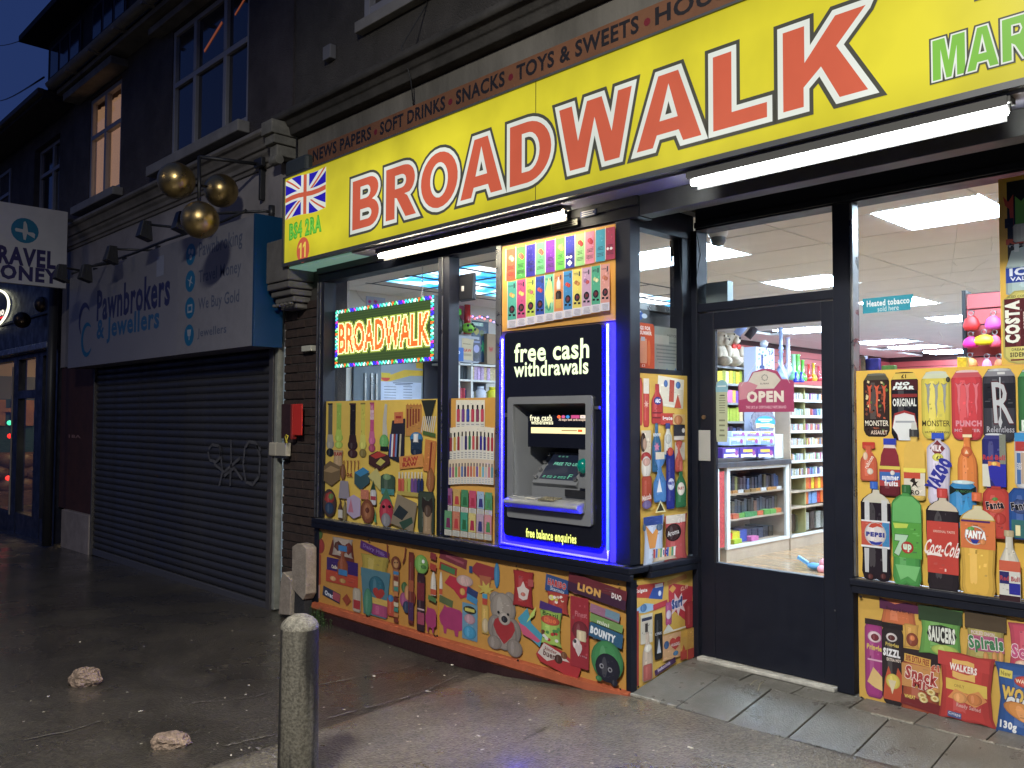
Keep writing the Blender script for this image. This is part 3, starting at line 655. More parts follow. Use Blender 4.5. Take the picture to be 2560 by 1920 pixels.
# ================================================================== wall lettering plates under the sign
n1 = empty('notice_plate', (-.55, -.03, 2.68), 'small pale notice plate on the black header beside the warm tube', 'plate')
def plate(root, pa, pb, z0, z1, Y, c, lines, name='plate', pc=(.03,.03,.03)):
    xa, xb = at(*pa, 'y', Y).x, at(*pb, 'y', Y).x
    Bx(name, (xa, xb, Y, Y+.004, z0, z1), mat('plate_%s' % name, c, .5), root)
    P = Print('y', Y, -1)
    for i in range(lines):
        z = z1-(i+.6)*(z1-z0)/lines; P.pl([(xa+.01,z),(xb-.012*(1+i%2),z),(xb-.012*(1+i%2),z+.006),(xa+.01,z+.006)], pc)
    P.build(m_prnm, root, 'small_print')
plate(n1, (1377,560), (1443,545), 2.655, 2.692, -.033, (.33,.33,.27), 3, 'pale_plate')
n2 = empty('notice_plate', (-.3, -.03, 2.68), 'small blue licence plate right of the pale notice plate', 'plate')
plate(n2, (1451,538), (1490,528), 2.690, 2.725, -.033, (.03,.05,.16), 3, 'blue_plate', (.5,.5,.5))
# ================================================================== cash machine
atm = empty('cash_machine', (-.6, 0, .70), 'black and grey cash machine with lit free cash withdrawals header and blue glow', 'cash machine')
AY = -.035
board = empty('machine_backing_board', (-.58, 0, .7), 'yellow board around the cash machine, lit blue by the light strip', 'panel')
BRD = True
m_gp = mat('gloss_black_surround', (.010,.011,.016), .16, var=.1, coat=.5)
m_ag = mat('mid_grey_moulding', (.20,.21,.22), .38, var=.08, rvar=.05)
AX0, AX1, AZ0, AZ1 = -.985, -.178, .775, 2.055
OX0, OX1, OZ0, OZ1 = -.935, -.238, .895, 1.645       # grey bezel
def rr(x0, x1, z0, z1, r, n=6):
    return arc(x1-r, z0+r, r, r, -90, 0, n)+arc(x1-r, z1-r, r, r, 0, 90, n)+arc(x0+r, z1-r, r, r, 90, 180, n)+arc(x0+r, z0+r, r, r, 180, 270, n)
# surround: front plate with hole for the bezel
def ring(m, outer, inner, y0, y1, mi=0):
    L = [outer, inner[::-1]]; pts = [p for l in L for p in l]; tri = tessellate_polygon([[Vector((u, v, 0)) for u, v in l] for l in L])
    n = len(pts); vs = [(u, y0, v) for u, v in pts]+[(u, y1, v) for u, v in pts]; fs = [tuple(t) for t in tri]+[tuple(i+n for i in t) for t in tri]
    o = 0
    for l in L:
        k = len(l); fs += [(o+i, o+(i+1)%k, n+o+(i+1)%k, n+o+i) for i in range(k)]; o += k
    m.add(vs, fs, mi)
m = MB(); ring(m, [(-1.05,.70),(-.102,.70),(-.102,2.634),(-1.05,2.634)], [(OX0,OZ0),(OX1,OZ0),(OX1,OZ1),(OX0,OZ1)], .006, .03); m.build('board', mat('tan_backing_board', (.13,.09,.10), .5), board)
m = MB(); ring(m, rr(AX0, AX1, AZ0, AZ1, .03), [(OX0+.01,OZ0+.01),(OX1-.01,OZ0+.01),(OX1-.01,OZ1-.02),(OX0+.01,OZ1-.02)], AY, .005); m.build('surround', m_gp, atm, bevel=.006)
IX0, IX1, IZ0, IZ1 = -.885, -.285, .985, 1.60
m = MB(); ring(m, rr(OX0, OX1, OZ0, OZ1, .02), rr(IX0, IX1, IZ0, IZ1, .01), AY-.018, AY-.001); m.build('bezel', m_ag, atm, bevel=.004)
# recess: tapering walls going back
D = .30
m = MB(); m.add([(IX0,AY-.001,IZ0),(IX1,AY-.001,IZ0),(IX1,AY-.001,IZ1),(IX0,AY-.001,IZ1),(IX0+.10,D,IZ0+.05),(IX1-.03,D,IZ0+.05),(IX1-.03,D,IZ1-.16),(IX0+.10,D,IZ1-.16)],
  [(0,4,7,3),(1,2,6,5),(0,1,5,4)]); m.build('recess_liner', m_ag, atm, rn=False)
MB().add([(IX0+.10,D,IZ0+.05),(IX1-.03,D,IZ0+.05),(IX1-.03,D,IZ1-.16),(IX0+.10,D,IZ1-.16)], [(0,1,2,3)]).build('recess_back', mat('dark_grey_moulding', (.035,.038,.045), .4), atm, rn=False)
# sloping top panel with the small header
sy0, sz0, sy1, sz1 = AY-.001, IZ1, D, IZ1-.16
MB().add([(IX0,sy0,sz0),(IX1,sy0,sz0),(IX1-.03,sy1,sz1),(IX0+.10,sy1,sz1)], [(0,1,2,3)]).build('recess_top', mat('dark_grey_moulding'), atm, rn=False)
# inner header plate facing out
HY = .012
hx0, hx1 = at(1320, 1040, 'y', HY).x, IX1-.004
Bx('header_plate', (hx0, hx1, HY, HY+.03, 1.335, 1.53), m_gp, atm)
m_lit = lightbox('lit_lettering', 1.25, lo=1.0)
P = Print('y', HY, -1)
P.T('free cash', (1325,1037,1380,1052), (1,.95,.62), bold=.02); P.T('withdrawals', (1328,1050,1383,1061), (1,.95,.62), bold=.02)
P.S('rect', (1328,1069,1474,1084), (1,.82,.42))
P.T('All major bank cards accepted', (1397,1046,1467,1054), (.8,.6,.45), bold=.02)
for i, c_ in enumerate(((1,.15,.05), (.6,.1,.25), (.05,.25,.6))): P.S('ell', (1393+i*11,1038,1402+i*11,1046), c_)
P.S('rect', (1428,1038,1449,1046), (.5,.07,.2)); P.S('rect', (1451,1038,1464,1046), (.9,.75,.6)); P.T('VISA', (1453,1040,1462,1044), (.05,.05,.3))
P.S('rect', (1445,1074,1456,1080), (.8,.1,.02)); P.S('rect', (1404,1075,1443,1078), (.35,.22,.10))
P.build(m_lit, atm, 'header_print')
# screen housing: tilted slab
def tilt(x0, x1, ya, za, yb, zb, th, name, m_, bevel=.004, par=None):
    d = Vector((0, yb-ya, zb-za)).normalized(); nrm = Vector((0, -d.z, d.y))*th
    vs = [Vector((x0,ya,za)), Vector((x1,ya,za)), Vector((x1,yb,zb)), Vector((x0,yb,zb))]
    return MB().add(vs+[v-nrm for v in vs], [(0,1,2,3),(7,6,5,4),(0,4,5,1),(1,5,6,2),(2,6,7,3),(3,7,4,0)]).build(name, m_, par or atm, bevel)
SXa, SXb = -.80, -.435
tilt(SXa, SXb, .03, 1.115, .20, 1.30, .05, 'screen_housing', m_ag)
tilt(SXa+.045, SXb-.03, .050, 1.139, .182, 1.283, -.002, 'screen', mat('dim_screen', (.02,.022,.03), .12, emit=(.012,.016,.03), es=1.0, coat=.4), bevel=0)
m = MB()
for k in range(4):
    for xx in (SXa+.022, SXb-.014):
        t = .14+k*.24; p = Vector((xx, .03+.17*t-.004, 1.115+.185*t+.004)); m.tube([p, p+Vector((0,-.012,.011))], .013, 10)
m.build('side_keys', mat('chromed_keys', (.5,.5,.5), .25, .9), atm)
def slope_print(x0, x1, t0, t1, txt, c, root, mt):
    ref, fs = font(txt, .0, 2); a0, a1 = min(p[0] for p in ref), max(p[0] for p in ref); b0, b1 = min(p[1] for p in ref), max(p[1] for p in ref); o = MB(); o.col = c
    o.add([(x0+(x-a0)/(a1-a0)*(x1-x0)+.12*(y-b0)/(b1-b0)*.02, .050+.132*(t0+(y-b0)/(b1-b0)*(t1-t0))-.004, 1.139+.144*(t0+(y-b0)/(b1-b0)*(t1-t0))+.0035) for x, y in ref], fs)
    o.build('screen_text', mt, root, col=True, rn=False)
slope_print(-.70, -.485, .56, .68, 'FREE TO USE', (.18,.55,.38), atm, m_lit)
slope_print(-.70, -.62, .90, .94, '= = =', (.12,.35,.25), atm, m_lit); slope_print(-.73, -.54, .05, .12, '= == = ===', (.1,.4,.25), atm, m_lit)
slope_print(-.525, -.495, .05, .22, 'F', (.1,.35,.22), atm, m_lit)
# keypad shelf
m = MB(); m.prism([(AY-.085,1.012),(AY-.095,.995),(AY-.06,.965),(.06,.965),(.06,1.03),(AY-.02,1.03)], 'x', IX0-.015, IX1-.003); m.build('keypad_shelf', m_ag, atm, bevel=.006)
Bx('lower_body', (IX0+.06, IX1-.02, .055, .2, 1.02, 1.115), m_ag, atm, bevel=.004)
m = MB()
for r_ in range(3):
    for k in range(5): m.box(-.62+k*.026, -.600+k*.026, -.115+.012+r_*.03, -.095+.012+r_*.03+.002, 1.0255+r_*.004, 1.033+r_*.004)
m.build('keypad', mat('worn_steel_keys', (.42,.38,.26), .4, .6), atm)
Bx('card_label', (-.745,-.665,-.085,-.045,1.024,1.029), mat('cream_label', (.6,.58,.5), .5), atm)
Bx('cash_slot', (-.53,-.30,.040,.056,1.045,1.085), m_dark, atm)
m = MB(); m.box(-.405,-.30,.02,.19,1.10,1.36); m.build('card_reader_column', m_ag, atm, bevel=.006)
m = MB(); m.lathe((-.352,.005,1.235), [(.001,-.045),(.03,-.03),(.038,0),(.03,.03),(.001,.045)], 14); m.build('green_card_slot', mat('green_translucent', (.0,.12,.10), .2, emit=(.0,.10,.07), es=.6), atm)
# big header lettering, lit
P = Print('y', AY, -1)
P.T('free cash', (1286,851,1473,901), (.86,1,.62), bold=.024, res=4); P.build(m_lit, atm, 'header_lettering'); P = Print('y', AY, -1); P.T('withdrawals', (1285,899,1471,939), (.86,1,.62), bold=.024, res=4); P.build(m_lit, atm, 'header_lettering'); P = Print('y', AY, -1)
P.T('free balance enquiries', (1315,1328,1441,1358), (.95,1,.25), bold=.025, out=[(.012,(.25,.3,.02))], res=3)
P.build(m_lit, atm, 'lower_lettering')
Bx('surround_clip', (-.972,-.948,AY-.012,AY-.0005,1.52,1.545), m_alu, atm); Bx('surround_clip', (-.222,-.186,AY-.012,AY-.0005,1.565,1.582), m_alu, atm)
# blue light strip round the cash machine
led = empty('blue_light_strip', (-.58, -.01, .7), 'glowing blue light strip running round the cash machine', 'light strip')
m_led = em('blue_diodes', (.0003,.0001,1.0), 120.0); m_led2 = em('bright_blue_diodes', (.0006,.0028,1.0), 120.0)
lz0, lz1 = .722, 2.052
MB().tube([(-.146,-.020,lz1),(-.146,-.020,lz0+.05)], .0085, 8).build('right_run', m_led2, led)
MB().tube([(-1.030,-.008,lz1-.03),(-1.030,-.008,lz0)], .0075, 8).build('left_run', m_led, led)
MB().tube([(-1.030,-.012,lz0-.002),(-.60,-.012,lz0-.008),(-.146,-.016,lz0-.008),(-.146,-.018,lz0+.05)], .007, 8).build('bottom_run', m_led, led)
# ================================================================== red LED window sign, chains, TV on bracket
LY = .085
ls = empty('led_matrix_sign', (-2.48, LY, 1.917), 'glowing LED matrix sign with BROADWALK inside a coloured dot border', 'sign')
lx0, lx1, lz0_, lz1_ = at(838,848,'y',LY).x, at(1085,820,'y',LY).x, 1.925, 2.400
Bx('case', (lx0, lx1, LY, LY+.05, lz0_, lz1_), mat('led_case', (.02,.03,.025), .5), ls)
NX, NZ = 96, 48; cw, chh = (lx1-lx0)/NX, (lz1_-lz0_)/NZ
G = {'B': ['1110','1001','1001','1110','1001','1001','1110'], 'R': ['1110','1001','1001','1110','1100','1010','1001'], 'O': ['0110','1001','1001','1001','1001','1001','0110'], 'A': ['0110','0110','1001','1001','1111','1001','1001'],
     'D': ['1110','1001','1001','1001','1001','1001','1110'], 'W': ['1001','1001','1001','1001','1111','1111','0110'], 'L': ['1000','1000','1000','1000','1000','1000','1111'], 'K': ['1001','1001','1010','1100','1010','1001','1001']}
px_ = [[0]*NX for _ in range(NZ)]
vsf, fsf = font('BROADWALK', .02, 3); fx = [p[0] for p in vsf]; fz = [p[1] for p in vsf]
ax0, ax1, az0, az1 = min(fx), max(fx), min(fz), max(fz)
tris = [[((vsf[i][0]-ax0)/(ax1-ax0)*88+4.2, (vsf[i][1]-az0)/(az1-az0)*24+12) for i in f] for f in fsf]
for t in tris:
    for k in range(1, len(t)-1):
        a, b, c = t[0], t[k], t[k+1]
        for i in range(int(min(a[0],b[0],c[0])), int(max(a[0],b[0],c[0]))+1):
            for j in range(int(min(a[1],b[1],c[1])), int(max(a[1],b[1],c[1]))+1):
                p = (i+.5, j+.5); s1 = (b[0]-a[0])*(p[1]-a[1])-(b[1]-a[1])*(p[0]-a[0]); s2 = (c[0]-b[0])*(p[1]-b[1])-(c[1]-b[1])*(p[0]-b[0]); s3 = (a[0]-c[0])*(p[1]-c[1])-(a[1]-c[1])*(p[0]-c[0])
                if (s1 >= 0 and s2 >= 0 and s3 >= 0) or (s1 <= 0 and s2 <= 0 and s3 <= 0):
                    if 0 <= i < NX and 0 <= j < NZ: px_[j][i] = 1
P = Print('y', LY, -1); base = (.030,.055,.012); P.pl([(lx0,lz0_),(lx1,lz0_),(lx1,lz1_),(lx0,lz1_)], base)
cyc = [(.1,1.3,.9),(.9,1.5,1.3),(.1,1.2,1.0),(1.5,1.5,1.3),(.2,1.0,.8),(1.6,.25,.03),(.05,.9,.2),(.6,1.4,1.0),(.05,.02,1.6),(.08,.02,1.3),(1.3,.05,.8),(.1,.9,1.3)]
for j in range(NZ):
    for i in range(NX):
        c_ = None; bd = min(i, j, NX-1-i, NZ-1-j)
        if bd < 3:
            s_ = i if (j < 3 or j >= NZ-3) else j+7
            if (i+j) % 3 == 2 and bd != 1: continue
            c_ = cyc[(s_//2) % 12]
        elif px_[j][i]: c_ = (1.7,.20,.03)
        else:
            nb = any(0 <= j+dj < NZ and 0 <= i+di < NX and px_[j+dj][i+di] for di in (-1,0,1) for dj in (-1,0,1))
            if nb: c_ = (1.9,1.75,.75)
            elif any(0 <= j+dj < NZ and 0 <= i+di < NX and px_[j+dj][i+di] for di in (-2,0,2) for dj in (-2,0,2)): c_ = (.30,.42,.05)
            elif j % 2: c_ = (.05,.085,.02)
        if c_:
            P.n = 3; x_, z_ = lx0+i*cw, lz0_+j*chh; P.raw([(x_+.1*cw,z_+.12*chh),(x_+.92*cw,z_+.12*chh),(x_+.92*cw,z_+.9*chh),(x_+.1*cw,z_+.9*chh)], [(0,1,2,3)], c_)
P.build(lightbox('led_dots', 1.35, lo=1.0), ls, 'lit_dots')
for k, px0 in enumerate((872, 1056)):
    x = at(px0, 700, 'y', LY+.02).x; ch = empty('hanging_chain', (x, LY+.02, 2.40), ['left thin chain holding up the LED sign', 'right thin chain holding up the LED sign'][k], 'chain', 'chains holding the LED sign')
    m = MB(); zz = 2.40; i = 0
    while zz < 2.72:
        r_ = .009; pts = [(x+(.005 if i%2 else 0)*math.cos(a_)+(0 if i%2 else .0), LY+.02+(0 if i%2 else .005)*math.cos(a_), zz+.012+.012*math.sin(a_)) for a_ in [q*math.tau/8 for q in range(9)]]
        m.tube(pts, .0016, 5, cap=False); zz += .019; i += 1
    m.build('links', mat('chain_steel', (.5,.5,.52), .3, .9), ch)
tv = empty('small_monitor', (-1.6, .10, 2.3), 'small black monitor seen from behind, mounted beside the mullion', 'monitor')
a, b = at(1126, 762, 'y', .12), at(1158, 700, 'y', .12)
m = MB(); m.prism([(.09,2.335),(.10,2.515),(.125,2.52),(.125,2.325)], 'x', -1.59, -1.44); m.build('case', m_dark, tv, bevel=.006)
Bx('sticker', (-1.545, -1.522, .083, .0875, 2.395, 2.43), m_white, tv); Bx('arm', (-1.60, -1.575, .10, .12, 2.40, 2.44), m_dark, tv)
# ================================================================== pawnbroker's building
def atd(x, y, w): return CAM + (_R*((x-1280)/FPX) - _U*((y-960)/FPX) + _f)*w
m_rough2 = mat('dark_pebbledash', (.12,.105,.108), .95, var=.4, vs=2.5, bump=1.2, bs=80, dist=.03)
m_plas = mat('old_painted_fascia', (.30,.28,.28), .8, var=.3, vs=1.6, bump=.2, bs=30)
m_corn = mat('weathered_cornice', (.20,.185,.165), .85, var=.4, vs=3, bump=.4)
m_pane = mat('night_window_glass', (.02,.022,.03), .06, spec=.8, coat=.3)
m_lace = mat('pale_curtain', (.30,.29,.34), .8, var=.15)
pb = empty('pawnbroker_building', (-6.7, 3, -.2), 'dark pebbledashed terrace building above the closed pawnbroker shop', 'building')
W1 = (-6.60, -4.78, 4.41, 5.87); W2 = (-9.30, -8.15, 4.40, 5.80)
m = MB()   # front wall built round the two window openings
m.box(-9.95, W2[0], .10, .40, 4.06, 6.0); m.box(W2[1], W1[0], .10, .40, 4.06, 6.0); m.box(W1[1], -3.925, .10, .40, 4.06, 6.0)
for W in (W1, W2): m.box(W[0], W[1], .10, .40, 4.06, W[2]-.02); m.box(W[0], W[1], .10, .40, W[3]+.02, 6.0)
m.build('upper_wall', m_rough2, pb)
Bx('fascia_wall', (-9.95, -3.925, .0, .3, 2.20, 3.79), m_plas, pb)
m = MB(); m.prism([(.09,4.085),(-.19,4.065),(-.20,4.03),(-.18,4.01),(-.15,4.0),(-.12,3.955),(-.11,3.93),(-.085,3.925),(-.08,3.90),(-.05,3.87),(-.045,3.83),(-.025,3.825),(-.02,3.79),(.09,3.785)], 'x', -9.9, -3.94)
m.build('cornice', m_corn, pb, bevel=.01)
Bx('side_pier', (-9.95, -8.53, .02, .3, .28, 2.199), mat('dull_red_pier', (.055,.018,.014), .7, var=.35), pb)
Bx('pier_foot', (-9.62, -8.55, -.04, .3, -.24, .279), mat('grimy_white_block', (.30,.26,.24), .7, var=.25, vs=6, bump=.2), pb, bevel=.01)
P = Print('y', .02, -1); P.T('18A', (172,1087,202,1095), (.30,.17,.15), bold=.02); P.build(m_prnm, pb, 'door_number')
def casement(root, W, Y, tr, mull, lit=None, sill=True, lab=None):
    x0, x1, z0, z1 = W
    f = MB(); t = .055
    f.box(x0, x0+t, Y, Y+.07, z0, z1); f.box(x1-t, x1, Y, Y+.07, z0, z1); f.box(x0+t, x1-t, Y, Y+.07, z0, z0+t); f.box(x0+t, x1-t, Y, Y+.07, z1-t, z1)
    f.box(x0+t, x1-t, Y-.004, Y+.066, tr-.03, tr+.03)
    for q in mull: f.box(q-.035, q+.035, Y-.008, Y+.062, z0+t, tr-.0305); f.box(q-.035, q+.035, Y-.008, Y+.062, tr+.0305, z1-t)
    wn = f.build('window', m_wpvc, root, bevel=.006); xs = [x0+t]+list(mull)+[x1-t]
    for a, b in zip(xs, xs[1:]):
        for c, d in ((z0+t, tr-.03), (tr+.03, z1-t)):
            Bx('pane', (a+.03, b-.03, Y+.03, Y+.036, c, d), m_pane if lit is None else glass('house_glass', (.9,.9,.9)), wn)
    return wn
casement(pb, W1, .11, 5.24, (-6.02, -5.30))
casement(pb, W2, .11, 5.27, (-8.72,), lit=1)
Bx('sill', (-6.98, -4.72, -.03, .099, 4.27, 4.385), m_sill, pb, bevel=.012)
Bx('sill', (-9.62, -8.02, -.03, .099, 4.27, 4.375), m_sill, pb, bevel=.012)
Bx('window_head', (-9.75, -7.93, -.12, .099, 5.86, 5.96), m_corn, pb, bevel=.01)
Bx('window_head', (-6.95, -4.70, -.05, .099, 5.90, 5.98), m_corn, pb, bevel=.01)
m_cur = mat('glowing_curtain', (.5,.35,.2), .9, emit=(.60,.33,.18), es=.62, vs=6)  # curtain glows by itself, there is no lamp in the room
c_ = MB(); n_ = 26
for (a, b) in ((W2[0]+.01, -8.73), (-8.71, W2[1]-.01)):
    xs_ = grid(a, b, .05); vs = [(x, .20+.010*math.sin(x*40), z) for x in xs_ for z in (4.45, 5.7)]
    c_.add(vs, [(2*i, 2*i+2, 2*i+3, 2*i+1) for i in range(len(xs_)-1)], smooth=True)
c_.build('curtain', m_cur, pb, rn=False)
Bx('glowing_room_back', (-9.3, -8.1, .9, .95, 4.3, 5.95), mat('glowing_room_wall', (.5,.3,.15), .9, emit=(.5,.2,.06), es=.35), pb)  # back wall glows too, in place of room light
m = MB()   # glint painted as glowing orange bars on the upper panes of the big window
m.bar((-5.86,.136,5.44),(-5.45,.136,5.62), .004, .03); m.bar((-5.16,.136,5.60),(-4.90,.136,5.72), .004, .02)
m.build('painted_glint', mat('orange_glint', (.3,.1,.05), .4, emit=(.30,.075,.03), es=.55), pb)
# roof edge, gutter, dormer
m = MB(); m.box(-9.95, -3.95, -.14, .1, 6.0, 6.06); m.build('soffit', m_corn, pb)
g = MB(); vs = []; xs_ = grid(-9.98, -3.95, .9)
for x in xs_:
    for k in range(7): a_ = math.pi+k*math.pi/6; vs.append((x, -.21+.075*math.cos(a_), 6.13+.07*math.sin(a_)))
for x in xs_:
    for k in range(7): a_ = math.pi+k*math.pi/6; vs.append((x, -.21+.065*math.cos(a_), 6.132+.06*math.sin(a_)))
n7 = len(xs_)*7
g.add(vs, [(i*7+k, (i+1)*7+k, (i+1)*7+k+1, i*7+k+1) for i in range(len(xs_)-1) for k in range(6)]+[(n7+i*7+k, n7+i*7+k+1, n7+(i+1)*7+k+1, n7+(i+1)*7+k) for i in range(len(xs_)-1) for k in range(6)], smooth=True)
for x in xs_[1:-1]: g.box(x-.03, x+.03, -.29, -.13, 6.05, 6.075)
g.build('gutter', mat('grey_gutter', (.24,.225,.20), .6, var=.25), pb, rn=False)
m_tile = mat('dark_roof_tiles', (.03,.022,.02), .85, var=.5, vs=9, bump=.6)
rf = MB(); rf.add([(-9.95,-.12,6.10),(-3.9,-.12,6.10),(-3.9,3.2,8.4),(-9.95,3.2,8.4),(-9.95,3.2,6),(-3.9,3.2,6)], [(0,1,2,3),(3,2,5,4),(0,3,4),(1,5,2)]); rf.build('roof', m_tile, pb)
rw_ = MB()
for i in range(14):
    y = -.12+i*.24; z = 6.10+(y+.12)*.6928
    rw_.add([(-9.95,y,z+.035),(-3.9,y,z+.035),(-3.9,y+.25,z+.175),(-9.95,y+.25,z+.175),(-9.95,y,z+.008),(-3.9,y,z+.008)], [(0,1,2,3),(4,5,1,0)])
rw_.build('tile_courses', m_tile, pb, rn=False, kind='stuff')
dm = MB(); DY = .35; dm.box(-12.45, -9.1, DY, 3, 6.2, 7.50); dm.box(-8.9, -6.4, DY, 3, 6.2, 7.50)
m_dorm = mat('dark_hung_tile', (.035,.028,.03), .85, var=.4, vs=8, bump=.5)
m_pu = mat('dull_violet_cladding', (.055,.042,.06), .7, var=.3)
Bx('dormer', (-12.15, -5.9, DY, 3, 6.3, 7.55), m_dorm, pb)
Bx('dormer_roof', (-12.4, -5.7, DY-.38, 3.2, 7.555, 7.66), mat('flat_roof_edge', (.025,.02,.02), .8, var=.4, bump=.5), pb, bevel=.01)
for (a, b) in ((-11.95, -10.5), (-10.0, -8.7), (-8.2, -7.1)):
    wn = Bx('window', (a, b, DY-.03, DY-.001, 6.85, 7.42), m_pu, pb, bevel=.006); k = (b-a)/3
    for i in range(3): Bx('pane', (a+.06+i*k, a+k-.05+i*k, DY-.04, DY-.031, 6.92, 7.36), mat('violet_dusk_pane', (.03,.03,.06), .08, coat=.2), wn)
# ---- roller shutter
sh = empty('roller_shutter', (-6.2, -.05, -.2), 'closed dark roller shutter below the pawnbroker sign with faint sprayed tag', 'shutter')
m_sh = mat('dark_steel_slats', (.038,.038,.042), .45, .0, var=.2, vs=2, rvar=.1)
prof = [(-.018,0),(-.004,.012),(.002,.030),(.002,.048),(-.004,.066),(-.018,.0745)]
sx0, sx1 = -8.50, -3.99
z = -.12; first = None; i = 0
while z < 2.13:
    if first is None:
        s_ = MB(); vs = [(x, -y+.0, -.12+zz) for x in (sx0, sx1) for y, zz in prof]; n6 = len(prof)
        s_.add(vs, [(k, k+1, n6+k+1, n6+k) for k in range(n6-1)], smooth=True); first = s_.build('slat', m_sh, sh, rn=False)
    else:
        c = first.copy(); COL.objects.link(c); c.parent = sh; c.location.z += i*.075
    z += .075; i += 1
Bx('backing', (sx0, sx1, .04, .06, -.2, 2.2), m_dark, sh)
Bx('bottom_rail', (sx0, sx1, -.012, .035, -.205, -.122), mat('grey_bottom_rail', (.12,.12,.13), .45, .5), sh, bevel=.006)
Bx('guide_rail', (-4.035, -3.962, -.03, .05, -.21, 2.2), mat('worn_guide_rail', (.085,.08,.08), .5, .3, var=.3), sh, bevel=.004)
Bx('guide_rail', (-8.53, -8.495, -.03, .05, -.21, 2.2), mat('worn_guide_rail'), sh, bevel=.004)
Bx('pale_edge_trim', (-3.945, -3.90, -.02, .04, -.16, 2.62), mat('pale_edge_paint', (.24,.25,.22), .6, var=.3, vs=14), sh, bevel=.003)
gm = MB()
def ribbon(m, pts, wd, Y):
    q = [at(x, y, 'y', Y) for x, y in pts]
    for a, b in zip(q, q[1:]):
        n_ = (b-a).cross(Vector((0,1,0))).normalized()*wd/2
        m.add([a-n_, b-n_, b+n_, a+n_], [(0,1,2,3)])
for pts in ([(522,1122),(530,1112),(548,1115),(552,1140),(540,1155),(524,1150),(520,1130)], [(550,1115),(556,1180),(548,1215)], [(577,1100),(578,1150),(575,1215)], [(535,1160),(560,1180),(600,1145)], [(612,1120),(608,1160),(614,1205),(632,1212),(648,1190),(650,1140),(640,1108),(622,1104),(612,1120)], [(560,1190),(585,1170),(606,1200)], [(640,1115),(652,1125)]):
    ribbon(gm, pts, .030, -.012)
gm.build('sprayed_tag', mat('faded_spray_paint', (.085,.085,.095), .8, var=.5, vs=20), sh, rn=False)
# ---- pawn sign
ps = empty('pawnbroker_sign', (-6.3, -.15, 2.13), 'wide unlit pale sign reading Pawnbrokers & Jewellers over the roller shutter', 'sign')
m_pw = mat('pale_sign_board', (.20,.197,.215), .45, var=.07, vs=2)
Bx('board', (-8.72, -3.868, -.28, -.02, 2.13, 3.268), m_pw, ps)
Bx('blue_end', (-3.8675, -3.842, -.285, -.01, 2.125, 3.272), mat('bright_blue_return', (.004,.045,.12), .4, var=.1), ps)
P = Print('y', -.28, -1); navy = (.018,.022,.09); teal = (.004,.115,.24); gtx = (.07,.085,.13)
P.pl([(-5.43,2.131),(-3.87,2.131),(-3.87,3.267),(-5.43,3.267)], (.21,.207,.225))
P.T('Pawnbrokers', (243,700,425,784), navy, bold=.03); P.T('& Jewellers', (242,782,398,850), (.02,.10,.22), bold=.03)
P.T('Pawnbroking', (498,588,606,638), gtx, bold=.012); P.T('Travel Money', (497,662,603,704), gtx, bold=.012); P.T('We Buy Gold', (496,734,598,774), gtx, bold=.012); P.T('Jewellers', (494,816,566,844), gtx, bold=.012)
for i, (x, y) in enumerate(((477,636),(476,703),(475,770),(473,838))):
    P.S('ell', (x-12,y-27,x+12,y+27), teal)
    if i == 1: P.S([(.0,.45),(.4,.55),(.5,1),(.62,.95),(.6,.55),(1,.5),(.6,.4),(.62,.05),(.5,0),(.4,.42)], (x-8,y-14,x+8,y+14), (.30,.33,.38), rot=-25)
    elif i == 0: P.S('ell', (x-6,y-14,x,y), (.3,.33,.38)); P.S('ell', (x+1,y-14,x+7,y), (.3,.33,.38)); P.S('ell', (x-3,y+1,x+3,y+14), (.3,.33,.38))
    elif i == 2: P.S('rect', (x-6,y-9,x+6,y+12), (.3,.33,.38)); P.S('rect', (x-4,y-4,x+4,y+7), teal)
    else: P.S('trapd', (x-5,y-14,x+5,y+2), (.3,.33,.38), rot=180); P.S('rect', (x-1,y+2,x+1,y+12), (.3,.33,.38))
def crescent(cx, cz, r, th, a0, a1, col, sx_=1.0):
    o = []; n = 22
    for k in range(n+1): a_ = math.radians(a0+(a1-a0)*k/n); o.append((cx+r*sx_*math.cos(a_), cz+r*math.sin(a_)))
    for k in range(n, -1, -1):
        a_ = math.radians(a0+(a1-a0)*k/n); t_ = th*math.sin(math.pi*min(1, max(0, (k/n)*1.0)))**.6; o.append((cx+(r-t_)*sx_*math.cos(a_), cz+(r-t_)*math.sin(a_)))
    P.pl(o, col)
c1, c2 = at(211, 795, 'y', -.28), at(217, 845, 'y', -.28)
crescent(c1.x, c1.z-.02, .21, .075, 25, 240, navy, .95); crescent(c2.x, c2.z-.02, .21, .075, 40, 330, teal, .95)
P.S('rect', (392,640,410,690), (.25,.27,.34))
P.build(m_prnm, ps, 'lettering')
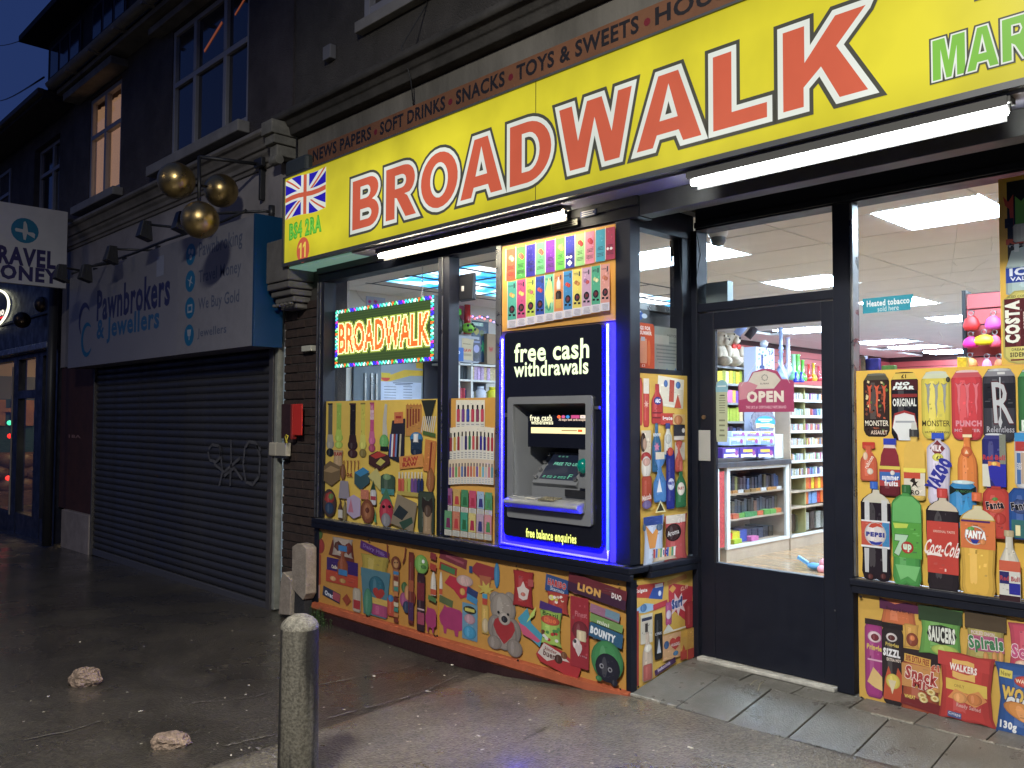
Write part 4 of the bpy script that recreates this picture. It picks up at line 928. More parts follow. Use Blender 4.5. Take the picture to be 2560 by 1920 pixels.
# ---- spotlights on arms
sp0 = [((640,530),(540,560)), ]
def spot(wx, head, hs, lab, wz=3.36):
    hs *= .62; root = empty('arm_spotlight', (wx, 0, wz), lab, 'spotlight', 'spotlights on arms over the pawnbroker sign')
    p = Vector((wx, -.02, wz)); q = Vector(head)
    m = MB(); m.tube([p, p+Vector((0,-.06,.0)), q], .013, 8); m.tube([p+Vector((0,0,-.06)), p+Vector((0,0,.06))], .03, 8); m.build('arm', m_dark, root)
    d = Vector((0, .35, -1)).normalized(); s = hs
    h = MB(); h.add([q+Vector(v) for v in ((-s*.45,-.03,.03),(s*.45,-.03,.03),(s*.45,.05,.03),(-s*.45,.05,.03),(-s*.7,-.07,-.13),(s*.7,-.07,-.13),(s*.7,.06,-.17),(-s*.7,.06,-.17))],
      [(0,1,2,3),(7,6,5,4),(0,4,5,1),(1,5,6,2),(2,6,7,3),(3,7,4,0)]); h.build('lamp_head', m_dark, root, bevel=.006)
    g_ = MB(); g_.bar(q+Vector((-s*.6,0,.02)), q+Vector((-s*.6,0,-.1)), .012); g_.bar(q+Vector((s*.6,0,.02)), q+Vector((s*.6,0,-.1)), .012); g_.build('yoke', m_dark, root)
for (wx, hp, w_, hs, lab) in ((-4.05,(452,538),7.9,.15,'spotlight arm half hidden behind the lowest gold ball'), (-5.2,(362,560),8.55,.15,'spotlight arm highest and just left of the gold balls'), (-6.6,(278,622),9.3,.15,'second spotlight arm from the travel money sign'),
                              (-7.6,(214,668),9.6,.15,'spotlight arm just right of the travel money sign'), (-8.6,(152,668),9.6,.15,'spotlight arm whose head overlaps the travel money sign')):
    spot(wx, atd(*hp, w_), hs, lab)
m = MB(); pts = [at(x, y, 'y', -.29) for x, y in ((615,535),(560,560),(470,590),(415,608),(340,638),(290,655),(240,668),(180,690))]; m.tube([p+Vector((0,0,.03)) for p in pts], .014, 6)
cbl = m.build('sagging_cable', m_dark); tag(cbl, 'black sagging cable along the top edge of the pawnbroker sign', 'cable')
# ---- three golden balls
gb = empty('pawnbroker_balls', (-4.22, -.6, 3.2), 'three golden balls hanging from an iron bracket on the pawnbroker wall', 'pawnbroker balls')
m_gold = mat('tarnished_gold', (.44,.32,.135), .33, .95, var=.22, vs=7, bump=.05, bs=30, rvar=.07)
for (px, py, w_, dia) in ((441,452,7.42,91), (553,477,7.95,83), (500,550,7.25,93)):
    c = atd(px, py, w_); MB().ball(c, dia/2*w_/FPX, 20).build('gold_ball', m_gold, gb)
m = MB(); rodt, rodb = atd(498,392,7.6), atd(498,512,7.5); m.tube([rodt, rodb], .017, 8)
m.tube([atd(498,398,7.6)+Vector((0,0,.02)), Vector((-4.22,-.02,3.83))], .017, 8); m.tube([atd(480,462,7.5), atd(516,466,7.7)], .013, 8); m.build('hanging_rod', m_dark, gb)
Bx('wall_plate', (-4.245,-4.205,-.05,-.002,3.50,3.90), m_dark, gb, bevel=.003); Bx('bracket_clamp', (-4.27,-4.12,-.09,-.051,3.79,3.87), m_dark, gb, bevel=.004)
# ---- projecting travel money sign
tm = empty('travel_money_sign', (-8.9, -1, 3.1), 'projecting white sign reading TRAVEL MONEY with plane roundel', 'sign')
TX = -8.9
a, b = at(170, 530, 'x', TX), at(170, 722, 'x', TX)
Bx('board', (TX-.08, TX, a.y-1.35, a.y, b.z, a.z), mat('white_sign_board', (.55,.55,.55), .5, var=.08), tm, bevel=.004)
P = Print('x', TX, 1)
P.S('rect', (-80,478,169,592), (.34,.38,.40)) if False else None
P.S('ell', (27,545,97,608), (.006,.16,.28)); P.S([(.0,.62),(.1,.55),(.35,.56),(.42,.15),(.5,0),(.58,.05),(.6,.45),(.95,.42),(1,.5),(.95,.6),(.62,.62),(.56,.98),(.46,1),(.4,.66),(.12,.8),(.02,.85)], (37,553,88,600), (.5,.52,.52), rot=180)
P.T('TRAVEL', (-42,618,140,664), (.02,.015,.10), bold=.045); P.T('MONEY', (-42,664,147,702), (.02,.015,.10), bold=.045)
P.build(m_prnm, tm, 'lettering'); m = MB(); m.box(TX-.06, TX-.02, a.y, .0, a.z-.12, a.z-.08); m.box(TX-.06, TX-.02, a.y, .0, b.z+.08, b.z+.12); m.build('brackets', m_dark, tm)
# ================================================================== cafe building further left
cf = empty('cafe_building', (-12, 3, -.3), 'dark terrace building with a dimly lit cafe front at the far left', 'building')
m_navy = mat('navy_painted_front', (.010,.012,.026), .4, var=.2, rvar=.1)
W3 = (-11.9, -10.65, 4.5, 5.7)
m = MB(); m.box(-20, W3[0], .12, .4, 3.9, 6.1); m.box(W3[1], -9.955, .12, .4, 3.9, 6.1); m.box(*W3[:2], .12, .4, 3.9, W3[2]); m.box(*W3[:2], .12, .4, W3[3], 6.1); m.build('upper_wall', m_rough2, cf)
casement(cf, W3, .2, 5.28, (-11.2,))
casement(cf, (-14.6,-13.2,4.5,5.7), .10, 5.28, (-13.9,))
Bx('sill', (-12.0,-10.55,.02,.119,4.40,4.5), m_sill, cf)
Bx('fascia_board', (-20, -10.0, -.12, .3, 2.46, 3.9), m_navy, cf)
Bx('fascia_rail', (-20, -10.0, -.17, -.121, 2.47, 2.56), m_alu, cf, bevel=.01)
Bx('fascia_rail', (-20, -10.0, -.15, -.121, 2.95, 3.0), m_dark, cf, bevel=.01)
m = MB()
for a, b in ((-20,-19.9), (-12.17,-11.90), (-11.03,-10.68), (-10.36,-10.0)): m.box(a, b, -.02, .1, -.3, 2.40)
m.box(-20, -10, -.025, .11, 2.401, 2.459); m.box(-20, -10.36, -.015, .09, -.3, .06)
m.build('frame', m_navy, cf)
Bx('transom_bar', (-11.899,-11.031,-.02,.08,1.80,1.92), m_navy, cf)
Bx('light_frame_edge', (-12.215,-12.175,-.03,.06,.0,2.3), mat('cream_frame_edge', (.42,.36,.27), .5), cf); Bx('light_frame_edge', (-11.60,-11.50,.30,.36,.0,1.95), mat('cream_frame_edge'), cf)
MB().add([(-20,.03,.06),(-10.36,.03,.06),(-10.36,.03,2.40),(-20,.03,2.40)], [(0,1,2,3)]).build('pane', m_glass, cf)
cr = empty('cafe_room', (-14, 2.5, -.25), kind='structure')
WXc = -17.5
def zc(y, px=60): return at(px, y, 'x', WXc).z
zz_ = [zc(y) for y in (1236, 1130, 1064, 998, 942)]
for nm, za, zb_, mt in (('brown_wall', -.4, zz_[1], mat('cafe_brown_wall', (.22,.12,.07), .8, var=.3)), ('teal_wall', zz_[1]+.001, zz_[3], mat('cafe_teal', (.03,.09,.11), .7)), ('grey_wall', zz_[3]+.001, zz_[4], mat('cafe_grey', (.15,.17,.16), .8)), ('cream_wall', zz_[4]+.001, 3.1, mat('cafe_cream', (.50,.40,.27), .9))):
    Bx(nm, (WXc-.1, WXc, .1, 8, za, zb_), mt, cr)
Bx('back_wall', (WXc,-9.9,8,8.1,-.3,3.1), mat('cafe_grey'), cr); Bx('room_ceiling', (WXc,-9.9,.3,8.1,3.1,3.2), mat('cafe_cream'), cr)
Bx('room_floor', (WXc-.1,-9.9,.1,8,-.33,-.28), mat('cafe_floor', (.13,.11,.07), .3, var=.3), cr); Bx('room_side', (-10.0,-9.9,.3,8,-.3,3.1), mat('cafe_grey'), cr)
y = .2; k_ = 0
while y < 4.5: Bx('wood_slat', (WXc+.001, WXc+.06, y, y+.16, zz_[2], zz_[3]-.02), mat('warm_wood', (.42,.20,.08), .6, var=.3), cr); y += .27
Bx('wood_rail', (WXc+.061, WXc+.08, .2, 4.5, (zz_[2]+zz_[3])/2, (zz_[2]+zz_[3])/2+.09), mat('warm_wood'), cr)
bn = MB()
for i in range(14):
    for j in range(3): bn.ball((WXc+.35, .5+i*.34+(.17 if j%2 else 0), zz_[0]+.22+j*.26), .2, 6, sc3=(.5,1.0,.75))
bn.box(WXc+.02, WXc+.75, .3, 5.2, -.28, zz_[0]+.12); bo = bn.build('tufted_bench', mat('brown_leather', (.20,.115,.075), .4, var=.3)); tag(bo, 'brown button tufted bench inside the far left cafe', 'bench')
for k, (x, y) in enumerate(((-15.2,1.6), (-13.4,1.2), (-16.0,2.9))):
    t = empty('cafe_table', (x, y, -.28), ['cafe table behind the middle window bar', 'cafe table nearest the navy pier', 'cafe table deepest in the cafe'][k], 'table', 'cafe tables')
    Bx('tabletop', (x-.6,x+.6,y-.35,y+.35,.44,.48), mat('light_wood_top', (.35,.24,.14), .5), t, bevel=.004); MB().tube([(x,y,-.27),(x,y,.44)], .04, 8).build('pedestal', m_dark, t)
lm = empty('cafe_ceiling_lamp', (-14, 2.5, 3.0), 'warm ceiling lamp inside the far left cafe', 'lamp')
Bx('lamp_panel', (-16.5,-11.5,1.6,2.1,3.04,3.08), mat('warm_lamp_panel', (.8,.7,.5), .5, emit=(1,.72,.38), es=9), lm)
for k, (px, py, c_, n_) in enumerate(((25,1090,(1,.02,.01),'red'), (24,1057,(.05,.6,.3),'green'), (20,1195,(.9,.03,.02),'dim red'), (120,1120,(1,.95,.6),'yellow white'))):
    p = at(px, py, 'y', .6 if k < 3 else .2); o = MB().ball(p, .045 if k < 3 else .05, 8).build('indicator_light', mat('glow_%d' % k, (.1,.1,.1), .5, emit=c_, es=3 if k < 3 else 4)); tag(o, 'small glowing %s light inside the far left cafe window' % n_, 'light')
nz = empty('neon_ring_sign', (-13, -.15, 3.2), 'oval white neon ring sign cut off at the left edge of the picture', 'sign')
c = at(-22, 777, 'y', -.14); e_ = at(25, 777, 'y', -.14); rz_ = at(0, 725, 'y', -.14).z-c.z
m = MB(); rx_ = (e_.x-c.x); m.tube([(c.x+rx_*math.cos(k*math.tau/40), -.16, c.z+rz_*1.1*math.sin(k*math.tau/40)) for k in range(41)], .018, 8, cap=False); m.build('neon_tube', mat('neon_white', (.8,.8,.7), .4, emit=(1,1,.72), es=1.9), nz)
P = Print('y', -.14, -1); P.T('no', (-4,775,10,789), (1,.9,.75), bold=.04); P.S('rect', (-10,793,10,797), (1,.03,.03)); P.build(m_lit, nz, 'lit_lettering')
# cafe gold balls, downpipe
for k, (px, py) in enumerate(((107,762),(55,800))):
    c = atd(px, py, 12.3); o = MB().ball(c, .115, 14).build('hanging_ball', mat('dark_bronze', (.10,.07,.045), .3, .9)); tag(o, ['upper dark bronze ball hanging before the far left cafe', 'lower dark bronze ball nearer the neon ring'][k], 'ball', 'dark balls before the cafe')
m = MB(); p = at(134, 700, 'y', -.2); m.tube([(p.x,-.2,3.9),(p.x,-.2,-.2)], .06, 10); dp = m.build('downpipe', m_dark); tag(dp, 'black downpipe between the cafe front and the pawnbroker sign', 'pipe')
rr2 = MB(); rr2.add([(-24,-.25,6.05),(-9.99,-.25,6.05),(-9.99,3.5,8.3),(-24,3.5,8.3)], [(0,1,2,3)]); rr2.box(-24,-9.99,-.30,.11,5.93,6.05); rr2.build('roof', m_tile, cf, rn=False)
Bx('gutter', (-24,-9.99,-.37,-.29,5.98,6.06), mat('dark_brown_gutter', (.05,.035,.03), .6), cf, bevel=.01)
# overhead wires against the sky
for k, (a, b) in enumerate((((-40,110,60),(215,12,22)), ((-40,235,60),(110,193,18)))):
    p, q = atd(*a), atd(*b); pts = [p.lerp(q, t/12)+Vector((0,0,-.5*math.sin(math.pi*t/12))) for t in range(13)]
    o = MB().tube(pts, .02, 5).build('overhead_wire', m_dark); tag(o, ['upper black wire crossing the blue sky', 'lower black wire crossing the blue sky'][k], 'wire', 'wires against the sky')
# ================================================================== inside the shop
CZ = 2.75
m_ct = mat('ceiling_tile_white', (.78,.77,.77), .85, var=.05, vs=3, bump=.1, bs=150)
m_pan = em('led_ceiling_panel', (.60,.80,1.0), 78.0)
room = empty('shop_ceiling', (0, 6, CZ), kind='structure')
Bx('ceiling_void', (-4.1, 0, .13, .735, CZ+.035, CZ+.06), mat('ceiling_void_grey', (.12,.12,.12), .9), room); Bx('ceiling_void', (-4.1, 5.6, .736, 13.4, CZ+.035, CZ+.06), mat('ceiling_void_grey', (.12,.12,.12), .9), room)
def clouds():
    m = bpy.data.materials.new('cloud_printed_panel'); m.use_nodes = True; n, L = m.node_tree.nodes, m.node_tree.links; b = n['Principled BSDF']
    tc = n.new('ShaderNodeTexCoord'); gm_ = n.new('ShaderNodeNewGeometry'); t = n.new('ShaderNodeTexNoise'); t.inputs['Scale'].default_value = 2.6; t.inputs['Detail'].default_value = 5; t.inputs['Distortion'].default_value = .6; L.new(gm_.outputs['Position'], t.inputs['Vector'])
    r = n.new('ShaderNodeValToRGB'); L.new(t.outputs[0], r.inputs[0]); e = r.color_ramp.elements
    e[0].position = .36; e[0].color = (.001,.13,.36,1); e[1].position = .56; e[1].color = (1.0,1.0,1.0,1); k = e.new(.46); k.color = (.05,.40,.70,1)
    L.new(r.outputs[0], b.inputs['Emission Color']); b.inputs['Emission Strength'].default_value = 2.8; b.inputs['Base Color'].default_value = (.1,.2,.3,1); MATS['clouds'] = m; return m
m_cl = clouds()
lights = [(-1.0,-.4,1.31), (-1.0,-.4,3.2), (-1.0,-.4,5.09), (-1.0,-.4,6.98), (.8,1.4,1.31), (.8,1.4,4.46), (-3.04,-2.44,6.98), (-3.04,-2.44,9.5), (-3.04,-2.44,10.76), (-1.0,-.4,9.5), (.8,1.4,7.61), (2.9,3.5,2.6), (2.9,3.5,6.98), (-3.04,-2.44,12.3)]
tile_mesh = {}
def inlight(x0, x1, y0, y1): return any(not (x1 <= a+.01 or x0 >= b-.01 or y1 <= y+.01 or y0 >= y+.59) for a, b, y in lights)
ys = [.13,.74]+[1.31+.63*i for i in range(20)]
xs = [-4.1,-3.4,-2.2,-1.0,.2,1.4,2.6,3.8,5.0,5.6]
for j in range(len(ys)-1):
    for i in range(len(xs)-1):
        a, b, c, d = xs[i], xs[i+1], ys[j], ys[j+1]
        if -3.65 < (a+b)/2 < -1.8 and .6 < c < 4.3 and not (a < -3.5): continue
        if c < .7 and a >= .2: continue
        if c < .7 and b > 0: b = 0
        parts = [(a, b)]
        if inlight(a, b, c, d): parts = [p for p in ((a, (a+b)/2), ((a+b)/2, b)) if not inlight(*p, c, d)]
        for p, q in parts: Bx('ceiling_tile', (p+.006, q-.006, c+.006, d-.006, CZ, CZ+.03), m_ct, room)
m = MB()
for x in (-3.58,-2.98,-2.38,-1.78): m.box(x-.012, x+.012, .68, 4.46, CZ-.004, CZ+.03)
for y in ys[1:8]: m.box(-3.6, -1.77, y-.012, y+.012, CZ-.003, CZ+.029)
m.build('ceiling_grid', mat('dark_grid', (.08,.09,.12), .6), room)
for j in range(1, 7):
    for i in range(3):
        x = -3.568+.6*i; o = Bx('cloud_light_panel', (x, x+.576, ys[j]+.013, ys[j+1]-.013, CZ+.004, CZ+.02), m_cl, room)
k = 0
for (a, b, y) in lights:
    o = Bx('ceiling_light', (a+.012, b-.012, y+.012, y+.605, CZ-.004, CZ+.02), m_pan)
    where = {(-1.0,1.31): 'nearest the door transom', (-1.0,3.2): 'second in from the door', (-1.0,5.09): 'third in from the door', (-1.0,6.98): 'fourth in from the door', (.8,1.31): 'largest, behind the top of the right window'}.get((a, y))
    far = ['far in the shop on the right', 'above the e-liquid shelves', 'deep in the shop left row', 'deepest pair in the left row', 'far in the middle row', 'far right row', 'right of the can poster', 'far right corner', 'against the back wall']
    if not where: where = far[k % len(far)]; k += 1
    tag(o, 'square white ceiling light panel, '+where, 'ceiling light', 'square ceiling lights in the shop')
floor = empty('shop_floor', (0, 5, .08), kind='structure')
Bx('floor_base', (-4.1, 5.6, .66, 13.4, .05, .082), mat('floor_gap', (.06,.03,.015), .8), floor)
m_fl = mat('honey_laminate', (.34,.225,.125), .22, var=.35, vs=2.5, vstretch=(1,9,1), coat=.2)
m_fl2 = mat('honey_laminate_light', (.40,.25,.135), .22, var=.35, vs=2.5, vstretch=(1,9,1), coat=.2)
for j in range(30):
    y = .67+j*.19; x = -2.6-(j*.37 % 1.2)
    while x < 2.2: Bx('floor_plank', (x+.001, x+1.199, y+.001, y+.189, .082, .092), random.choice((m_fl, m_fl2)), floor); x += 1.2
Bx('floor_far', (-4.1, 5.6, 6.37, 13.4, .0825, .091), mat('pale_far_floor', (.42,.39,.36), .4), floor); Bx('floor_side', (2.25, 5.6, .7, 6.37, .0825, .091), mat('pale_far_floor'), floor); Bx('floor_side', (-4.1, -2.65, .7, 6.37, .0825, .091), mat('pale_far_floor'), floor); Bx('inner_side_wall', (5.59, 5.599, .7, 13.3, .09, CZ), mat('white_side_wall', (.75,.74,.75), .7), floor)
# walls
iw = empty('shop_wall', (-4, 5, .1), kind='structure')
m_red = mat('red_slatwall', (.42,.075,.075), .5, var=.05)
m_wall = mat('cream_inner_wall', (.68,.68,.66), .75, var=.04)
Bx('plain_wall', (-4.099, -4.06, .13, 5.0, .05, CZ+.03), m_wall, iw)
Bx('slat_groove', (-4.099, -4.075, 5.001, 13.4, .1, CZ+.03), mat('dark_groove', (.05,.012,.012), .7), iw)
Bx('slat_groove', (-4.07, 5.6, 13.36, 13.4, .1, CZ+.03), mat('dark_groove'), iw)
for i in range(16):
    z = 1.0+i*.112
    if z+.1 > CZ: break
    Bx('slat', (-4.074, -4.055, 5.0, 13.355, z, z+.100), m_red, iw); Bx('slat', (-4.05, 5.6, 13.335, 13.359, z, z+.100), m_red, iw)
# gondola with pendant toys seen in the right window
gd = empty('red_slatwall_stand', (1.5, 2.5, .1), 'red slatted display stand with hanging keyrings inside the right window', 'display stand')
Bx('backing', (.93, 2.3, 2.53, 2.6, .1, 2.38), mat('dark_groove'), gd)
Bx('side_trim', (.905, .929, 2.49, 2.6, .1, 2.40), m_dark, gd)
for i in range(10): Bx('slat', (.931, 2.3, 2.505, 2.529, 1.30+i*.108, 1.30+i*.108+.098), m_red, gd)
kinds = [((2428,790),'c22a2a','red keyring purse hanging top left on the red stand',.055,.10), ((2483,790),'c0479a','pink keyring purse hanging top right on the red stand',.055,.09), ((2427,842),'cf1f7f','magenta keyring purse below the red one',.055,.075),
  ((2460,837),'d8b914','yellow crinkled keyring toy in the middle of the red stand',.075,.07), ((2487,838),'e0506a','coral keyring toy right of the yellow one',.04,.08), ((2425,895),'e08a4a','orange plush keyring low on the red stand',.05,.07), ((2467,898),'b58ad0','small lilac keyring low on the red stand',.03,.07), ((2497,898),'c06a3a','brown keyring low at the edge of the can poster',.03,.06)]
for (px, py), c_, lab, wd, ht in kinds:
    p = at(px, py, 'y', 2.44); r0 = empty('keyring', p, lab, 'keyring'); mt = mat('key_'+c_, lin(c_), .5, var=.2, vs=30)
    m = MB(); m.lathe((p.x, p.y, p.z-ht), [(.001,0),(wd*.8,.003),(wd,ht*.35),(wd*.75,ht*.8),(wd*.3,ht)], 14, sy=.4); m.build('pouch', mt, r0)
    m = MB(); m.tube([(p.x+.016*math.cos(a_*math.tau/10), p.y, p.z+.02+.016*math.sin(a_*math.tau/10)) for a_ in range(11)], .003, 5, cap=False); m.tube([(p.x,p.y+.08,p.z+.036),(p.x,p.y-.02,p.z+.034)], .003, 5); m.build('ring', m_alu, r0)
# low packets above the can poster
for k, (px0, px1, py0, c_) in enumerate(((2150,2163,890,'c9c9cf'), (2163,2196,897,'3b3fa0'), (2203,2236,914,'5f8f55'), (2392,2416,893,'e8d24a'))):
    a, b = at(px0, py0, 'y', .95), at(px1, 930, 'y', .95); o = Bx('packet', (a.x, b.x, .95, .99, b.z-.1, a.z), mat('pack_'+c_, lin(c_), .35, var=.4, vs=40), bevel=.004)
    tag(o, ['silver', 'dark blue', 'green and white', 'yellow'][k]+' packet peeking over the can poster in the right window', 'packet')
# ---- counter with glazed display
ct = empty('display_counter', (-2.1, 4.5, .09), 'white framed glass display counter with dark top seen through the door', 'counter')
CX = -1.75; m_cw = mat('counter_white', (.66,.66,.64), .4); m_wd = mat('light_oak', (.44,.34,.25), .5, var=.2, vs=3)
cy0, cy1 = at(1818, 1280, 'x', CX).y, at(1974, 1280, 'x', CX).y
Bx('plinth', (CX-.55, CX-.01, cy0, cy1, .092, .215), m_wd, ct)
Bx('worktop', (CX-.6, CX+.03, cy0-.25, cy1, 1.035, 1.085), mat('dark_worktop', (.06,.055,.06), .35), ct, bevel=.003)
m = MB(); gy0, gy1 = at(1826,1280,'x',CX).y, at(1966,1280,'x',CX).y
for d in ((CX-.03,CX,cy0,gy0,.2155,1.034), (CX-.03,CX,gy1,cy1,.2155,1.034), (CX-.03,CX,gy0+.0005,gy1-.0005,.2155,.25), (CX-.03,CX,gy0+.0005,gy1-.0005,1.0,1.034)): m.box(*d)
m.build('frame', m_cw, ct, bevel=.002)
Bx('case_back', (CX-.5, CX-.48, cy0, cy1, .22, 1.03), m_wd, ct); Bx('case_side', (CX-.479, CX-.031, cy1-.02, cy1, .22, 1.03), m_wd, ct); Bx('case_side', (CX-.479, CX-.031, cy0, cy0+.02, .22, 1.03), m_wd, ct)
Bx('case_floor', (CX-.479, CX-.031, cy0+.021, cy1-.021, .22, .24), m_wd, ct)
for z in (.50, .76): Bx('shelf', (CX-.46, CX-.04, cy0+.021, cy1-.021, z-.016, z), m_wd, ct)
MB().add([(CX-.015,gy0,.25),(CX-.015,gy1,.25),(CX-.015,gy1,1.0),(CX-.015,gy0,1.0)], [(0,1,2,3)]).build('pane', m_glass, ct)
def goods(name, x0, x1, y0, y1, z0, zh, n, cols, seed=1, label=None, gap=.15):
    rnd = random.Random(seed); m = MB(); y = y0
    for i in range(n):
        wy = (y1-y0)/n; h = zh*rnd.uniform(.8, 1); m.col = lin(rnd.choice(cols)); dx = rnd.uniform(0, .04)
        m.box(x0+dx, x1-dx*.4, y+wy*gap*.5, y+wy*(1-gap*.5), z0, z0+h); y += wy
    return m.build(name, mat('goods_print', rough=.45, attr=True, var=.5, vs=70), None, col=True, label=label, kind='stuff')
dk = ['2a2320','3a3440','4a4452','30384a','57503c','22282c']
goods('packets', CX-.42, CX-.1, gy0, gy1, .501, .19, 18, dk+['704a3a'], 3); goods('packets', CX-.12, CX-.05, gy0, gy1, .501, .055, 9, ['c2552f','3d8a4a','5a9a3a','c96a2a','2f6a4a'], 4, gap=.04)
goods('packets', CX-.40, CX-.08, gy0, gy1, .761, .17, 20, dk+['8a8a50','50608a'], 5); goods('packets', CX-.07, CX-.045, gy0, gy1, .761, .035, 10, ['b9803a','4a4a50','d0d0d0','8a6a3a'], 6, gap=.1)
goods('packets', CX-.40, CX-.15, gy0, gy1, .241, .12, 10, ['3a4a6a','2a3040','444'+'038'], 7)
for k, (c_, y, h, lab) in enumerate((('cf2f22',gy0+.12,.11,'red box'), ('d8cf2a',gy0+.27,.12,'yellow box'), ('3350a8',gy0+.40,.13,'blue box'), ('a9c032',gy0+.22,.05,'lime tray'), ('d070a8',gy0+.55,.05,'pink tray'))):
    o = Bx('toy_box', (CX-.13-.06*(k<3), CX-.05-.05*(k<3), y-.07, y+.08, .2415, .2415+h), mat('toy_'+c_, lin(c_), .4, var=.2, vs=20), bevel=.006); tag(o, 'bright '+lab+' on the lowest shelf of the glass counter', 'box')
rs = Bx('red_price_strip', (CX+.001, CX+.006, cy0-.16, cy0-.06, .25, 1.0), mat('red_print_strip', (.5,.06,.06), .5, var=.6, vs=45)); tag(rs, 'narrow red and white price strip left of the glass counter', 'price strip')
wp = Bx('white_counter_end', (CX-.5, CX+.02, cy0-.32, cy0-.17, .1, 1.03), m_cw, bevel=.004); tag(wp, 'white end panel of the counter just inside the door', 'panel')
# boxes piled on the counter
def bxs(n, px0, px1, py0, py1, X, c_, c2, labs, cat):
    for i in range(n):
        a, b = at(px0+(px1-px0)*i/n, (py0+py1)/2, 'x', X), at(px0+(px1-px0)*(i+1)/n, (py0+py1)/2, 'x', X); z0_, z1_ = at(px0, py1, 'x', X).z, at(px0, py0, 'x', X).z
        r0 = empty('chocolate_box', (X-.08, (a.y+b.y)/2, z0_), labs % ('left','middle','right')[i], cat, 'boxes piled on the counter')
        Bx('carton', (X-.16, X, a.y+.004, b.y-.004, z0_, z1_-.002), mat('box_'+c_, lin(c_), .4, var=.1), r0, bevel=.002)
        P = Print('x', X, 1); ax, bx_ = px0+(px1-px0)*(i+.08)/n, px0+(px1-px0)*(i+.92)/n; h = py1-py0
        P.S('wave', (ax, py1-h*.45, bx_, py1-h*.08), c2); P.S('ell', (bx_-9, py0+h*.2, bx_-1, py0+h*.75), '9a4a8a'); P.S('rect', (ax+5, py0+h*.12, bx_-8, py0+h*.4), 'e3b64a' if i else 'd9dfe8')
        P.T('Galaxy', (ax, py0+h*.30, ax+16, py0+h*.66), '3a4aa0', bold=.02); P.build(m_prnm, r0)
CB = -1.83
bxs(3, 1829, 1938, 1078, 1092, CB, 'c5d4f2', '8a5fb0', '%s pale blue box in the top row on the counter', 'box')
bxs(3, 1824, 1936, 1093, 1114, CB+.03, 'b9cbef', '7c9ad8', '%s pale blue box in the second row on the counter', 'box')
bxs(3, 1806, 1936, 1120, 1146, CB+.06, '4a2f86', 'e8e0ef', '%s purple box in the bottom row on the counter', 'box')
a, b = at(1937, 1095, 'x', CB), at(1970, 1095, 'x', CB); zt, zb_ = at(1950, 1085, 'x', CB).z, at(1950, 1142, 'x', CB).z
o = Bx('white_carton', (CB-.3, CB, a.y, b.y, 1.09, zt), m_cw, bevel=.004); tag(o, 'plain white carton at the right end of the counter top', 'carton')
p = at(1912, 1055, 'x', CB); r0 = empty('sweet_display', (CB-.05, p.y, 1.3), 'round blue sweet display sign with foil trim above the stacked boxes', 'display')
m = MB(); n = 26; m.prism([(p.y+.24*math.cos(k_*math.tau/n)*(1+.06*(k_%2)), p.z+.15*math.sin(k_*math.tau/n)*(1+.06*(k_%2))) for k_ in range(n)], 'x', CB-.03, CB-.01); m.build('foil_rim', mat('foil', (.5,.5,.6), .25, .6, var=.5, vs=40), r0)
P = Print('x', CB-.01, 1); P.S('ell', (1888,1040,1938,1072), '2a8fd8'); P.S('wave', (1890,1058,1936,1070), 'd9c48a'); P.S('rect', (1896,1047,1930,1051), 'dfe8f2'); P.S('rect', (1902,1053,1924,1055), 'dfe8f2'); P.build(m_prnm, r0)
# ---- shelves of e-liquid beyond
SX_ = -1.752
es2 = empty('bottle_shelves', (-1.9, 5.4, .1), 'tall wooden shelf unit packed with small bottles behind the glass counter', 'shelf unit')
ey0, ey1, ey2 = at(1975,1150,'x',SX_).y, at(2016,1150,'x',SX_).y, 6.6
Bx('back', (SX_-.35, SX_-.33, ey0, ey2, .1, 1.9), m_wd, es2); Bx('side', (SX_-.33, SX_, ey0, ey0+.02, .22, 1.9), m_wd, es2); Bx('divider', (SX_-.33, SX_-.02, ey1, ey1+.02, .22, 1.9), mat('olive_edge', (.32,.30,.13), .5), es2)
Bx('plinth', (SX_-.33, SX_, ey0, ey2, .09, .22), m_wd, es2); Bx('top', (SX_-.35, SX_+.03, ey0, ey2, 1.885, 1.91), m_wd, es2)
Bx('glass_base_rail', (SX_-.01, SX_+.01, ey0, ey2, .2205, .25), m_cw, es2)
brt = ['b8665a','6a86b0','7aa070','c8b870','a070a0','c89060','8ab8c0','d8d8e0','7a6aa0','c87a98']
lv = [at(1990, y, 'x', SX_).z for y in (997, 1037, 1075, 1112, 1150, 1188)]
for k, z in enumerate(lv):
    Bx('shelf', (SX_-.33, SX_-.005, ey0+.021, ey2, z-.03, z-.012), m_wd, es2); Bx('price_rail', (SX_-.004, SX_+.004, ey0+.021, ey2, z-.034, z-.004), m_cw, es2)
    goods('bottle_rows', SX_-.12, SX_-.02, ey0+.03, ey1-.01, z-.0115, .085, 24, brt+['d8d8d0']*10, 20+k, gap=.4)
    goods('bottle_rows', SX_-.12, SX_-.02, ey1+.03, ey2, z-.0115, .09, 30, brt+['d8d8d0']*8, 40+k, gap=.3)
for y in (1228, 1268): z = at(1990, y, 'x', SX_).z; Bx('shelf', (SX_-.33, SX_-.005, ey0+.021, ey2, z-.02, z), m_wd, es2)
for k, y in enumerate((1227, 1265)): goods('bottle_rows', SX_-.12, SX_-.02, ey1+.03, ey2, at(1990, y, 'x', SX_).z+.001, .15, 16, [['d8c23a','d06a2a','3f9a4a','c94a3a'],['c0302a','d06a2a','7090c0','b02a2a']][k], 60+k, gap=.05)
goods('bottle_rows', SX_-.28, SX_-.1, ey0+.05, ey2, .25, .22, 10, ['6a4a3a','8a8a6a','4a3a30','b0b0a8'], 70, gap=.3)
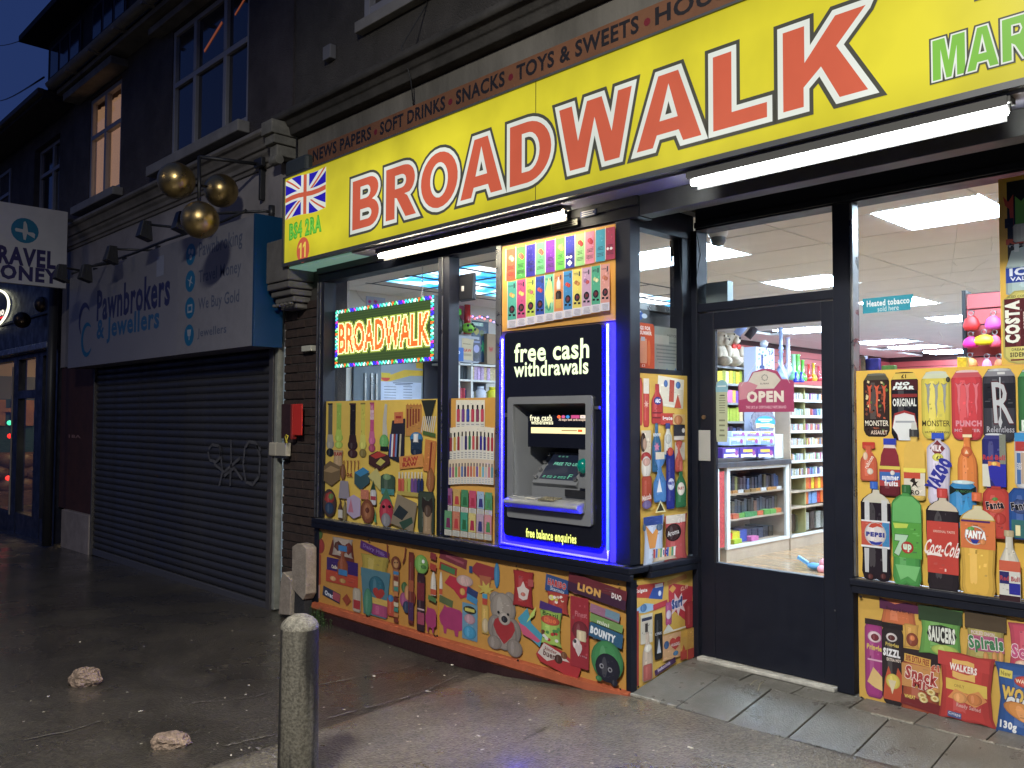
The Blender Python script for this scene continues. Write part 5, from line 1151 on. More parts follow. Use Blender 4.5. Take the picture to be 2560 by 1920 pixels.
# ---- glassware on top
def vase(px, y0p, y1p, Yd_, prof, cname, c_, lab, X=None, glassy=True):
    X = X if X is not None else SX_-.12; top, bot = at(px, y0p, 'x', X), at(px, y1p, 'x', X); h = top.z-bot.z
    r0 = empty('water_pipe', (X, bot.y, bot.z), lab, 'water pipe'); mt = mat('glassware_'+cname, lin(c_), .12, coat=.6, var=.25, vs=20, emit=None)
    m = MB(); m.lathe((X, bot.y, bot.z), [(r*h, z*h) for r, z in prof], 14); m.build('glass_body', mt, r0)
    m = MB(); m.tube([(X, bot.y-.02, bot.z+.16*h), (X+.02, bot.y-.10*h-.03, bot.z+.36*h)], .008, 6); m.build('side_stem', mt, r0); return r0
pb_ = [(.0,.0),(.17,.0),(.19,.05),(.13,.16),(.05,.28),(.045,.5),(.075,.52),(.045,.56),(.07,.60),(.045,.64),(.045,.9),(.065,.92),(.05,1),(.0,1)]
ps_ = [(.0,0),(.16,0),(.20,.12),(.17,.26),(.07,.40),(.065,.92),(.09,1),(.0,1)]
vase(1953, 819, 948, 0, [(r*.75, z) for r, z in pb_], 'ice', '9fb6e6', 'tallest clear blue water pipe standing by the leaf pattern box', CB-.1)
vase(1970, 844, 948, 0, [(r*.7, z) for r, z in ps_], 'clear', 'b9b4d0', 'clear water pipe with dark rim right of the tallest one', CB-.1)
for k, (px, y0p, c_, lab) in enumerate(((1984,886,'8fd0a0','pale green water pipe'), (1995,886,'6cc25a','green topped water pipe'), (2007,900,'58b33c','short green water pipe'), (2022,910,'cf2c2c','short red water pipe'), (2034,908,'d8a92c','short amber water pipe'), (2047,915,'c23a4a','short rose water pipe'))):
    vase(px, y0p, 953, 0, [(r*1.1, z) for r, z in ps_], str(k), c_, lab+' on top of the bottle shelves')
for k, px in enumerate((1990, 2003)): vase(px, 930, 956, 0, [(r*1.6, z) for r, z in ps_], 'cobalt', '2430b8', ['left','right'][k]+' small cobalt blue bowl pipe on the bottle shelves', SX_-.05)
a, b = at(1890, 895, 'x', CB-.05), at(1936, 895, 'x', CB-.05); zt, zb_ = at(1912, 869, 'x', CB-.05).z, at(1912, 965, 'x', CB-.05).z
r0 = empty('leaf_pattern_box', (CB-.1, (a.y+b.y)/2, zb_), 'tall white box printed with blue leaf icons beside the clear water pipes', 'box')
Bx('carton', (CB-.2, CB-.05, a.y, b.y, 1.09, zt), mat('box_icewhite', (.55,.60,.78), .4), r0, bevel=.003)
P = Print('x', CB-.05, 1); rnd = random.Random(5)
for i in range(26):
    x, y = rnd.uniform(1893, 1932), rnd.uniform(872, 925); P.S('star', (x-2.6,y-3.2,x+2.6,y+3.2), rnd.choice(('2b3b8a','3f6a9a','4a8a6a','52407f')), rot=rnd.uniform(0,90))
P.S([(.3,0),(.7,0),(.7,.75),(1,.8),(1,1),(.0,1),(.0,.8),(.3,.75)], (1899,886,1911,922), '1d2f6a', rot=180); P.build(m_prnm, r0)
o = MB().ball(at(1910, 860, 'x', CB-.1), .045, 12).build('glass_ball', mat('clear_ball', (.6,.65,.75), .08, coat=.8)); tag(o, 'clear glass ball standing on the leaf pattern box', 'ball')
# ---- bear shelves on the left wall
bs = empty('sweet_shelves', (-3.85, 6.4, .1), 'grey shelves of sweets with teddy bears on top, seen through the door', 'shelf unit')
BX = -3.6; by1 = at(1867, 1000, 'x', BX).y; m_gs = mat('grey_shelf_metal', (.22,.22,.23), .5)
Bx('end_panel', (BX-.42, BX, by1, by1+.02, .1, 2.24), m_gs, bs); Bx('back', (BX-.44, BX-.42, 4.2, by1, .1, 2.24), mat('dark_shelf_back', (.06,.06,.07), .6), bs)
lev = [at(1850, y, 'x', BX).z for y in (918, 960, 1007, 1053, 1100)]
for k, z in enumerate(lev):
    Bx('shelf', (BX-.41, BX+.01, 4.2, by1-.001, z-.03, z), m_gs, bs)
    if k: goods('sweet_bags', BX-.3, BX-.03, 4.6, by1-.05, z+.001, .20, 30, [['d8c22a','c9a51f','e8e0a0','8a8f2a'],['a23fa0','d06a9a','d8a040','6a3fa0'],['9aa83a','c08a3a','7a4a2a','c9b08a'],['3a4a9a','7a3a8a','4a5a8a','302a40']][k-1], 80+k, gap=.08)
m_bear = mat('cream_plush', (.62,.53,.42), .95, var=.15, vs=40, bump=.6, bs=200)
def bear(px, lab, s=1.0, with_bow=True):
    b = at(px, 915, 'x', BX-.15); c = Vector((BX-.15, b.y, lev[0]+.001)); r0 = empty('teddy_bear', c, lab, 'teddy bear', 'teddy bears on the top shelf')
    m = MB(); m.ball(c+Vector((0,0,.14*s)), .13*s, 10, sc3=(.9,1,1.05)); m.ball(c+Vector((0,0,.34*s)), .115*s, 10, sc3=(.95,1.05,.95)); m.ball(c+Vector((.10*s,.0,.31*s)), .05*s, 8)
    for sy_ in (-1, 1):
        m.ball(c+Vector((0,sy_*.09*s,.44*s)), .042*s, 8, sc3=(.6,1,1)); m.ball(c+Vector((.14*s,sy_*.11*s,.06*s)), .062*s, 8, sc3=(1.7,1,1)); m.ball(c+Vector((.08*s,sy_*.15*s,.17*s)), .048*s, 8, sc3=(1.2,1,1.6))
    m.build('plush_body', m_bear, r0)
    m = MB(); m.ball(c+Vector((.145*s,0,.325*s)), .016*s, 6)
    for sy_ in (-1, 1): m.ball(c+Vector((.10*s,sy_*.04*s,.37*s)), .010*s, 6)
    m.build('eyes_and_nose', m_dark, r0)
    if with_bow:
        m = MB()
        for sy_ in (-1, 1): m.ball(c+Vector((.10*s,sy_*.05*s,.235*s)), .038*s, 8, sc3=(.5,1.2,.8))
        m.ball(c+Vector((.11*s,0,.235*s)), .018*s, 6); m.build('red_bow', mat('red_ribbon', (.55,.03,.02), .5), r0)
bear(1822, 'cream teddy bear with a red bow on the grey shelf', 1.25); bear(1798, 'cream teddy bear cut off by the door frame', 1.15, False); bear(1848, 'smaller plush bear paw side right of the bow bear', .55, False)
# ---- ceiling spots and camera
for k, (px, py, c_) in enumerate(((1853,824,'9fb4ee'), (1879,832,'3a3640'))):
    p = at(px, py, 'z', 2.60); r0 = empty('ceiling_spotlight', (p.x, p.y, 2.75), ['white ceiling spotlight at the top left of the door glass', 'ceiling spotlight with dark face beside the white one'][k], 'spotlight')
    m = MB(); m.tube([(p.x,p.y,2.75),(p.x,p.y,2.66)], .015, 6); m.tube([(p.x+.05,p.y,2.66),(p.x-.03,p.y-.05,2.54)], .05, 12); m.build('lamp_can', mat('spot_'+c_, lin(c_), .4), r0)
p = at(1795, 592, 'z', 2.70); r0 = empty('security_camera', (p.x, p.y, 2.7), 'small white camera dome on the shop ceiling behind the transom', 'camera')
m = MB(); m.lathe((p.x,p.y,2.665), [(.001,-.03),(.035,-.02),(.048,0),(.05,.03)], 14); m.build('dome', mat('dark_dome', (.12,.13,.14), .2), r0)
m = MB(); m.lathe((p.x,p.y,2.695), [(.05,0),(.065,.02),(.065,.054)], 14); m.build('base', m_white, r0)
b = at(1765, 745, 'y', .70); o = Bx('door_closer_box', (.05,.20,.68,.74,2.20,2.34), mat('pale_metal_box', (.28,.34,.34), .4, .3)); tag(o, 'pale grey metal box behind the lower left of the transom', 'box')
# toy on the floor by the door
p = at(2045, 1425, 'z', .1); r0 = empty('floor_toy', (p.x,p.y,.092), 'blue and pink toy on the wooden floor behind the door glass', 'toy')
m = MB(); m.ball((p.x-.03,p.y,.13), .05, 8, sc3=(1.6,.8,.7)); m.bar((p.x-.10,p.y,.15),(p.x-.20,p.y,.20), .03); m.build('blue_part', mat('toy_blue', (.12,.35,.65), .4), r0); m = MB(); m.ball((p.x+.06,p.y,.17), .045, 8); m.ball((p.x+.06,p.y-.05,.12), .04, 8); m.build('pink_part', mat('toy_pink', (.7,.3,.35), .4), r0)
# ---- enclosure behind the cash machine
en = empty('machine_enclosure', (-.6, .5, .1), 'grey steel enclosure of the cash machine behind the return window', 'enclosure')
Bx('steel_box', (-1.0, -.14, .335, .95, .1, 2.16), mat('dark_grey_steel', (.10,.11,.12), .45, .3, var=.15), en, bevel=.006); Bx('top_trim', (-1.02, -.12, .13, .97, 2.161, 2.20), m_alu, en)
Bx('side_cheek', (-.155, -.12, .035, .334, .72, 2.16), mat('dark_grey_steel'), en); Bx('side_cheek', (-1.045, -1.0, .035, .334, .72, 2.63), m_dark, en); Bx('upper_cheek', (-.999, -.12, .035, .06, 2.10, 2.62), m_dark, en)
# ---- things seen in the left window, fixed on the party wall
WX = -4.055
lw = empty('party_wall_posters', (WX, 1, 1.6), 'grey and yellow promotional board with white price lists inside the left window', 'board')
a = at(951, 950, 'x', WX); b = at(1130, 950, 'x', WX)
Bx('board', (WX, WX+.01, a.y, b.y, .6, at(1000, 905, 'x', WX).z), mat('grey_blue_board', (.32,.38,.46), .5), lw)
P = Print('x', WX+.01, 1)
P.S([(0,.35),(.4,1),(1,1),(1,.7),(.5,.6),(0,.0)], (951,925,1095,962), 'd8b52e'); P.S([(0,.3),(1,.0),(1,.4),(0,.9)], (1040,905,1128,930), 'd8b52e'); P.S('ell', (953,935,975,953), 'c9452e'); P.S('rect', (953,932,976,944), 'd8c22e')
P.S('rect', (952,955,1053,1010), 'c2d0ea')
for i in range(6):
    for j in range(2): P.S('rect', (960+j*48, 966+i*7, 960+j*48+(30,22)[j], 967.5+i*7), '6a7894')
P.S('rect', (982,957,1032,959), '46506a'); P.S('rect', (988,961,1026,962.5), '46506a')
P.S('ell', (1060,955,1122,1040), 'cf7a3a'); P.S('ell', (1063,959,1119,1036), '2fa888'); P.T('FRUIT', (1078,970,1096,979), 'd9df3a', bold=.05); P.T('CARD', (1078,981,1098,990), 'd9df3a', bold=.05); P.S('star', (1064,985,1080,1004), '3a7fd0')
P.S('rect', (1116,930,1122,1010), 'd8843a'); P.build(m_prnm, lw)
o = MB(); p0, p1 = at(880, 950, 'x', WX), at(948, 950, 'x', WX); o.box(WX, WX+.03, p0.y, p1.y, .3, at(900, 905, 'x', WX).z+.05)
ob = o.build('inner_door', mat('blue_grey_door', (.13,.17,.21), .5)); tag(ob, 'blue grey inner door between the white wall and the price lists', 'door')
for k, px in enumerate((912, 928, 940)): p = at(px, 950, 'x', WX+.03); Bx('door_strip', (WX+.031, WX+.045, p.y-.01, p.y+.012, .3, 1.95), m_alu, ob)
pp = at(915, 740, 'x', WX); qq = at(962, 770, 'x', WX); o = Bx('pinned_sheet', (WX, WX+.006, pp.y, qq.y, qq.z, pp.z), mat('pale_blue_sheet', (.35,.42,.6), .6, var=.1)); tag(o, 'pale blue sheet with pink scribble pinned behind the LED sign', 'sheet')
P = Print('x', WX+.006, 1); P.S('star', (918,748,930,760), 'b02a8a'); P.S('star', (932,748,945,760), 'b02a8a'); P.build(m_prnm, o)
m = MB(); m.tube([at(x, y, 'x', WX+.02) for x, y in ((886,718),(895,735),(905,748),(914,756))], .006, 5); o = m.build('white_cable', m_white); tag(o, 'thin white cable drooping on the wall behind the LED sign', 'cable')
TX_ = -3.72
tg = empty('tobacco_gantry', (-3.9, 2.2, .1), 'tobacco shelf unit with blue header seen between mullion and cash machine', 'shelf unit')
def xy(px, py, X=TX_): p = at(px, py, 'x', X); return p.y, p.z
y0_, y1_ = xy(1126, 950)[0], xy(1262, 950)[0]; yd = xy(1180, 950)[0]; ya = xy(1148, 950)[0]
zt_ = xy(1150, 905)[1]; zu = xy(1150, 838)[1]
Bx('header_panel', (TX_-.02, TX_, y0_-.1, xy(1198,870)[0], zt_, zu), mat('pale_grey_header', (.36,.38,.45), .4), tg)
Bx('blue_panel', (TX_+.0005, TX_+.006, y0_-.1, xy(1158,880)[0], zt_+.01, xy(1140,868)[1]), mat('blue_header', (.008,.10,.42), .35), tg)
P = Print('x', TX_+.006, 1); P.T('TOBACCO', (1100,875,1150,884), 'e8f0ff', bold=.04); P.T('HERE', (1112,889,1135,895), 'a0c0e8'); P.build(m_prnm, tg)
Bx('upright', (TX_-.30, TX_, ya-.012, ya+.012, .6, zt_-.001), m_cw, tg); Bx('upright', (TX_-.30, TX_, yd-.012, yd+.012, .6, zt_-.001), m_cw, tg)
Bx('case_back', (TX_-.32, TX_-.301, y0_-.1, y1_, .6, 2.3), mat('dark_case_back', (.03,.032,.045), .5), tg); Bx('shelf_top', (TX_-.30, TX_, y0_, y1_, zt_-.03, zt_-.0105), m_cw, tg)
for y in (950, 1002): z = xy(1200, y)[1]; Bx('shelf', (TX_-.30, TX_-.003, ya+.0125, y1_, z-.02, z), m_cw, tg)
zz = xy(1200, 950)[1]; goods('packets', TX_-.2, TX_-.03, yd+.02, y1_, zz+.001, .16, 10, ['c9b48a','d0bd92','b9a0c8','c8a8d8','d8cba8'], 90, gap=.08); zz2 = xy(1200, 1002)[1]
goods('packets', TX_-.2, TX_-.05, ya+.02, yd-.02, zz+.001, .15, 5, ['3a8a8a','20242a','8a9ac0','303a40'], 91); goods('packets', TX_-.2, TX_-.05, ya+.02, yd-.02, zz2+.001, .14, 5, ['c03a4a','3a3a6a','70a050','20242a'], 92)
goods('packets', TX_-.2, TX_-.05, yd+.02, y1_, zz2+.001, .10, 6, ['d8d0b0','d8c23a','8a9a8a','c8c8d0'], 93, gap=.3)
for k, (px, c_, lab) in enumerate(((1203,'c9cfe0','white tub'), (1232,'d8cf2a','yellow tub'))):
    p = at(px, 1000, 'x', TX_-.03); r0 = empty('tub', p, lab+' on the lower tobacco shelf over the vape poster', 'tub'); MB().lathe((TX_-.04, p.y, zz2+.001), [(.001,0),(.05,0),(.055,.02),(.055,.10),(.035,.12),(.001,.12)], 14).build('body', mat('tub_'+c_, lin(c_), .4), r0); MB().lathe((TX_-.04, p.y, zz2+.1215), [(.001,0),(.034,0),(.034,.03),(.001,.03)], 14).build('lid', mat('tub_'+c_), r0)
P = Print('x', TX_, 1)
pd = empty('pouch', (TX_, xy(1168,870)[0], zt_), 'cream pouch with red lettering leaning on the tobacco header', 'pouch'); P.n = 60
P.S('bag', (1152,846,1184,901), 'c9b896', rot=-3); P.T('RAW', (1157,872,1178,880), 'c0392b', bold=.04); P.S('rect', (1157,859,1176,861), '8a7a60'); P.S('rect', (1158,884,1178,890), 'a8987a'); P.build(m_prnm, pd, 'front'); Bx('pouch_body', (TX_+.0012, TX_+.003, xy(1154,870)[0], xy(1182,870)[0], xy(1168,899)[1], xy(1168,849)[1]), mat('cream_paper', (.5,.42,.3), .6), pd)
pd = empty('pouch', (TX_, xy(1192,870)[0], zt_), 'dark shiny pouch right of the cream one', 'pouch'); P = Print('x', TX_, 1); P.n = 20; P.S('bag', (1180,848,1203,905), '34364a'); P.S('ell', (1184,862,1198,882), '8f8fc0'); P.S('leaf', (1184,882,1199,898), '20212c'); P.S('rect', (1184,853,1199,857), '7c86b0'); P.build(m_prn, pd, 'front')
bdz = empty('card_board', (TX_-.1, xy(1205,850,TX_-.1)[0], zt_), 'dark blue green picture card behind the pouches', 'card'); P = Print('x', TX_-.1, 1); P.S('rect', (1178,803,1221,905), '1d3a55'); P.S('rect', (1180,806,1208,815), '7fb0a8'); P.T('BONG SET', (1182,807,1206,814), 'e0f0e8', bold=.04); P.S('leaf', (1184,820,1198,838), '9a8f2a'); P.S('leaf', (1198,824,1210,842), '50602a'); P.S('star', (1200,850,1219,885), '3a9a6a'); P.S('ell', (1182,845,1196,870), '16203a'); P.build(m_prn, bdz)
bx3 = empty('tall_card_box', (TX_-.06, xy(1232,870)[0], zt_), 'brown card box marked with a red W next to the cash machine', 'box'); a, b = at(1218, 870, 'x', TX_-.05), at(1243, 870, 'x', TX_-.05); Bx('carton', (TX_-.2, TX_-.05, a.y, b.y, zt_, xy(1230,835,TX_-.05)[1]), mat('kraft_card', (.36,.26,.17), .7), bx3); P = Print('x', TX_-.05, 1); P.T('W', (1222,868,1233,880), 'b02a2a', bold=.06); P.build(m_prnm, bx3)
# things on top of the gantry
def ob_(nm, px0, px1, py0, py1, c_, lab, cat, X=TX_-.06, d=.1):
    a, b = at(px0, (py0+py1)/2, 'x', X), at(px1, (py0+py1)/2, 'x', X); zt2, zb2 = at((px0+px1)/2, py0, 'x', X).z, at((px0+px1)/2, py1, 'x', X).z
    return tag(Bx(nm, (X-d, X, a.y, b.y, zb2, zt2), mat('obj_'+c_, lin(c_), .35, var=.35, vs=30), bevel=.006), lab, cat)
o = ob_('carton', 1126, 1134, 755, 835, '7f98b8', 'pale blue carton at the mullion end of the gantry top', 'carton'); o = ob_('carton', 1135, 1149, 764, 796, '15241c', 'black and white lettered carton on the gantry', 'carton'); P = Print('x', TX_-.06, 1); P.T('G', (1137,766,1147,790), 'e8f0e8', bold=.08); P.build(m_prn, o)
o = ob_('pink_card', 1148, 1161, 764, 800, 'c86a8a', 'pink card behind the red pipe on the gantry', 'card', X=TX_-.12, d=.02)
p = at(1140, 830, 'x', TX_-.05); r0 = empty('jar', (TX_-.05,p.y,p.z), 'dark jar with bright green flower on the gantry top', 'jar'); MB().lathe((TX_-.05,p.y,p.z-.02), [(.001,0),(.05,0),(.075,.05),(.075,.13),(.045,.17),(.045,.24),(.001,.24)], 16).build('body', mat('dark_green_jar', (.01,.05,.02), .2), r0); MB().lathe((TX_-.05,p.y,p.z+.175), [(.05,0),(.055,.01),(.055,.06),(.001,.07)], 16).build('lid', mat('neon_green', (.10,.62,.05), .4), r0)
P = Print('x', TX_+.03, 1); 
for k_ in range(5): P.S('ell', (1140+4*math.cos(k_*1.257)-2.5, 815+4.5*math.sin(k_*1.257)-2.5, 1140+4*math.cos(k_*1.257)+2.5, 815+4.5*math.sin(k_*1.257)+2.5), '7fe04a')
P.build(m_prn, r0, 'flower_print')
p = at(1168, 835, 'x', TX_-.06); r0 = empty('water_pipe', (TX_-.06,p.y,p.z), 'red glass water pipe with green ball base on the gantry', 'water pipe'); MB().tube([(TX_-.06,p.y,p.z),(TX_-.06,p.y+.0,at(1168,762,'x',TX_-.06).z)], [.04,.033], 12).build('red_tube', mat('red_glass', (.55,.02,.02), .15, coat=.5), r0)
MB().ball((TX_-.03,p.y-.01,at(1168,820,'x',TX_-.03).z), .068, 12, sc3=(1,1.25,.8)).build('green_ball', mat('lime_ball', (.25,.60,.06), .3), r0)
m = MB(); q = at(1168,820,'x',TX_-.03)
for dy, dz in ((-.04,.02),(.0,-.025),(.04,.015),(.02,.035),(-.025,-.03),(.055,-.015)): m.ball((TX_+.032,q.y+dy,q.z+dz), .014, 6)
m.build('dark_spots', m_dark, r0)
sl = MB(); rnd = random.Random(3); base_p = [at(x, y, 'x', TX_-.1) for x, y in ((1176,788),(1190,797),(1205,790),(1222,797),(1243,806))]
ga = empty('fairy_lights', base_p[0], 'string of tiny red and violet fairy lights above the tobacco shelves', 'lights'); sl.tube(base_p, .004, 5); sl.build('wire', m_dark, ga)
for k in range(10):
    t = k/10*4; i = int(t); p = base_p[i].lerp(base_p[i+1], t-i)+Vector((0,0,rnd.uniform(-.02,.02))); MB().ball(p, .011, 5).build('bulb', (em('fairy_red', (1,.08,.05), 3), em('fairy_violet', (.4,.25,1), 3))[k%2], ga)
# ================================================================== printed advertising panels
yl = 'e0ae1c'; 
def rim(P, a, b, c, d, col):  # whole background in plane coordinates
    P.pl([(a,c),(b,c),(b,d),(a,d)], col)
def panel(name, ax, val, out, u0, u1, v0, v1, label, col=yl, th=.004, m=None):
    r = (u0, u1, val, val-out*th, v0, v1) if ax == 'y' else (val-out*th, val, u0, u1, v0, v1)
    root = empty(name, ((r[0]+r[1])/2, (r[2]+r[3])/2, v0), label, 'poster'); Bx('board', r, m_yellow, root); P = Print(ax, val, out); P.pic = True; rim(P, u0, u1, v0, v1, col); return root, P
def txtlines(P, x0, x1, y0, y1, n, c, wj=.25):
    for i in range(n):
        y = y0+(y1-y0)*(i+.3)/n; k = random.uniform(0, wj)*(x1-x0); P.S('rect', (x0+k/2, y, x1-k/2, y+(y1-y0)*.35/n), c)
rnd = random.Random(11)
# ---- 1 smoking accessories poster
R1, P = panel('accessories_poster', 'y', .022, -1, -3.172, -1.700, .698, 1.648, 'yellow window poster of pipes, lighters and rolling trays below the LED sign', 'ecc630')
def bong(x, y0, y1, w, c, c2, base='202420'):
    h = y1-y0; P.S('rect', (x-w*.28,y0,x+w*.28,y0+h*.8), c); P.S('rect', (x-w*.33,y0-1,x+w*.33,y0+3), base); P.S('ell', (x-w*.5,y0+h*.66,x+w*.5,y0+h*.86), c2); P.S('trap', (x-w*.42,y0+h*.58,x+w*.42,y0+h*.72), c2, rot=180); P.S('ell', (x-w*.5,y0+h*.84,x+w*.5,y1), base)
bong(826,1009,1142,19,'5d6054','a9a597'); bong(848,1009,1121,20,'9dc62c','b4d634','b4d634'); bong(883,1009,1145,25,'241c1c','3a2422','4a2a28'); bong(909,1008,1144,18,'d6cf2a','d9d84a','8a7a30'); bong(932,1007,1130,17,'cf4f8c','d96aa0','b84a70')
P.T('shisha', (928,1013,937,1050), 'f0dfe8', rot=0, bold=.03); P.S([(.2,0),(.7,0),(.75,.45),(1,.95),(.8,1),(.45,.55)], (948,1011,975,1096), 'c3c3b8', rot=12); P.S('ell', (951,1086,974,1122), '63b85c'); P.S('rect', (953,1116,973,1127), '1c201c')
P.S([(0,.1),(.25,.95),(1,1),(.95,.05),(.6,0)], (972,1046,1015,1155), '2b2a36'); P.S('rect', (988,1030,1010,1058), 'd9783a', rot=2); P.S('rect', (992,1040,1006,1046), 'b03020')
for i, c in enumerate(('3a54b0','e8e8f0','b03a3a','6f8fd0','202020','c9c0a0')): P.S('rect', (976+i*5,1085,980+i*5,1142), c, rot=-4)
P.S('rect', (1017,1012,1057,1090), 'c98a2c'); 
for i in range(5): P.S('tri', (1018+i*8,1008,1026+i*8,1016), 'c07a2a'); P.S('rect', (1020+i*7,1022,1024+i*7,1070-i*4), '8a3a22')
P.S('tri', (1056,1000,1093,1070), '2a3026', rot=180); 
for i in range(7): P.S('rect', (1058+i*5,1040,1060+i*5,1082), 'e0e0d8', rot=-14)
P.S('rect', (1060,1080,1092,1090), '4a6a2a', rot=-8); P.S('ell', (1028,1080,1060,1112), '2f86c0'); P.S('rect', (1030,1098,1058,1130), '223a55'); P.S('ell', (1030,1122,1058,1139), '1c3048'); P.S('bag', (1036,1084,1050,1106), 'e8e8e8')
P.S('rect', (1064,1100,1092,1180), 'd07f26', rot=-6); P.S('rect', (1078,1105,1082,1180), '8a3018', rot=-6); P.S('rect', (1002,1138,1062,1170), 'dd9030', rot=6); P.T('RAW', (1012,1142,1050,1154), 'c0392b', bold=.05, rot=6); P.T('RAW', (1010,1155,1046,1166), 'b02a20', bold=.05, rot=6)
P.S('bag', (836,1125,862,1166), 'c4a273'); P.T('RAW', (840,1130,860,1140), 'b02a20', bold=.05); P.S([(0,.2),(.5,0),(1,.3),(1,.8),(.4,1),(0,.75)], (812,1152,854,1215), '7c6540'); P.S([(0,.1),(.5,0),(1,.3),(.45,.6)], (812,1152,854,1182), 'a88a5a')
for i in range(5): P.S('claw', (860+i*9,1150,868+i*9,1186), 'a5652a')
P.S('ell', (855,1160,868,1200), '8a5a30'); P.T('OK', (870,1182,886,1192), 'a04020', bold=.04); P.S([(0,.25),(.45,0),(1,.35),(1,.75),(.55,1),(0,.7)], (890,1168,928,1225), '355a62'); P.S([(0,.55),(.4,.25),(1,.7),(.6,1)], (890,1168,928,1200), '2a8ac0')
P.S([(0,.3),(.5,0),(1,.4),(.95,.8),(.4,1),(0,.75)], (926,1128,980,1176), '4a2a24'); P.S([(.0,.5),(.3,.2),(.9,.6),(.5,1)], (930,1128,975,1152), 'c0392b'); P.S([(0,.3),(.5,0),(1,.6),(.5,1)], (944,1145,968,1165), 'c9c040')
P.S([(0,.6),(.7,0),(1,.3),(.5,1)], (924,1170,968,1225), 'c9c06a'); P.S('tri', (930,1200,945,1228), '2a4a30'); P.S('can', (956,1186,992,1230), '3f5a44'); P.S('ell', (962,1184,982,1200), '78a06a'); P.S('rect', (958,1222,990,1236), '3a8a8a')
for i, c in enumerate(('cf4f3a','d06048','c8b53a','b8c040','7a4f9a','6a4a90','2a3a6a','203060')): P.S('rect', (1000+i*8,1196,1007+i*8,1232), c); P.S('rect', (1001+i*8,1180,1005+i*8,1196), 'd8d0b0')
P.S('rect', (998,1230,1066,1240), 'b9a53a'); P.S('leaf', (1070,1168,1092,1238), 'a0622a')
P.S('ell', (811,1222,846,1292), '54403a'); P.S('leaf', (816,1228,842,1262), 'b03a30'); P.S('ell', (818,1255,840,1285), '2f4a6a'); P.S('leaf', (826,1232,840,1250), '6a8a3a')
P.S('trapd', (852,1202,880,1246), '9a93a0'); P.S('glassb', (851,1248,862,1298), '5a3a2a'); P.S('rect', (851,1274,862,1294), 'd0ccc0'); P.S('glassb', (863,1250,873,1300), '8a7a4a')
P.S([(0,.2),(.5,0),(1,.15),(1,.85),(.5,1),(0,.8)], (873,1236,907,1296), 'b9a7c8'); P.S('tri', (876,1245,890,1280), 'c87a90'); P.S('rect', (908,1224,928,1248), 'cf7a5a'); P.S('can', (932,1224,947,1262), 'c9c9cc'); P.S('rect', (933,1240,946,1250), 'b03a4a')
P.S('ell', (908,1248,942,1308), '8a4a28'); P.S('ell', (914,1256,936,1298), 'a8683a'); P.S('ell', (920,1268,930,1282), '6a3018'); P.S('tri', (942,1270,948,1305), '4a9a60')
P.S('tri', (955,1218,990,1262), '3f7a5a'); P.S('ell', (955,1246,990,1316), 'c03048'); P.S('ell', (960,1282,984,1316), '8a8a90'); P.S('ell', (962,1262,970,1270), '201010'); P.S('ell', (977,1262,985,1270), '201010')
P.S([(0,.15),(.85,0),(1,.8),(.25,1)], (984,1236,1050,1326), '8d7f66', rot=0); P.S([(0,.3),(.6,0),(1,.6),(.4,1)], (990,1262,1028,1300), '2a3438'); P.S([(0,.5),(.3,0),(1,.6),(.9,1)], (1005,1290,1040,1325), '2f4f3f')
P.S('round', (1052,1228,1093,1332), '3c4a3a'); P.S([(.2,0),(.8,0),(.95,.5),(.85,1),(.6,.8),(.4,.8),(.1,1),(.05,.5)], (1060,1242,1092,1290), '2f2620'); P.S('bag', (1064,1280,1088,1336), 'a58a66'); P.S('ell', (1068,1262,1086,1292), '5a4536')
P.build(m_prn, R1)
# ---- 2 vape bottle poster
R2, P = panel('vape_bottle_poster', 'y', .022, -1, -1.592, -1.102, .698, 1.648, 'orange yellow poster of five rows of vape pens between mullion and cash machine', 'dda125')
def vapes(x0, x1, y0, y1, n, cols, body='spray', cap='201c20', lab=True, sag=0, top='e4dfc8'):
    for i in range(n):
        a = x0+(x1-x0)*(i+.08)/n; b = x0+(x1-x0)*(i+.92)/n; d = sag*math.sin(math.pi*(i+.5)/n) if sag < 50 else 0; sl_ = (y1-y0)
        P.S('rect', (a-1,y0-d,b+1,y1-d), top); P.S('round', (a+.3*(b-a),y0+sl_*.16-d,a+.72*(b-a),y0+sl_*.32-d), cap); P.S('round', (a+.12*(b-a),y0+sl_*.30-d,b-.12*(b-a),y0+sl_*.72-d), cols[i%len(cols)])
        if lab: P.S('rect', (a,y0+sl_*.74-d,b,y1-d), 'd8d8cc'); txtlines(P, a+1, b-1, y0+sl_*.77-d, y1-2-d, 3, '8a8a8a')
vapes(1140,1214,1000,1076,6,['c93a58','7a3a90','2a4aa8','c83048','8a2f5a','cf3a56'])
vapes(1125,1240,1070,1152,12,['a0343a','c9a52a','a02f3a','c9c9c4','3a2f6a','2a7a48','cf4a50','7a4a3a','3a2a90','2f2a80','b02f4a','b8323e'], sag=5)
vapes(1119,1240,1150,1212,16,['3a8aa0','5a50a0','b04a70','4aa050','d07a4a','3a6ab0','30386a','c84a4a','c8583a','d88a3a','6a4aa0','cfa03a','5ab0b8','b8b8b0','c86a6a'], cap='3a2f3a', top='d9c7a4', sag=3)
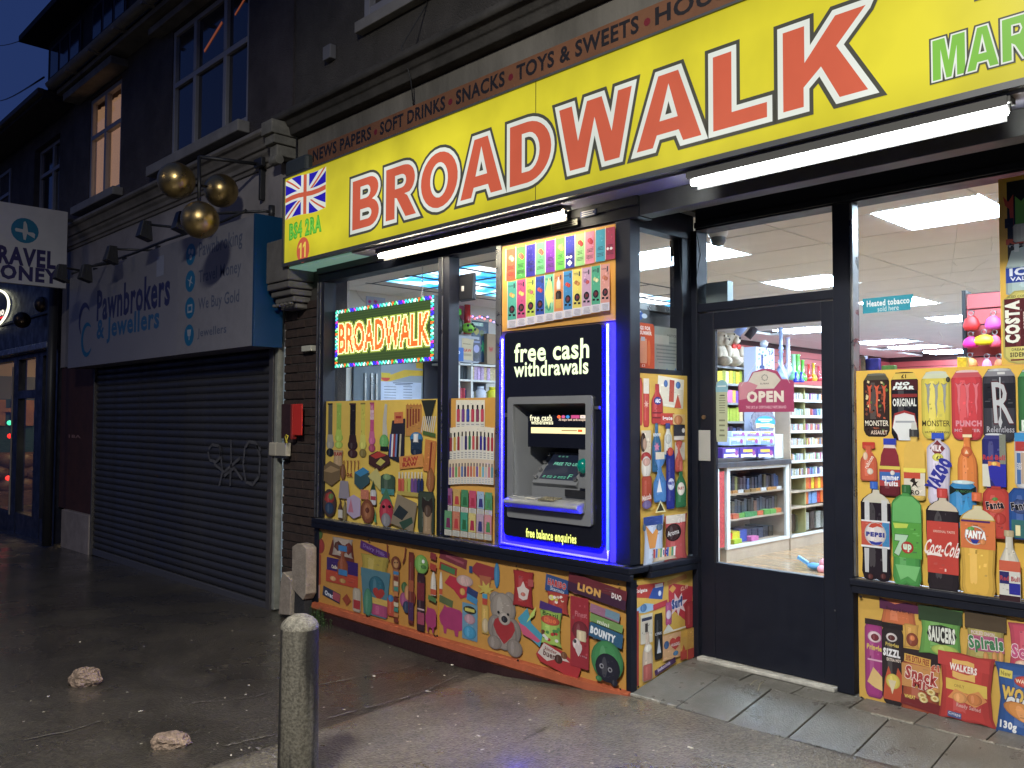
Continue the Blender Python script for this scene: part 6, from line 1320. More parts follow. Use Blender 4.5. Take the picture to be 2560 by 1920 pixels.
for r, (ya, yb, cs) in enumerate(((1220,1262,['9a5a8a','c8a04a','3a8a58','c84a6a','9ab8c8','4a9a5a']), (1276,1322,['5a9a6a','c87a5a','2f9a7a','cfc06a','b8a0b0','d08a90']))):
    for i in range(6): a = 1119+i*20.2; d = i*3.0; P.S('rect', (a,ya+d*.7,a+18,yb+d*.8), cs[i]); P.S('trapd', (a+4,ya+18+d*.7,a+15,yb-4+d*.8), ['7a2a5a','c03a3a','1f6a3a','b02a48','3a3a7a','3f8a4a'][i]); P.S('rect', (a,yb+1+d*.8,a+18,yb+15+d*.8), 'c9c8bc'); txtlines(P, a+2, a+16, yb+3+d*.8, yb+14+d*.8, 4, '8c8c88')
P.build(m_prn, R2)
# ---- 3 vape carton poster over the cash machine
R3, P = panel('vape_carton_poster', 'y', -.002, -1, -1.040, -.104, 2.070, 2.622, 'bright poster of two rows of coloured vape cartons above the cash machine', 'e3a32a')
c1_ = ['d2562c','3f9c3a','332f96','4fae6a','6f2f9a','52b22e','34389a','8cc873','d98098','2f9fb8','b03a58']; n = 11
for i in range(n):
    a = 1266+i*25.0-(0 if i < 9 else -2); b = a+23; t = 622-(i*5.3); h = 80
    xa = a+0; P.S('rect', (xa,t,xa+23,t+h), c1_[i]); P.S('rect', (xa-1.4,t,xa-.2,t+h), 'ece8de')
    if i in (0,1,3,5,7,8): P.S('ell', (xa+6,t+16,xa+17,t+28), ['e89a6a','d8543a','c82f2a','','','e8d03a','','c8322c','c8304a','',''][i] or 'd04a3a'); P.S('ell', (xa+11,t+20,xa+20,t+32), ['f0b080','c8402a','b8281f','','','d8c02a','','b02a22','b8283a','',''][i] or 'd04a3a')
    txtlines(P, xa+4, xa+19, t+42, t+52, 3, '2f2f3a'); txtlines(P, xa+3, xa+20, t+58, t+68, 3, '3a3a44')
    if i in (6, 10): P.S('ell', (xa+2,t+50,xa+8,t+57), 'e8e0e0'); P.S('ell', (xa+10,t+49,xa+17,t+56), 'e8e0e0')
    if i == 6: P.S('dia', (xa+4,t+60,xa+17,t+76), 'f0f0f0')
    if i == 2: P.T('X J J', (xa+6,t+14,xa+14,t+70), '1b1a5a', bold=.02)
c2_ = ['3fae9c','cf4a86','b8d02c','2a4fb0','5fc49a','e08a3f','2f8ac8','e0d04a','c69fc0','3fb08a','e09a90']
for i in range(n):
    a = 1273+i*23.8; t = 704-i*4.2; h = 96; P.S('rect', (a,t,a+22,t+h), c2_[i]); P.S('rect', (a-1.2,t,a-.2,t+h+22), 'e8e4d8')
    P.T('CRYSTAL' if i%2 else 'Crystal', (a+2,t+9,a+14,t+15), '3a3f50', bold=.02); P.S('rect', (a+15,t+5,a+18,t+17), '3a3f50')
    if i not in (4, 5): P.S('ell', (a+4,t+28,a+13,t+38), ['d8a04a','e8c04a','90a83a','c84a3a','','','d8483a','b06a2a','9a6aa0','c8d88a','d87a5a'][i] or 'd0a04a'); P.S('ell', (a+9,t+31,a+18,t+41), ['e0b84a','f0d05a','c86a70','b83a4a','','','c8382a','d0882a','c04a4a','e0e8b0','c86a4a'][i] or 'd0a04a'); P.S('ell', (a+4,t+60,a+18,t+80), '2a2a33'); P.S('ell', (a+8,t+65,a+15,t+74), '7a2f3a'); P.S('rect', (a+3,t+82,a+9,t+87), '2a2a33'); P.S('rect', (a+13,t+82,a+19,t+87), '2a2a33')
    elif i == 4:
        for q in range(9): P.S('dia', (a+rnd.uniform(0,14),t+rnd.uniform(0,80),a+rnd.uniform(15,22),t+rnd.uniform(81,95)), rnd.choice(('8fd8b8','3a9a7a','d8e070')))
    else: P.S('glassb', (a+6,t+10,a+16,t+42), 'cfd8d8'); P.S('can', (a+4,t+45,a+18,t+85), '30282a'); P.S('rect', (a+4,t+66,a+18,t+88), 'd8a83a')
    P.S('rect', (a,t+h,a+22,t+h+20), 'd5d3e2'); txtlines(P, a+3, a+20, t+h+3, t+h+18, 5, '7a7a90')
P.build(m_prn, R3)
# ---- 4,5 sweets and toys on the stall riser: two boards with a seam
SV = .000
seam2 = at(1098, 1420, 'y', SV).x
R4, P = panel('sweets_and_toys_poster', 'y', SV, -1, -3.215, seam2-.004, -.006, .612, 'dull yellow board of chocolate bars, slush cup and plush toys below the window, left part', 'c98d1e')
P.S('ell', (788,1345,812,1384), 'a8302c'); P.S('rect', (790,1385,803,1460), 'b04a28'); P.S('leaf', (792,1325,808,1350), '4a6a2a'); P.S('rect', (792,1462,800,1495), 'c99a90')
P.S([(0,.2),(1,0),(.9,.9),(.5,1),(.15,.85)], (822,1345,888,1405), '6a2a1c'); P.S('bag', (830,1345,884,1392), 'b9a89a'); P.S('leaf', (836,1352,856,1378), '5a2a1a'); P.S('leaf', (862,1356,882,1388), '7a2a20')
P.S('rect', (818,1400,896,1436), '3a1c70'); P.S('rect', (816,1432,896,1462), 'c2401f'); P.T('Cadbury', (830,1413,852,1425), 'e8dcc0', bold=.05); P.S('ell', (826,1440,842,1452), 'd8a060'); P.S('ell', (850,1446,866,1458), 'c09040'); P.S('spray', (845,1362,872,1440), '9a4a20'); P.S('rect', (848,1364,869,1378), '2a80c0'); P.S('rect', (848,1424,870,1438), '2a80c0')
P.S('rect', (809,1474,852,1498), '1e2f55', rot=-8); P.T('Oreo', (814,1479,836,1492), 'dde4f0', bold=.05, rot=-8); P.S('rect', (834,1482,852,1502), 'b04a5a', rot=-8); P.S('dia', (858,1484,880,1514), 'a0401f'); P.S('can', (884,1470,905,1530), 'b9ad98'); P.S('rect', (886,1500,903,1522), 'b02a30')
P.S('rect', (903,1366,976,1386), '5a2578', rot=-9); P.T('Dairy Milk', (910,1370,966,1382), '8a6ab0', bold=.03, rot=-9)
P.S('bag', (902,1388,978,1445), 'b7a022'); P.S('trap', (904,1425,978,1540), '4a7f90'); P.S('ell', (925,1440,965,1490), '1f6a80'); P.S('heart', (935,1470,965,1500), 'b03028'); P.S([(0,.6),(.5,.2),(1,.6),(.8,0),(.2,0)], (924,1468,980,1540), 'd0624a'); P.S('rect', (932,1497,976,1512), 'd8b03a'); P.S('round', (932,1512,972,1540), 'b8467a'); P.S('ell', (912,1470,935,1540), '3f8a6a')
P.S('can', (972,1490,992,1540), 'c84a2c'); P.S('ell', (974,1486,988,1504), '2f7fb8')
# monkey with long arms
P.S([(0,1),(.1,.55),(.3,.35),(.35,.42),(.2,.6),(.13,1)], (970,1362,996,1430), '7a3018'); P.S([(1,1),(.9,.55),(.7,.35),(.65,.42),(.8,.6),(.87,1)], (992,1366,1020,1432), '7a3018'); P.S('ell', (982,1390,1006,1424), '7a3a1c'); P.S('ell', (987,1398,1001,1420), 'c08a4a'); P.S('ell', (990,1404,993,1408), '201008'); P.S('ell', (996,1404,999,1408), '201008'); P.S('round', (986,1422,1002,1480), 'a86a3a'); P.S('rect', (988,1428,1001,1436), '2f80b8')
for i in range(9): P.S('rect', (989,1440+i*13,1000,1451+i*13), ('7a2f20','d0c0a0','3a8a7a','c87a3a')[i%4])
P.S('ell', (1008,1454,1024,1482), '3a6a34'); P.S('ell', (1004,1480,1026,1518), 'a84a80'); P.S('leaf', (1026,1470,1044,1520), 'a03a20'); P.S('ell', (1012,1502,1030,1532), '2a3f60'); P.S('ell', (1016,1462,1032,1500), 'c98a4a')
P.S('round', (1026,1380,1040,1560), '7a2c20'); P.S('rect', (1027,1450,1039,1478), 'a8542a'); P.S('rect', (1027,1505,1039,1550), '4a2a5a')
P.S('ell', (1042,1386,1076,1434), '6fae3a'); P.S('ell', (1060,1398,1068,1408), 'e8f0e8'); P.S('ell', (1058,1412,1072,1422), '3f7a2a'); P.S('round', (1048,1432,1068,1577), '3a1c28'); P.S('rect', (1049,1456,1067,1500), '7a2030'); P.S('rect', (1050,1520,1067,1524), 'd0b0b0'); P.S('rect', (1050,1530,1067,1560), 'a84060')
P.S('rect', (1082,1382,1097,1398), '8a2a34', rot=-9); P.S('rect', (1081,1409,1097,1425), 'b03a28', rot=-9); P.S('arch', (1083,1428,1097,1488), 'd8d0c0'); P.S('rect', (1083,1472,1097,1486), 'c8502a'); P.S('rect', (1077,1490,1097,1502), '4a7a3a', rot=-9)
P.S('pig', (1070,1515,1097,1580), 'b02f6f'); 
for x, y in ((928,1349), (924,1538), (1094,1588), (795,1330)): P.S('ell', (x-2.5,y-2.5,x+2.5,y+2.5), '2a1a10')
P.build(m_prnm, R4)
R5, P = panel('sweets_and_toys_poster', 'y', SV, -1, seam2+.002, -.033, -.006, .612, 'dull yellow board of sweets with a grey teddy bear and green ladybird toy, right part', 'c98f20')
P.S('rect', (1099,1386,1168,1410), '7a2a3a', rot=-9); P.S('rect', (1115,1396,1160,1402), 'a04a5a', rot=-9); P.S('rect', (1099,1412,1143,1432), '9a302a', rot=-8); P.S('rect', (1103,1416,1138,1430), '3a7a44', rot=-8); P.S('arch', (1099,1428,1107,1488), 'd8d0c0'); P.S('rect', (1099,1472,1107,1486), 'c8502a'); P.S('rect', (1099,1494,1133,1512), '5a6a3a', rot=-9)
P.S('pig', (1099,1515,1160,1588), 'b02f6f'); P.S([(0,.6),(.2,1),(.7,.9),(1,.6),(.9,.2),(.6,0),(.35,.35)], (1112,1442,1180,1496), 'c01f3c'); P.S('ell', (1150,1470,1164,1488), 'd8a03a'); P.S('ell', (1142,1438,1184,1466), 'c9a8a0'); 
for i in range(3): P.S('rect', (1156+i*6,1448,1158+i*6,1462), 'e0b0b0', rot=20)
P.S('rect', (1168,1472,1195,1492), '2a3a70', rot=-14); P.S('rect', (1168,1490,1195,1506), '2f8ac0', rot=-14); P.S('rect', (1157,1509,1195,1600), '5f93b0'); P.S('ell', (1160,1515,1192,1535), '303020'); P.S('rect', (1164,1521,1188,1529), 'c8c040'); P.S('ell', (1162,1535,1190,1560), 'c090a0'); P.S('ell', (1160,1565,1192,1597), '2a9ac8')
P.S([(0,.6),(.25,1),(1,.9),(.95,.35),(.5,.2)], (1178,1408,1240,1462), '9a2a34'); P.S('ell', (1237,1406,1251,1470), '2a7fb0'); P.S('rect', (1175,1415,1183,1432), '1f4a80'); P.S('trapd', (1200,1440,1230,1470), 'b0603a', rot=180); P.S('star', (1196,1452,1238,1492), 'c9b030'); P.S('rect', (1208,1484,1220,1496), '2f9ac0'); P.S('rect', (1208,1496,1220,1512), 'c0402a'); P.S('round', (1206,1512,1224,1584), 'cfa83a'); P.S('ell', (1207,1545,1224,1582), 'c9b48a')
# grey teddy
for b in ((1226,1478,1258,1516),(1262,1480,1292,1516)): P.S('ell', b, '8f857c')
P.S('ell', (1228,1482,1292,1560), '9a9086'); P.S('ell', (1222,1536,1262,1600), '8d837c'); P.S('ell', (1262,1545,1306,1610), '8d837c'); P.S('ell', (1232,1540,1296,1625), '958a82'); P.S('heart', (1237,1546,1291,1610), 'a8242c'); P.S('ell', (1222,1588,1258,1622), '8b8078'); P.S('ell', (1270,1598,1310,1642), '8b8078'); P.S('ell', (1250,1530,1280,1562), 'b0a69c'); P.S('ell', (1257,1539,1273,1556), '22222c'); P.S('ell', (1247,1526,1253,1533), '15151a'); P.S('ell', (1271,1532,1277,1539), '15151a')
P.S('bag', (1285,1426,1339,1517), 'a81e24'); P.S([(.5,1),(.7,.7),(1,.6),(.85,.1),(.5,0),(.15,.1),(0,.6),(.3,.7)], (1297,1452,1327,1500), 'd8c9c0'); P.S('ell', (1306,1480,1318,1490), 'c86a5a'); P.S('rect', (1324,1448,1338,1466), 'b04a4a')
P.S('rect', (1368,1442,1426,1484), '1f4a8a', rot=-6); P.T('HARIBO', (1374,1451,1420,1468), 'c8322c', bold=.06, out=[(.03,'d8d8e0')], rot=-6); P.T('Starmix', (1380,1470,1416,1479), 'c8d0e0', bold=.02, rot=-6); P.S('bag', (1370,1480,1428,1532), 'b8382c'); P.S('ell', (1376,1486,1392,1500), 'e0e040')
for i in range(14): P.S('ell', (lambda x, y: (x,y,x+8,y+8))(rnd.uniform(1374,1416), rnd.uniform(1488,1520)), rnd.choice(('d8c8b0','c02f2a','d8c040','f0e8e0')))
P.S('rect', (1354,1510,1410,1530), '4a2a7a', rot=-7); P.S('bag', (1353,1526,1410,1612), '9ac03a'); P.T('Brazil', (1362,1530,1400,1541), '2a4a20', bold=.03, rot=-4); P.S('ell', (1358,1538,1405,1562), 'c84a2a'); P.T('Duo', (1366,1543,1396,1556), 'e8702f', bold=.06)
for i in range(16): P.S('ell', (lambda x, y: (x,y,x+9,y+8))(rnd.uniform(1357,1398), rnd.uniform(1568,1598)), rnd.choice(('c02f2a','3f8a3a','d8d8d0','6a3a20')))
P.S([(0,.65),(.4,1),(.55,.6),(1,.35),(.9,0),(.35,.25)], (1300,1520,1362,1610), '2f9ab8'); P.S([(0,.7),(.3,.6),(1,.1),(.85,0),(.2,.2)], (1302,1545,1358,1600), 'd0507a'); P.S([(0,0),(.5,.5),(.6,1),(.3,.6)], (1322,1515,1362,1560), 'b8d04a')
P.S([(0,.55),(.2,1),(.6,.85),(1,.45),(.9,0),(.55,.2),(.1,.35)], (1345,1612,1458,1692), 'b8242c'); P.S([(0,.5),(.2,1),(.7,.75),(1,.45),(.6,.45),(.3,.25)], (1350,1612,1430,1670), 'cfc4bc'); P.T('bueno', (1364,1629,1404,1645), '5a1c1c', bold=.03, rot=-8); P.T('kinder', (1368,1620,1398,1629), '8a2a24', bold=.02, rot=-8); P.S('ell', (1392,1635,1412,1658), '4a2418'); P.S('ell', (1408,1628,1424,1646), '7a4a28')
P.S('rect', (1426,1452,1572,1500), '6a1d2c', rot=-7); P.S([(0,0),(1,0),(1,.5),(0,.5)], (1426,1452,1572,1500), '401a3a', rot=-7); P.T('LION', (1450,1464,1508,1484), 'd8a03a', bold=.07, rot=-7); P.T('DUO', (1535,1484,1560,1498), 'e0d8d8', bold=.05, rot=-7)
P.S('rect', (1432,1492,1478,1668), 'a01e30'); P.T('Finest', (1444,1528,1474,1542), 'c8707a', bold=.02); P.S('ell', (1437,1552,1478,1600), '7a2030'); P.S('round', (1448,1575,1472,1602), 'd8c8a0'); P.S('ell', (1438,1594,1458,1622), 'e0d0d0'); P.S('ell', (1440,1596,1448,1606), '30303a'); P.S('heart', (1444,1606,1462,1640), 'd0c0c0'); P.T('190g', (1458,1638,1474,1643), 'c8909a')
P.S('rect', (1482,1520,1556,1542), 'a06a8a', rot=-8); P.S('rect', (1520,1526,1556,1546), '6a90a8', rot=-8); P.S('rect', (1482,1546,1564,1566), '6f9a4a', rot=-8); P.T('mini', (1500,1552,1530,1562), 'd0d8c0', bold=.04, rot=-8)
P.S('rect', (1480,1568,1564,1604), '1d5a80', rot=-8); P.T('BOUNTY', (1483,1574,1546,1594), 'dfe6ee', bold=.07, rot=-9)
P.S('ell', (1485,1600,1566,1700), '2f8a4a'); P.S('ell', (1496,1632,1558,1704), '181a2e'); P.S('ell', (1506,1656,1518,1669), '8f8f98'); P.S('ell', (1509,1659,1515,1666), '18182a'); P.S('ell', (1527,1666,1539,1679), '8f8f98'); P.S('ell', (1530,1669,1536,1676), '18182a'); P.S('ell', (1497,1686,1513,1700), '2a7a40'); P.S('leaf', (1534,1694,1553,1715), '181a2e')
for x, y in ((1101,1588), (1299,1414), (1554,1459), (1559,1720), (1303,1649)): P.S('ell', (x-2.5,y-2.5,x+2.5,y+2.5), '20140c')
P.build(m_prnm, R5)
# ---- 6 return, upper: household
R6, P = panel('household_poster', 'x', .0015, 1, .088, .545, .698, 1.770, 'yellow poster of cleaning products on the narrow return beside the door, upper', 'dcb02a')
P.S('can', (1593,944,1606,1064), 'cf3a2c'); P.S('can', (1607,946,1623,1068), 'c83a34'); P.S('rect', (1608,946,1622,984), 'e6ddd0'); P.S('star', (1609,1000,1621,1020), 'e8b0a0')
P.S('rect', (1643,944,1708,1018), 'e5dcc6', rot=-4); P.S('rect', (1650,970,1706,1012), 'd9cdb4', rot=-4); P.S('rect', (1672,950,1684,1005), 'b8402a', rot=-4); P.S('ell', (1658,950,1668,968), '3a6aa8'); P.S('ell', (1688,954,1700,972), '3a6aa8'); P.S('tri', (1684,985,1702,1020), 'c84a2a')
P.S('glassb', (1627,960,1656,1060), 'bf2f30'); P.S('ell', (1633,992,1652,1012), '3a3a90'); P.T('ABC', (1636,997,1649,1007), 'e8e8f0', bold=.05); P.S('rect', (1629,1030,1654,1034), '7a1f2a'); P.S('rect', (1629,1042,1654,1046), '7a1f2a')
P.S('rect', (1650,1033,1684,1062), 'c9392c'); P.T('lgate', (1655,1040,1679,1053), 'ece2dc', bold=.04); P.S('rect', (1680,1036,1710,1060), 'd8b06a'); P.S('ell', (1683,1038,1704,1062), 'c87a3a'); P.S('rect', (1682,1062,1710,1090), '2a2a3a'); P.S('ell', (1702,1070,1710,1082), 'd8d8d8'); P.S('rect', (1682,1090,1708,1100), 'd8d0c8')
P.S('rect', (1601,1076,1625,1180), 'cfbfa6'); P.S('ell', (1598,1082,1612,1130), '3a2820'); P.S('ell', (1604,1095,1614,1125), 'b08a70'); P.S('glassb', (1627,1058,1650,1180), '1f6a96'); P.T('REVIVE', (1630,1083,1648,1091), 'd0e0e8', bold=.05); P.S('star', (1632,1104,1646,1130), 'd87aa0'); P.S('glassb', (1657,1058,1677,1140), 'd0cfc0'); P.S('rect', (1660,1058,1672,1072), '2a3a80'); P.S('ell', (1660,1085,1674,1110), 'bcbab0')
P.S('rect', (1684,1106,1708,1150), 'c9c0b0'); P.S('spray', (1684,1100,1703,1180), 'c9503a'); P.S('ell', (1598,1130,1624,1158), 'b0282a'); P.S('ell', (1599,1140,1624,1196), 'ddd6cc'); P.S('ell', (1603,1145,1621,1165), 'd0a090'); P.S('round', (1600,1190,1625,1268), 'c04a2c'); P.T('Match', (1601,1236,1623,1250), 'e8d8d0', bold=.05, rot=8); P.S('ell', (1601,1250,1624,1272), '7a6aa8')
P.S('spray', (1628,1132,1662,1255), '3f86cc'); P.S('rect', (1634,1130,1656,1148), 'ddd6c0'); P.S('tri', (1637,1195,1650,1230), 'e0e8f0'); P.S('round', (1660,1126,1682,1272), '1f2a86'); P.S('ell', (1663,1118,1678,1140), 'c8402e'); P.S('ell', (1664,1195,1681,1225), 'c9d0e8'); P.T('easy', (1665,1203,1680,1215), '2030a0', bold=.05); P.S('glassb', (1683,1170,1710,1268), '1e6e3c'); P.S('round', (1691,1150,1701,1178), 'c85a4a'); P.S('ell', (1687,1205,1706,1238), 'e0d8c8'); P.T('FAIRY', (1689,1216,1704,1224), 'b8322c', bold=.04)
P.S('tri', (1632,1250,1658,1280), 'e8e0a0'); P.S('tri', (1636,1256,1654,1277), '3a3428'); P.S('bag', (1600,1288,1655,1412), 'c0cbe0'); P.S('rect', (1602,1290,1650,1312), '2a4a9a'); P.S([(0,1),(.5,.6),(1,1),(.7,0),(.3,0)], (1607,1310,1642,1370), 'e0902c'); P.S('ell', (1634,1308,1650,1326), '4a6a8a'); P.S('ell', (1600,1308,1608,1328), '4a6a8a')
P.S('bag', (1652,1285,1712,1400), 'c04a48'); P.S('rect', (1658,1286,1706,1306), 'd8c9b8'); P.S('ell', (1656,1308,1696,1352), '3a1f20'); P.T('Aroma', (1661,1324,1690,1337), 'e0d8d0', bold=.02, rot=6); P.T('£1', (1686,1294,1697,1306), 'e8d8d0', bold=.05); P.S('bag', (1622,1368,1685,1400), 'd8c0a0')
for i in range(10): P.S('rect', (1626+i*5.6,1372-i*.8,1630+i*5.6,1394-i*.8), ('c83a3a','3a6ac0','e0c040','3a9a6a','e8e8e8')[i%5], rot=-4)
P.T('10', (1650,1372,1662,1386), '2a3a9a', bold=.06); P.build(m_prn, R6)
# ---- 7 return, lower
R7 = empty('toiletries_poster', (0, .3, .08), 'yellow poster of toothpaste, washing powder and nappies on the return under its sill', 'poster')
P = Print('x', .0015, 1); P.pic = True; bz = lambda y: .012+.075*sstep(0,.55,y)
P.pl([(.052,.020),(.60,.098),(.60,.612),(.052,.612)], 'dcae24')
MB().add([(-.0008,.052,.0),(-.0008,.60,.09),(-.0008,.60,.612),(-.0008,.052,.612),(.0015,.052,.0),(.0015,.60,.09),(.0015,.60,.612),(.0015,.052,.612)], [(0,3,2,1),(4,5,6,7),(0,1,5,4),(1,2,6,5),(2,3,7,6),(3,0,4,7)]).build('board', m_yellow, R7)
P.S([(0,1),(1,.85),(.85,0),(0,.35)], (1586,1456,1661,1502), 'c33228'); P.T('Colgate', (1587,1471,1618,1484), 'efe6e0', bold=.05, rot=-3); P.S([(0,.3),(.3,1),(1,1),(.9,0)], (1621,1468,1659,1502), '2450a8'); P.S('rect', (1637,1459,1657,1468), 'ddd8e0'); P.S('ell', (1645,1476,1653,1490), 'd8e0f0')
P.S([(0,1),(1,.8),(.95,.3),(.85,0),(0,.5)], (1671,1450,1732,1566), 'c8283a'); P.S('star', (1672,1480,1718,1540), 'e9cfd0'); P.T('Surf', (1679,1494,1706,1520), '1f4f9a', bold=.08, out=[(.03,'efe8f0')], rot=6); P.T('£2.49', (1701,1464,1719,1475), 'f0c0a0', bold=.05, rot=6); P.S('rect', (1668,1443,1716,1456), 'd8862a', rot=6); P.S('dia', (1672,1462,1690,1482), 'e0a02f'); P.S('can', (1712,1504,1736,1570), 'b52a30')
P.S([(0,.6),(.5,1),(1,.7),(1,.1),(.5,0),(0,.2)], (1589,1508,1634,1532), '8fb8d8'); P.S('ell', (1600,1510,1616,1530), '4a80b8'); P.S('rect', (1632,1505,1668,1520), 'c8303e', rot=5); P.S('round', (1663,1505,1678,1562), 'c04a88'); P.S('ell', (1664,1525,1677,1548), 'd8c8d8'); P.S('tri', (1657,1560,1682,1578), 'd8d8cc')
P.S('rect', (1584,1528,1596,1715), 'a82a20'); P.S('rect', (1586,1528,1589,1715), '8a1f18'); P.S('rect', (1600,1535,1630,1608), 'd0c7b2'); P.S('rect', (1603,1543,1628,1551), '2a3050'); P.S('rect', (1611,1558,1618,1580), '3a3030'); P.S('glassb', (1604,1580,1630,1702), 'd0b8a0'); P.S('ell', (1608,1610,1628,1630), 'e8e0d0'); P.S('round', (1606,1660,1628,1700), 'c05a50')
P.S('round', (1634,1533,1654,1648), '16181c'); P.T('LYNX', (1636,1580,1652,1587), 'c8c8d0', bold=.04); P.S('tri', (1640,1595,1650,1632), 'c8ccd4'); P.S('rect', (1655,1583,1700,1646), 'dca870'); P.S([(0,.9),(1,1),(1,.8),(0,.7)], (1656,1572,1712,1590), 'd8d4c0'); P.S('ell', (1657,1602,1670,1622), '2f5a90'); P.S('heart', (1671,1592,1700,1624), 'c63428'); P.T('HUGGIES', (1675,1606,1696,1614), 'e8dcd8', bold=.04); P.S('ell', (1680,1626,1693,1638), '3a80b8')
P.S('rect', (1698,1592,1714,1648), 'd8a838'); P.S('rect', (1698,1626,1714,1648), 'c0382a'); P.S('tri', (1701,1610,1711,1628), 'c84a20'); P.S('rect', (1715,1570,1734,1646), 'd09a2c'); P.S('rect', (1716,1620,1733,1646), 'b8382c'); P.S([(0,0),(1,.0),(1,1),(0,1)], (1633,1658,1686,1672), '4a2358', rot=12); P.T('Softmints', (1640,1661,1672,1670), 'd8c8e0', bold=.03, rot=12)
for x, y in ((1590,1464), (1731,1436), (1592,1716), (1731,1644)): P.S('ell', (x-2.5,y-3,x+2.5,y+3), '20140c')
P.build(m_prnm, R7)
# ---- 8 drinks poster in the right window
RY = YD-.002
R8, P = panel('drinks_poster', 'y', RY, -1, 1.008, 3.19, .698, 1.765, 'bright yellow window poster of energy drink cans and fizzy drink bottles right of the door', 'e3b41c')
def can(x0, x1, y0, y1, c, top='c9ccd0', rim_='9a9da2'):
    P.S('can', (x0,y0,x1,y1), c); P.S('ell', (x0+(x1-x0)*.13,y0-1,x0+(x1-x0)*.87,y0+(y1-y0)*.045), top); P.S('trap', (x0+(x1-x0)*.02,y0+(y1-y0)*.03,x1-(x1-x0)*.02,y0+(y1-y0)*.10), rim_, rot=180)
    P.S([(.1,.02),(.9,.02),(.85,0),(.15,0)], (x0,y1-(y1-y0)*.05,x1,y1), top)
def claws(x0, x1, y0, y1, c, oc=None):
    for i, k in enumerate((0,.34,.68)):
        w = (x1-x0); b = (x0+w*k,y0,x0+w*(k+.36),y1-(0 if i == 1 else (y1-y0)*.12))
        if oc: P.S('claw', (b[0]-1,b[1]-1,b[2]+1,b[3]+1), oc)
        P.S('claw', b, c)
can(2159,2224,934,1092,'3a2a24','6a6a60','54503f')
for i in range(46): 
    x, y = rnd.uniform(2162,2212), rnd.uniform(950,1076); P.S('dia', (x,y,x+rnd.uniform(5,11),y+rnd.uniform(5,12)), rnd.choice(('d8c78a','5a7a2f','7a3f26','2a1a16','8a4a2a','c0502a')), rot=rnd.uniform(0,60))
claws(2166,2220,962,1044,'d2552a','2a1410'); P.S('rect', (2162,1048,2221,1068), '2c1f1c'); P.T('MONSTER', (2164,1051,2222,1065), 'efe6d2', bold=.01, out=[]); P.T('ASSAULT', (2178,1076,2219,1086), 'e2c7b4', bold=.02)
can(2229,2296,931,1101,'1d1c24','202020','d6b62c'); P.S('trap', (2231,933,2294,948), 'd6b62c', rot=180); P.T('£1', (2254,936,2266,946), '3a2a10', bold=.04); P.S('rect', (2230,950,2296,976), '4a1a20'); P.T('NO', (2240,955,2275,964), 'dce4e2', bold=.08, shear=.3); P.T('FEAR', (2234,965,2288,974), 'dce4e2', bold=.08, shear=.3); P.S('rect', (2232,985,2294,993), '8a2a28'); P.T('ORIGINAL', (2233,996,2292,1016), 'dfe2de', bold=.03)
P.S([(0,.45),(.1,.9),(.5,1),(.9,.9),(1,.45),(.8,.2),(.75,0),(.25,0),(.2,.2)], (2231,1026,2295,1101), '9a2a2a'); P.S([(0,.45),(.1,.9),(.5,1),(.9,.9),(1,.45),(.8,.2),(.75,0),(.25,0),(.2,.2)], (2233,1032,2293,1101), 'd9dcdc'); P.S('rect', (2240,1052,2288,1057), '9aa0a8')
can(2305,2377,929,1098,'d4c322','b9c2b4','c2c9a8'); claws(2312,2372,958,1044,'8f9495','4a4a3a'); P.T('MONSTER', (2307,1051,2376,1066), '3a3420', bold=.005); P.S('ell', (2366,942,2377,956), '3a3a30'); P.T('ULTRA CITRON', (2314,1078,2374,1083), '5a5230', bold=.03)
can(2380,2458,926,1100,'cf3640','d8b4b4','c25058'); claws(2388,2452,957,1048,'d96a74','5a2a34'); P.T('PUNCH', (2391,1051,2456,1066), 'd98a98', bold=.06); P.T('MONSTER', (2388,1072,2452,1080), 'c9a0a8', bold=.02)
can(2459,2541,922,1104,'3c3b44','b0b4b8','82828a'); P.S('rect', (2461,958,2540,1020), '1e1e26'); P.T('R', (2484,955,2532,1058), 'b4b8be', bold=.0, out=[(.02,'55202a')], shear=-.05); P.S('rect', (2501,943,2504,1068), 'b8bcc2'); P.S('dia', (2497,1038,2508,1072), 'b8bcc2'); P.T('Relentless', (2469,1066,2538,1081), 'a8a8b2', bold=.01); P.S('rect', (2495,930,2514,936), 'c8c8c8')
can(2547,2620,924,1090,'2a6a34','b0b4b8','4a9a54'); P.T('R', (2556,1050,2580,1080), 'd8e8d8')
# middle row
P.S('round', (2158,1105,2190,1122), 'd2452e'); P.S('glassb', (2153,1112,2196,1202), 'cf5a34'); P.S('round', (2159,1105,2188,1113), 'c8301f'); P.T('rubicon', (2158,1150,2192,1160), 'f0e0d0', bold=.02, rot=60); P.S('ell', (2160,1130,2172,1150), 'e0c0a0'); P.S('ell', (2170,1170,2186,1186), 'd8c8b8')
P.S('glassb', (2201,1102,2253,1240), '6a1c28'); P.S('rect', (2211,1096,2243,1112), '2c3fb0'); P.S('trap', (2210,1112,2244,1122), 'd8c8c0', rot=180); P.S([(0,0),(1,0),(.95,.6),(.8,1),(.2,1),(.05,.6)], (2203,1120,2251,1164), '8a2734'); P.S('rect', (2201,1165,2253,1173), 'd8c22f'); P.S('rect', (2201,1173,2253,1215), 'b03a3c'); P.S([(0,.2),(.4,0),(1,.3),(1,1),(0,1)], (2202,1180,2253,1205), '3467b8'); P.T('summer', (2208,1190,2250,1200), 'e8eaf2', bold=.04); P.T('fruits', (2214,1201,2248,1215), 'e8eaf2', bold=.04); P.S('ell', (2228,1176,2240,1188), 'd8d0c8')
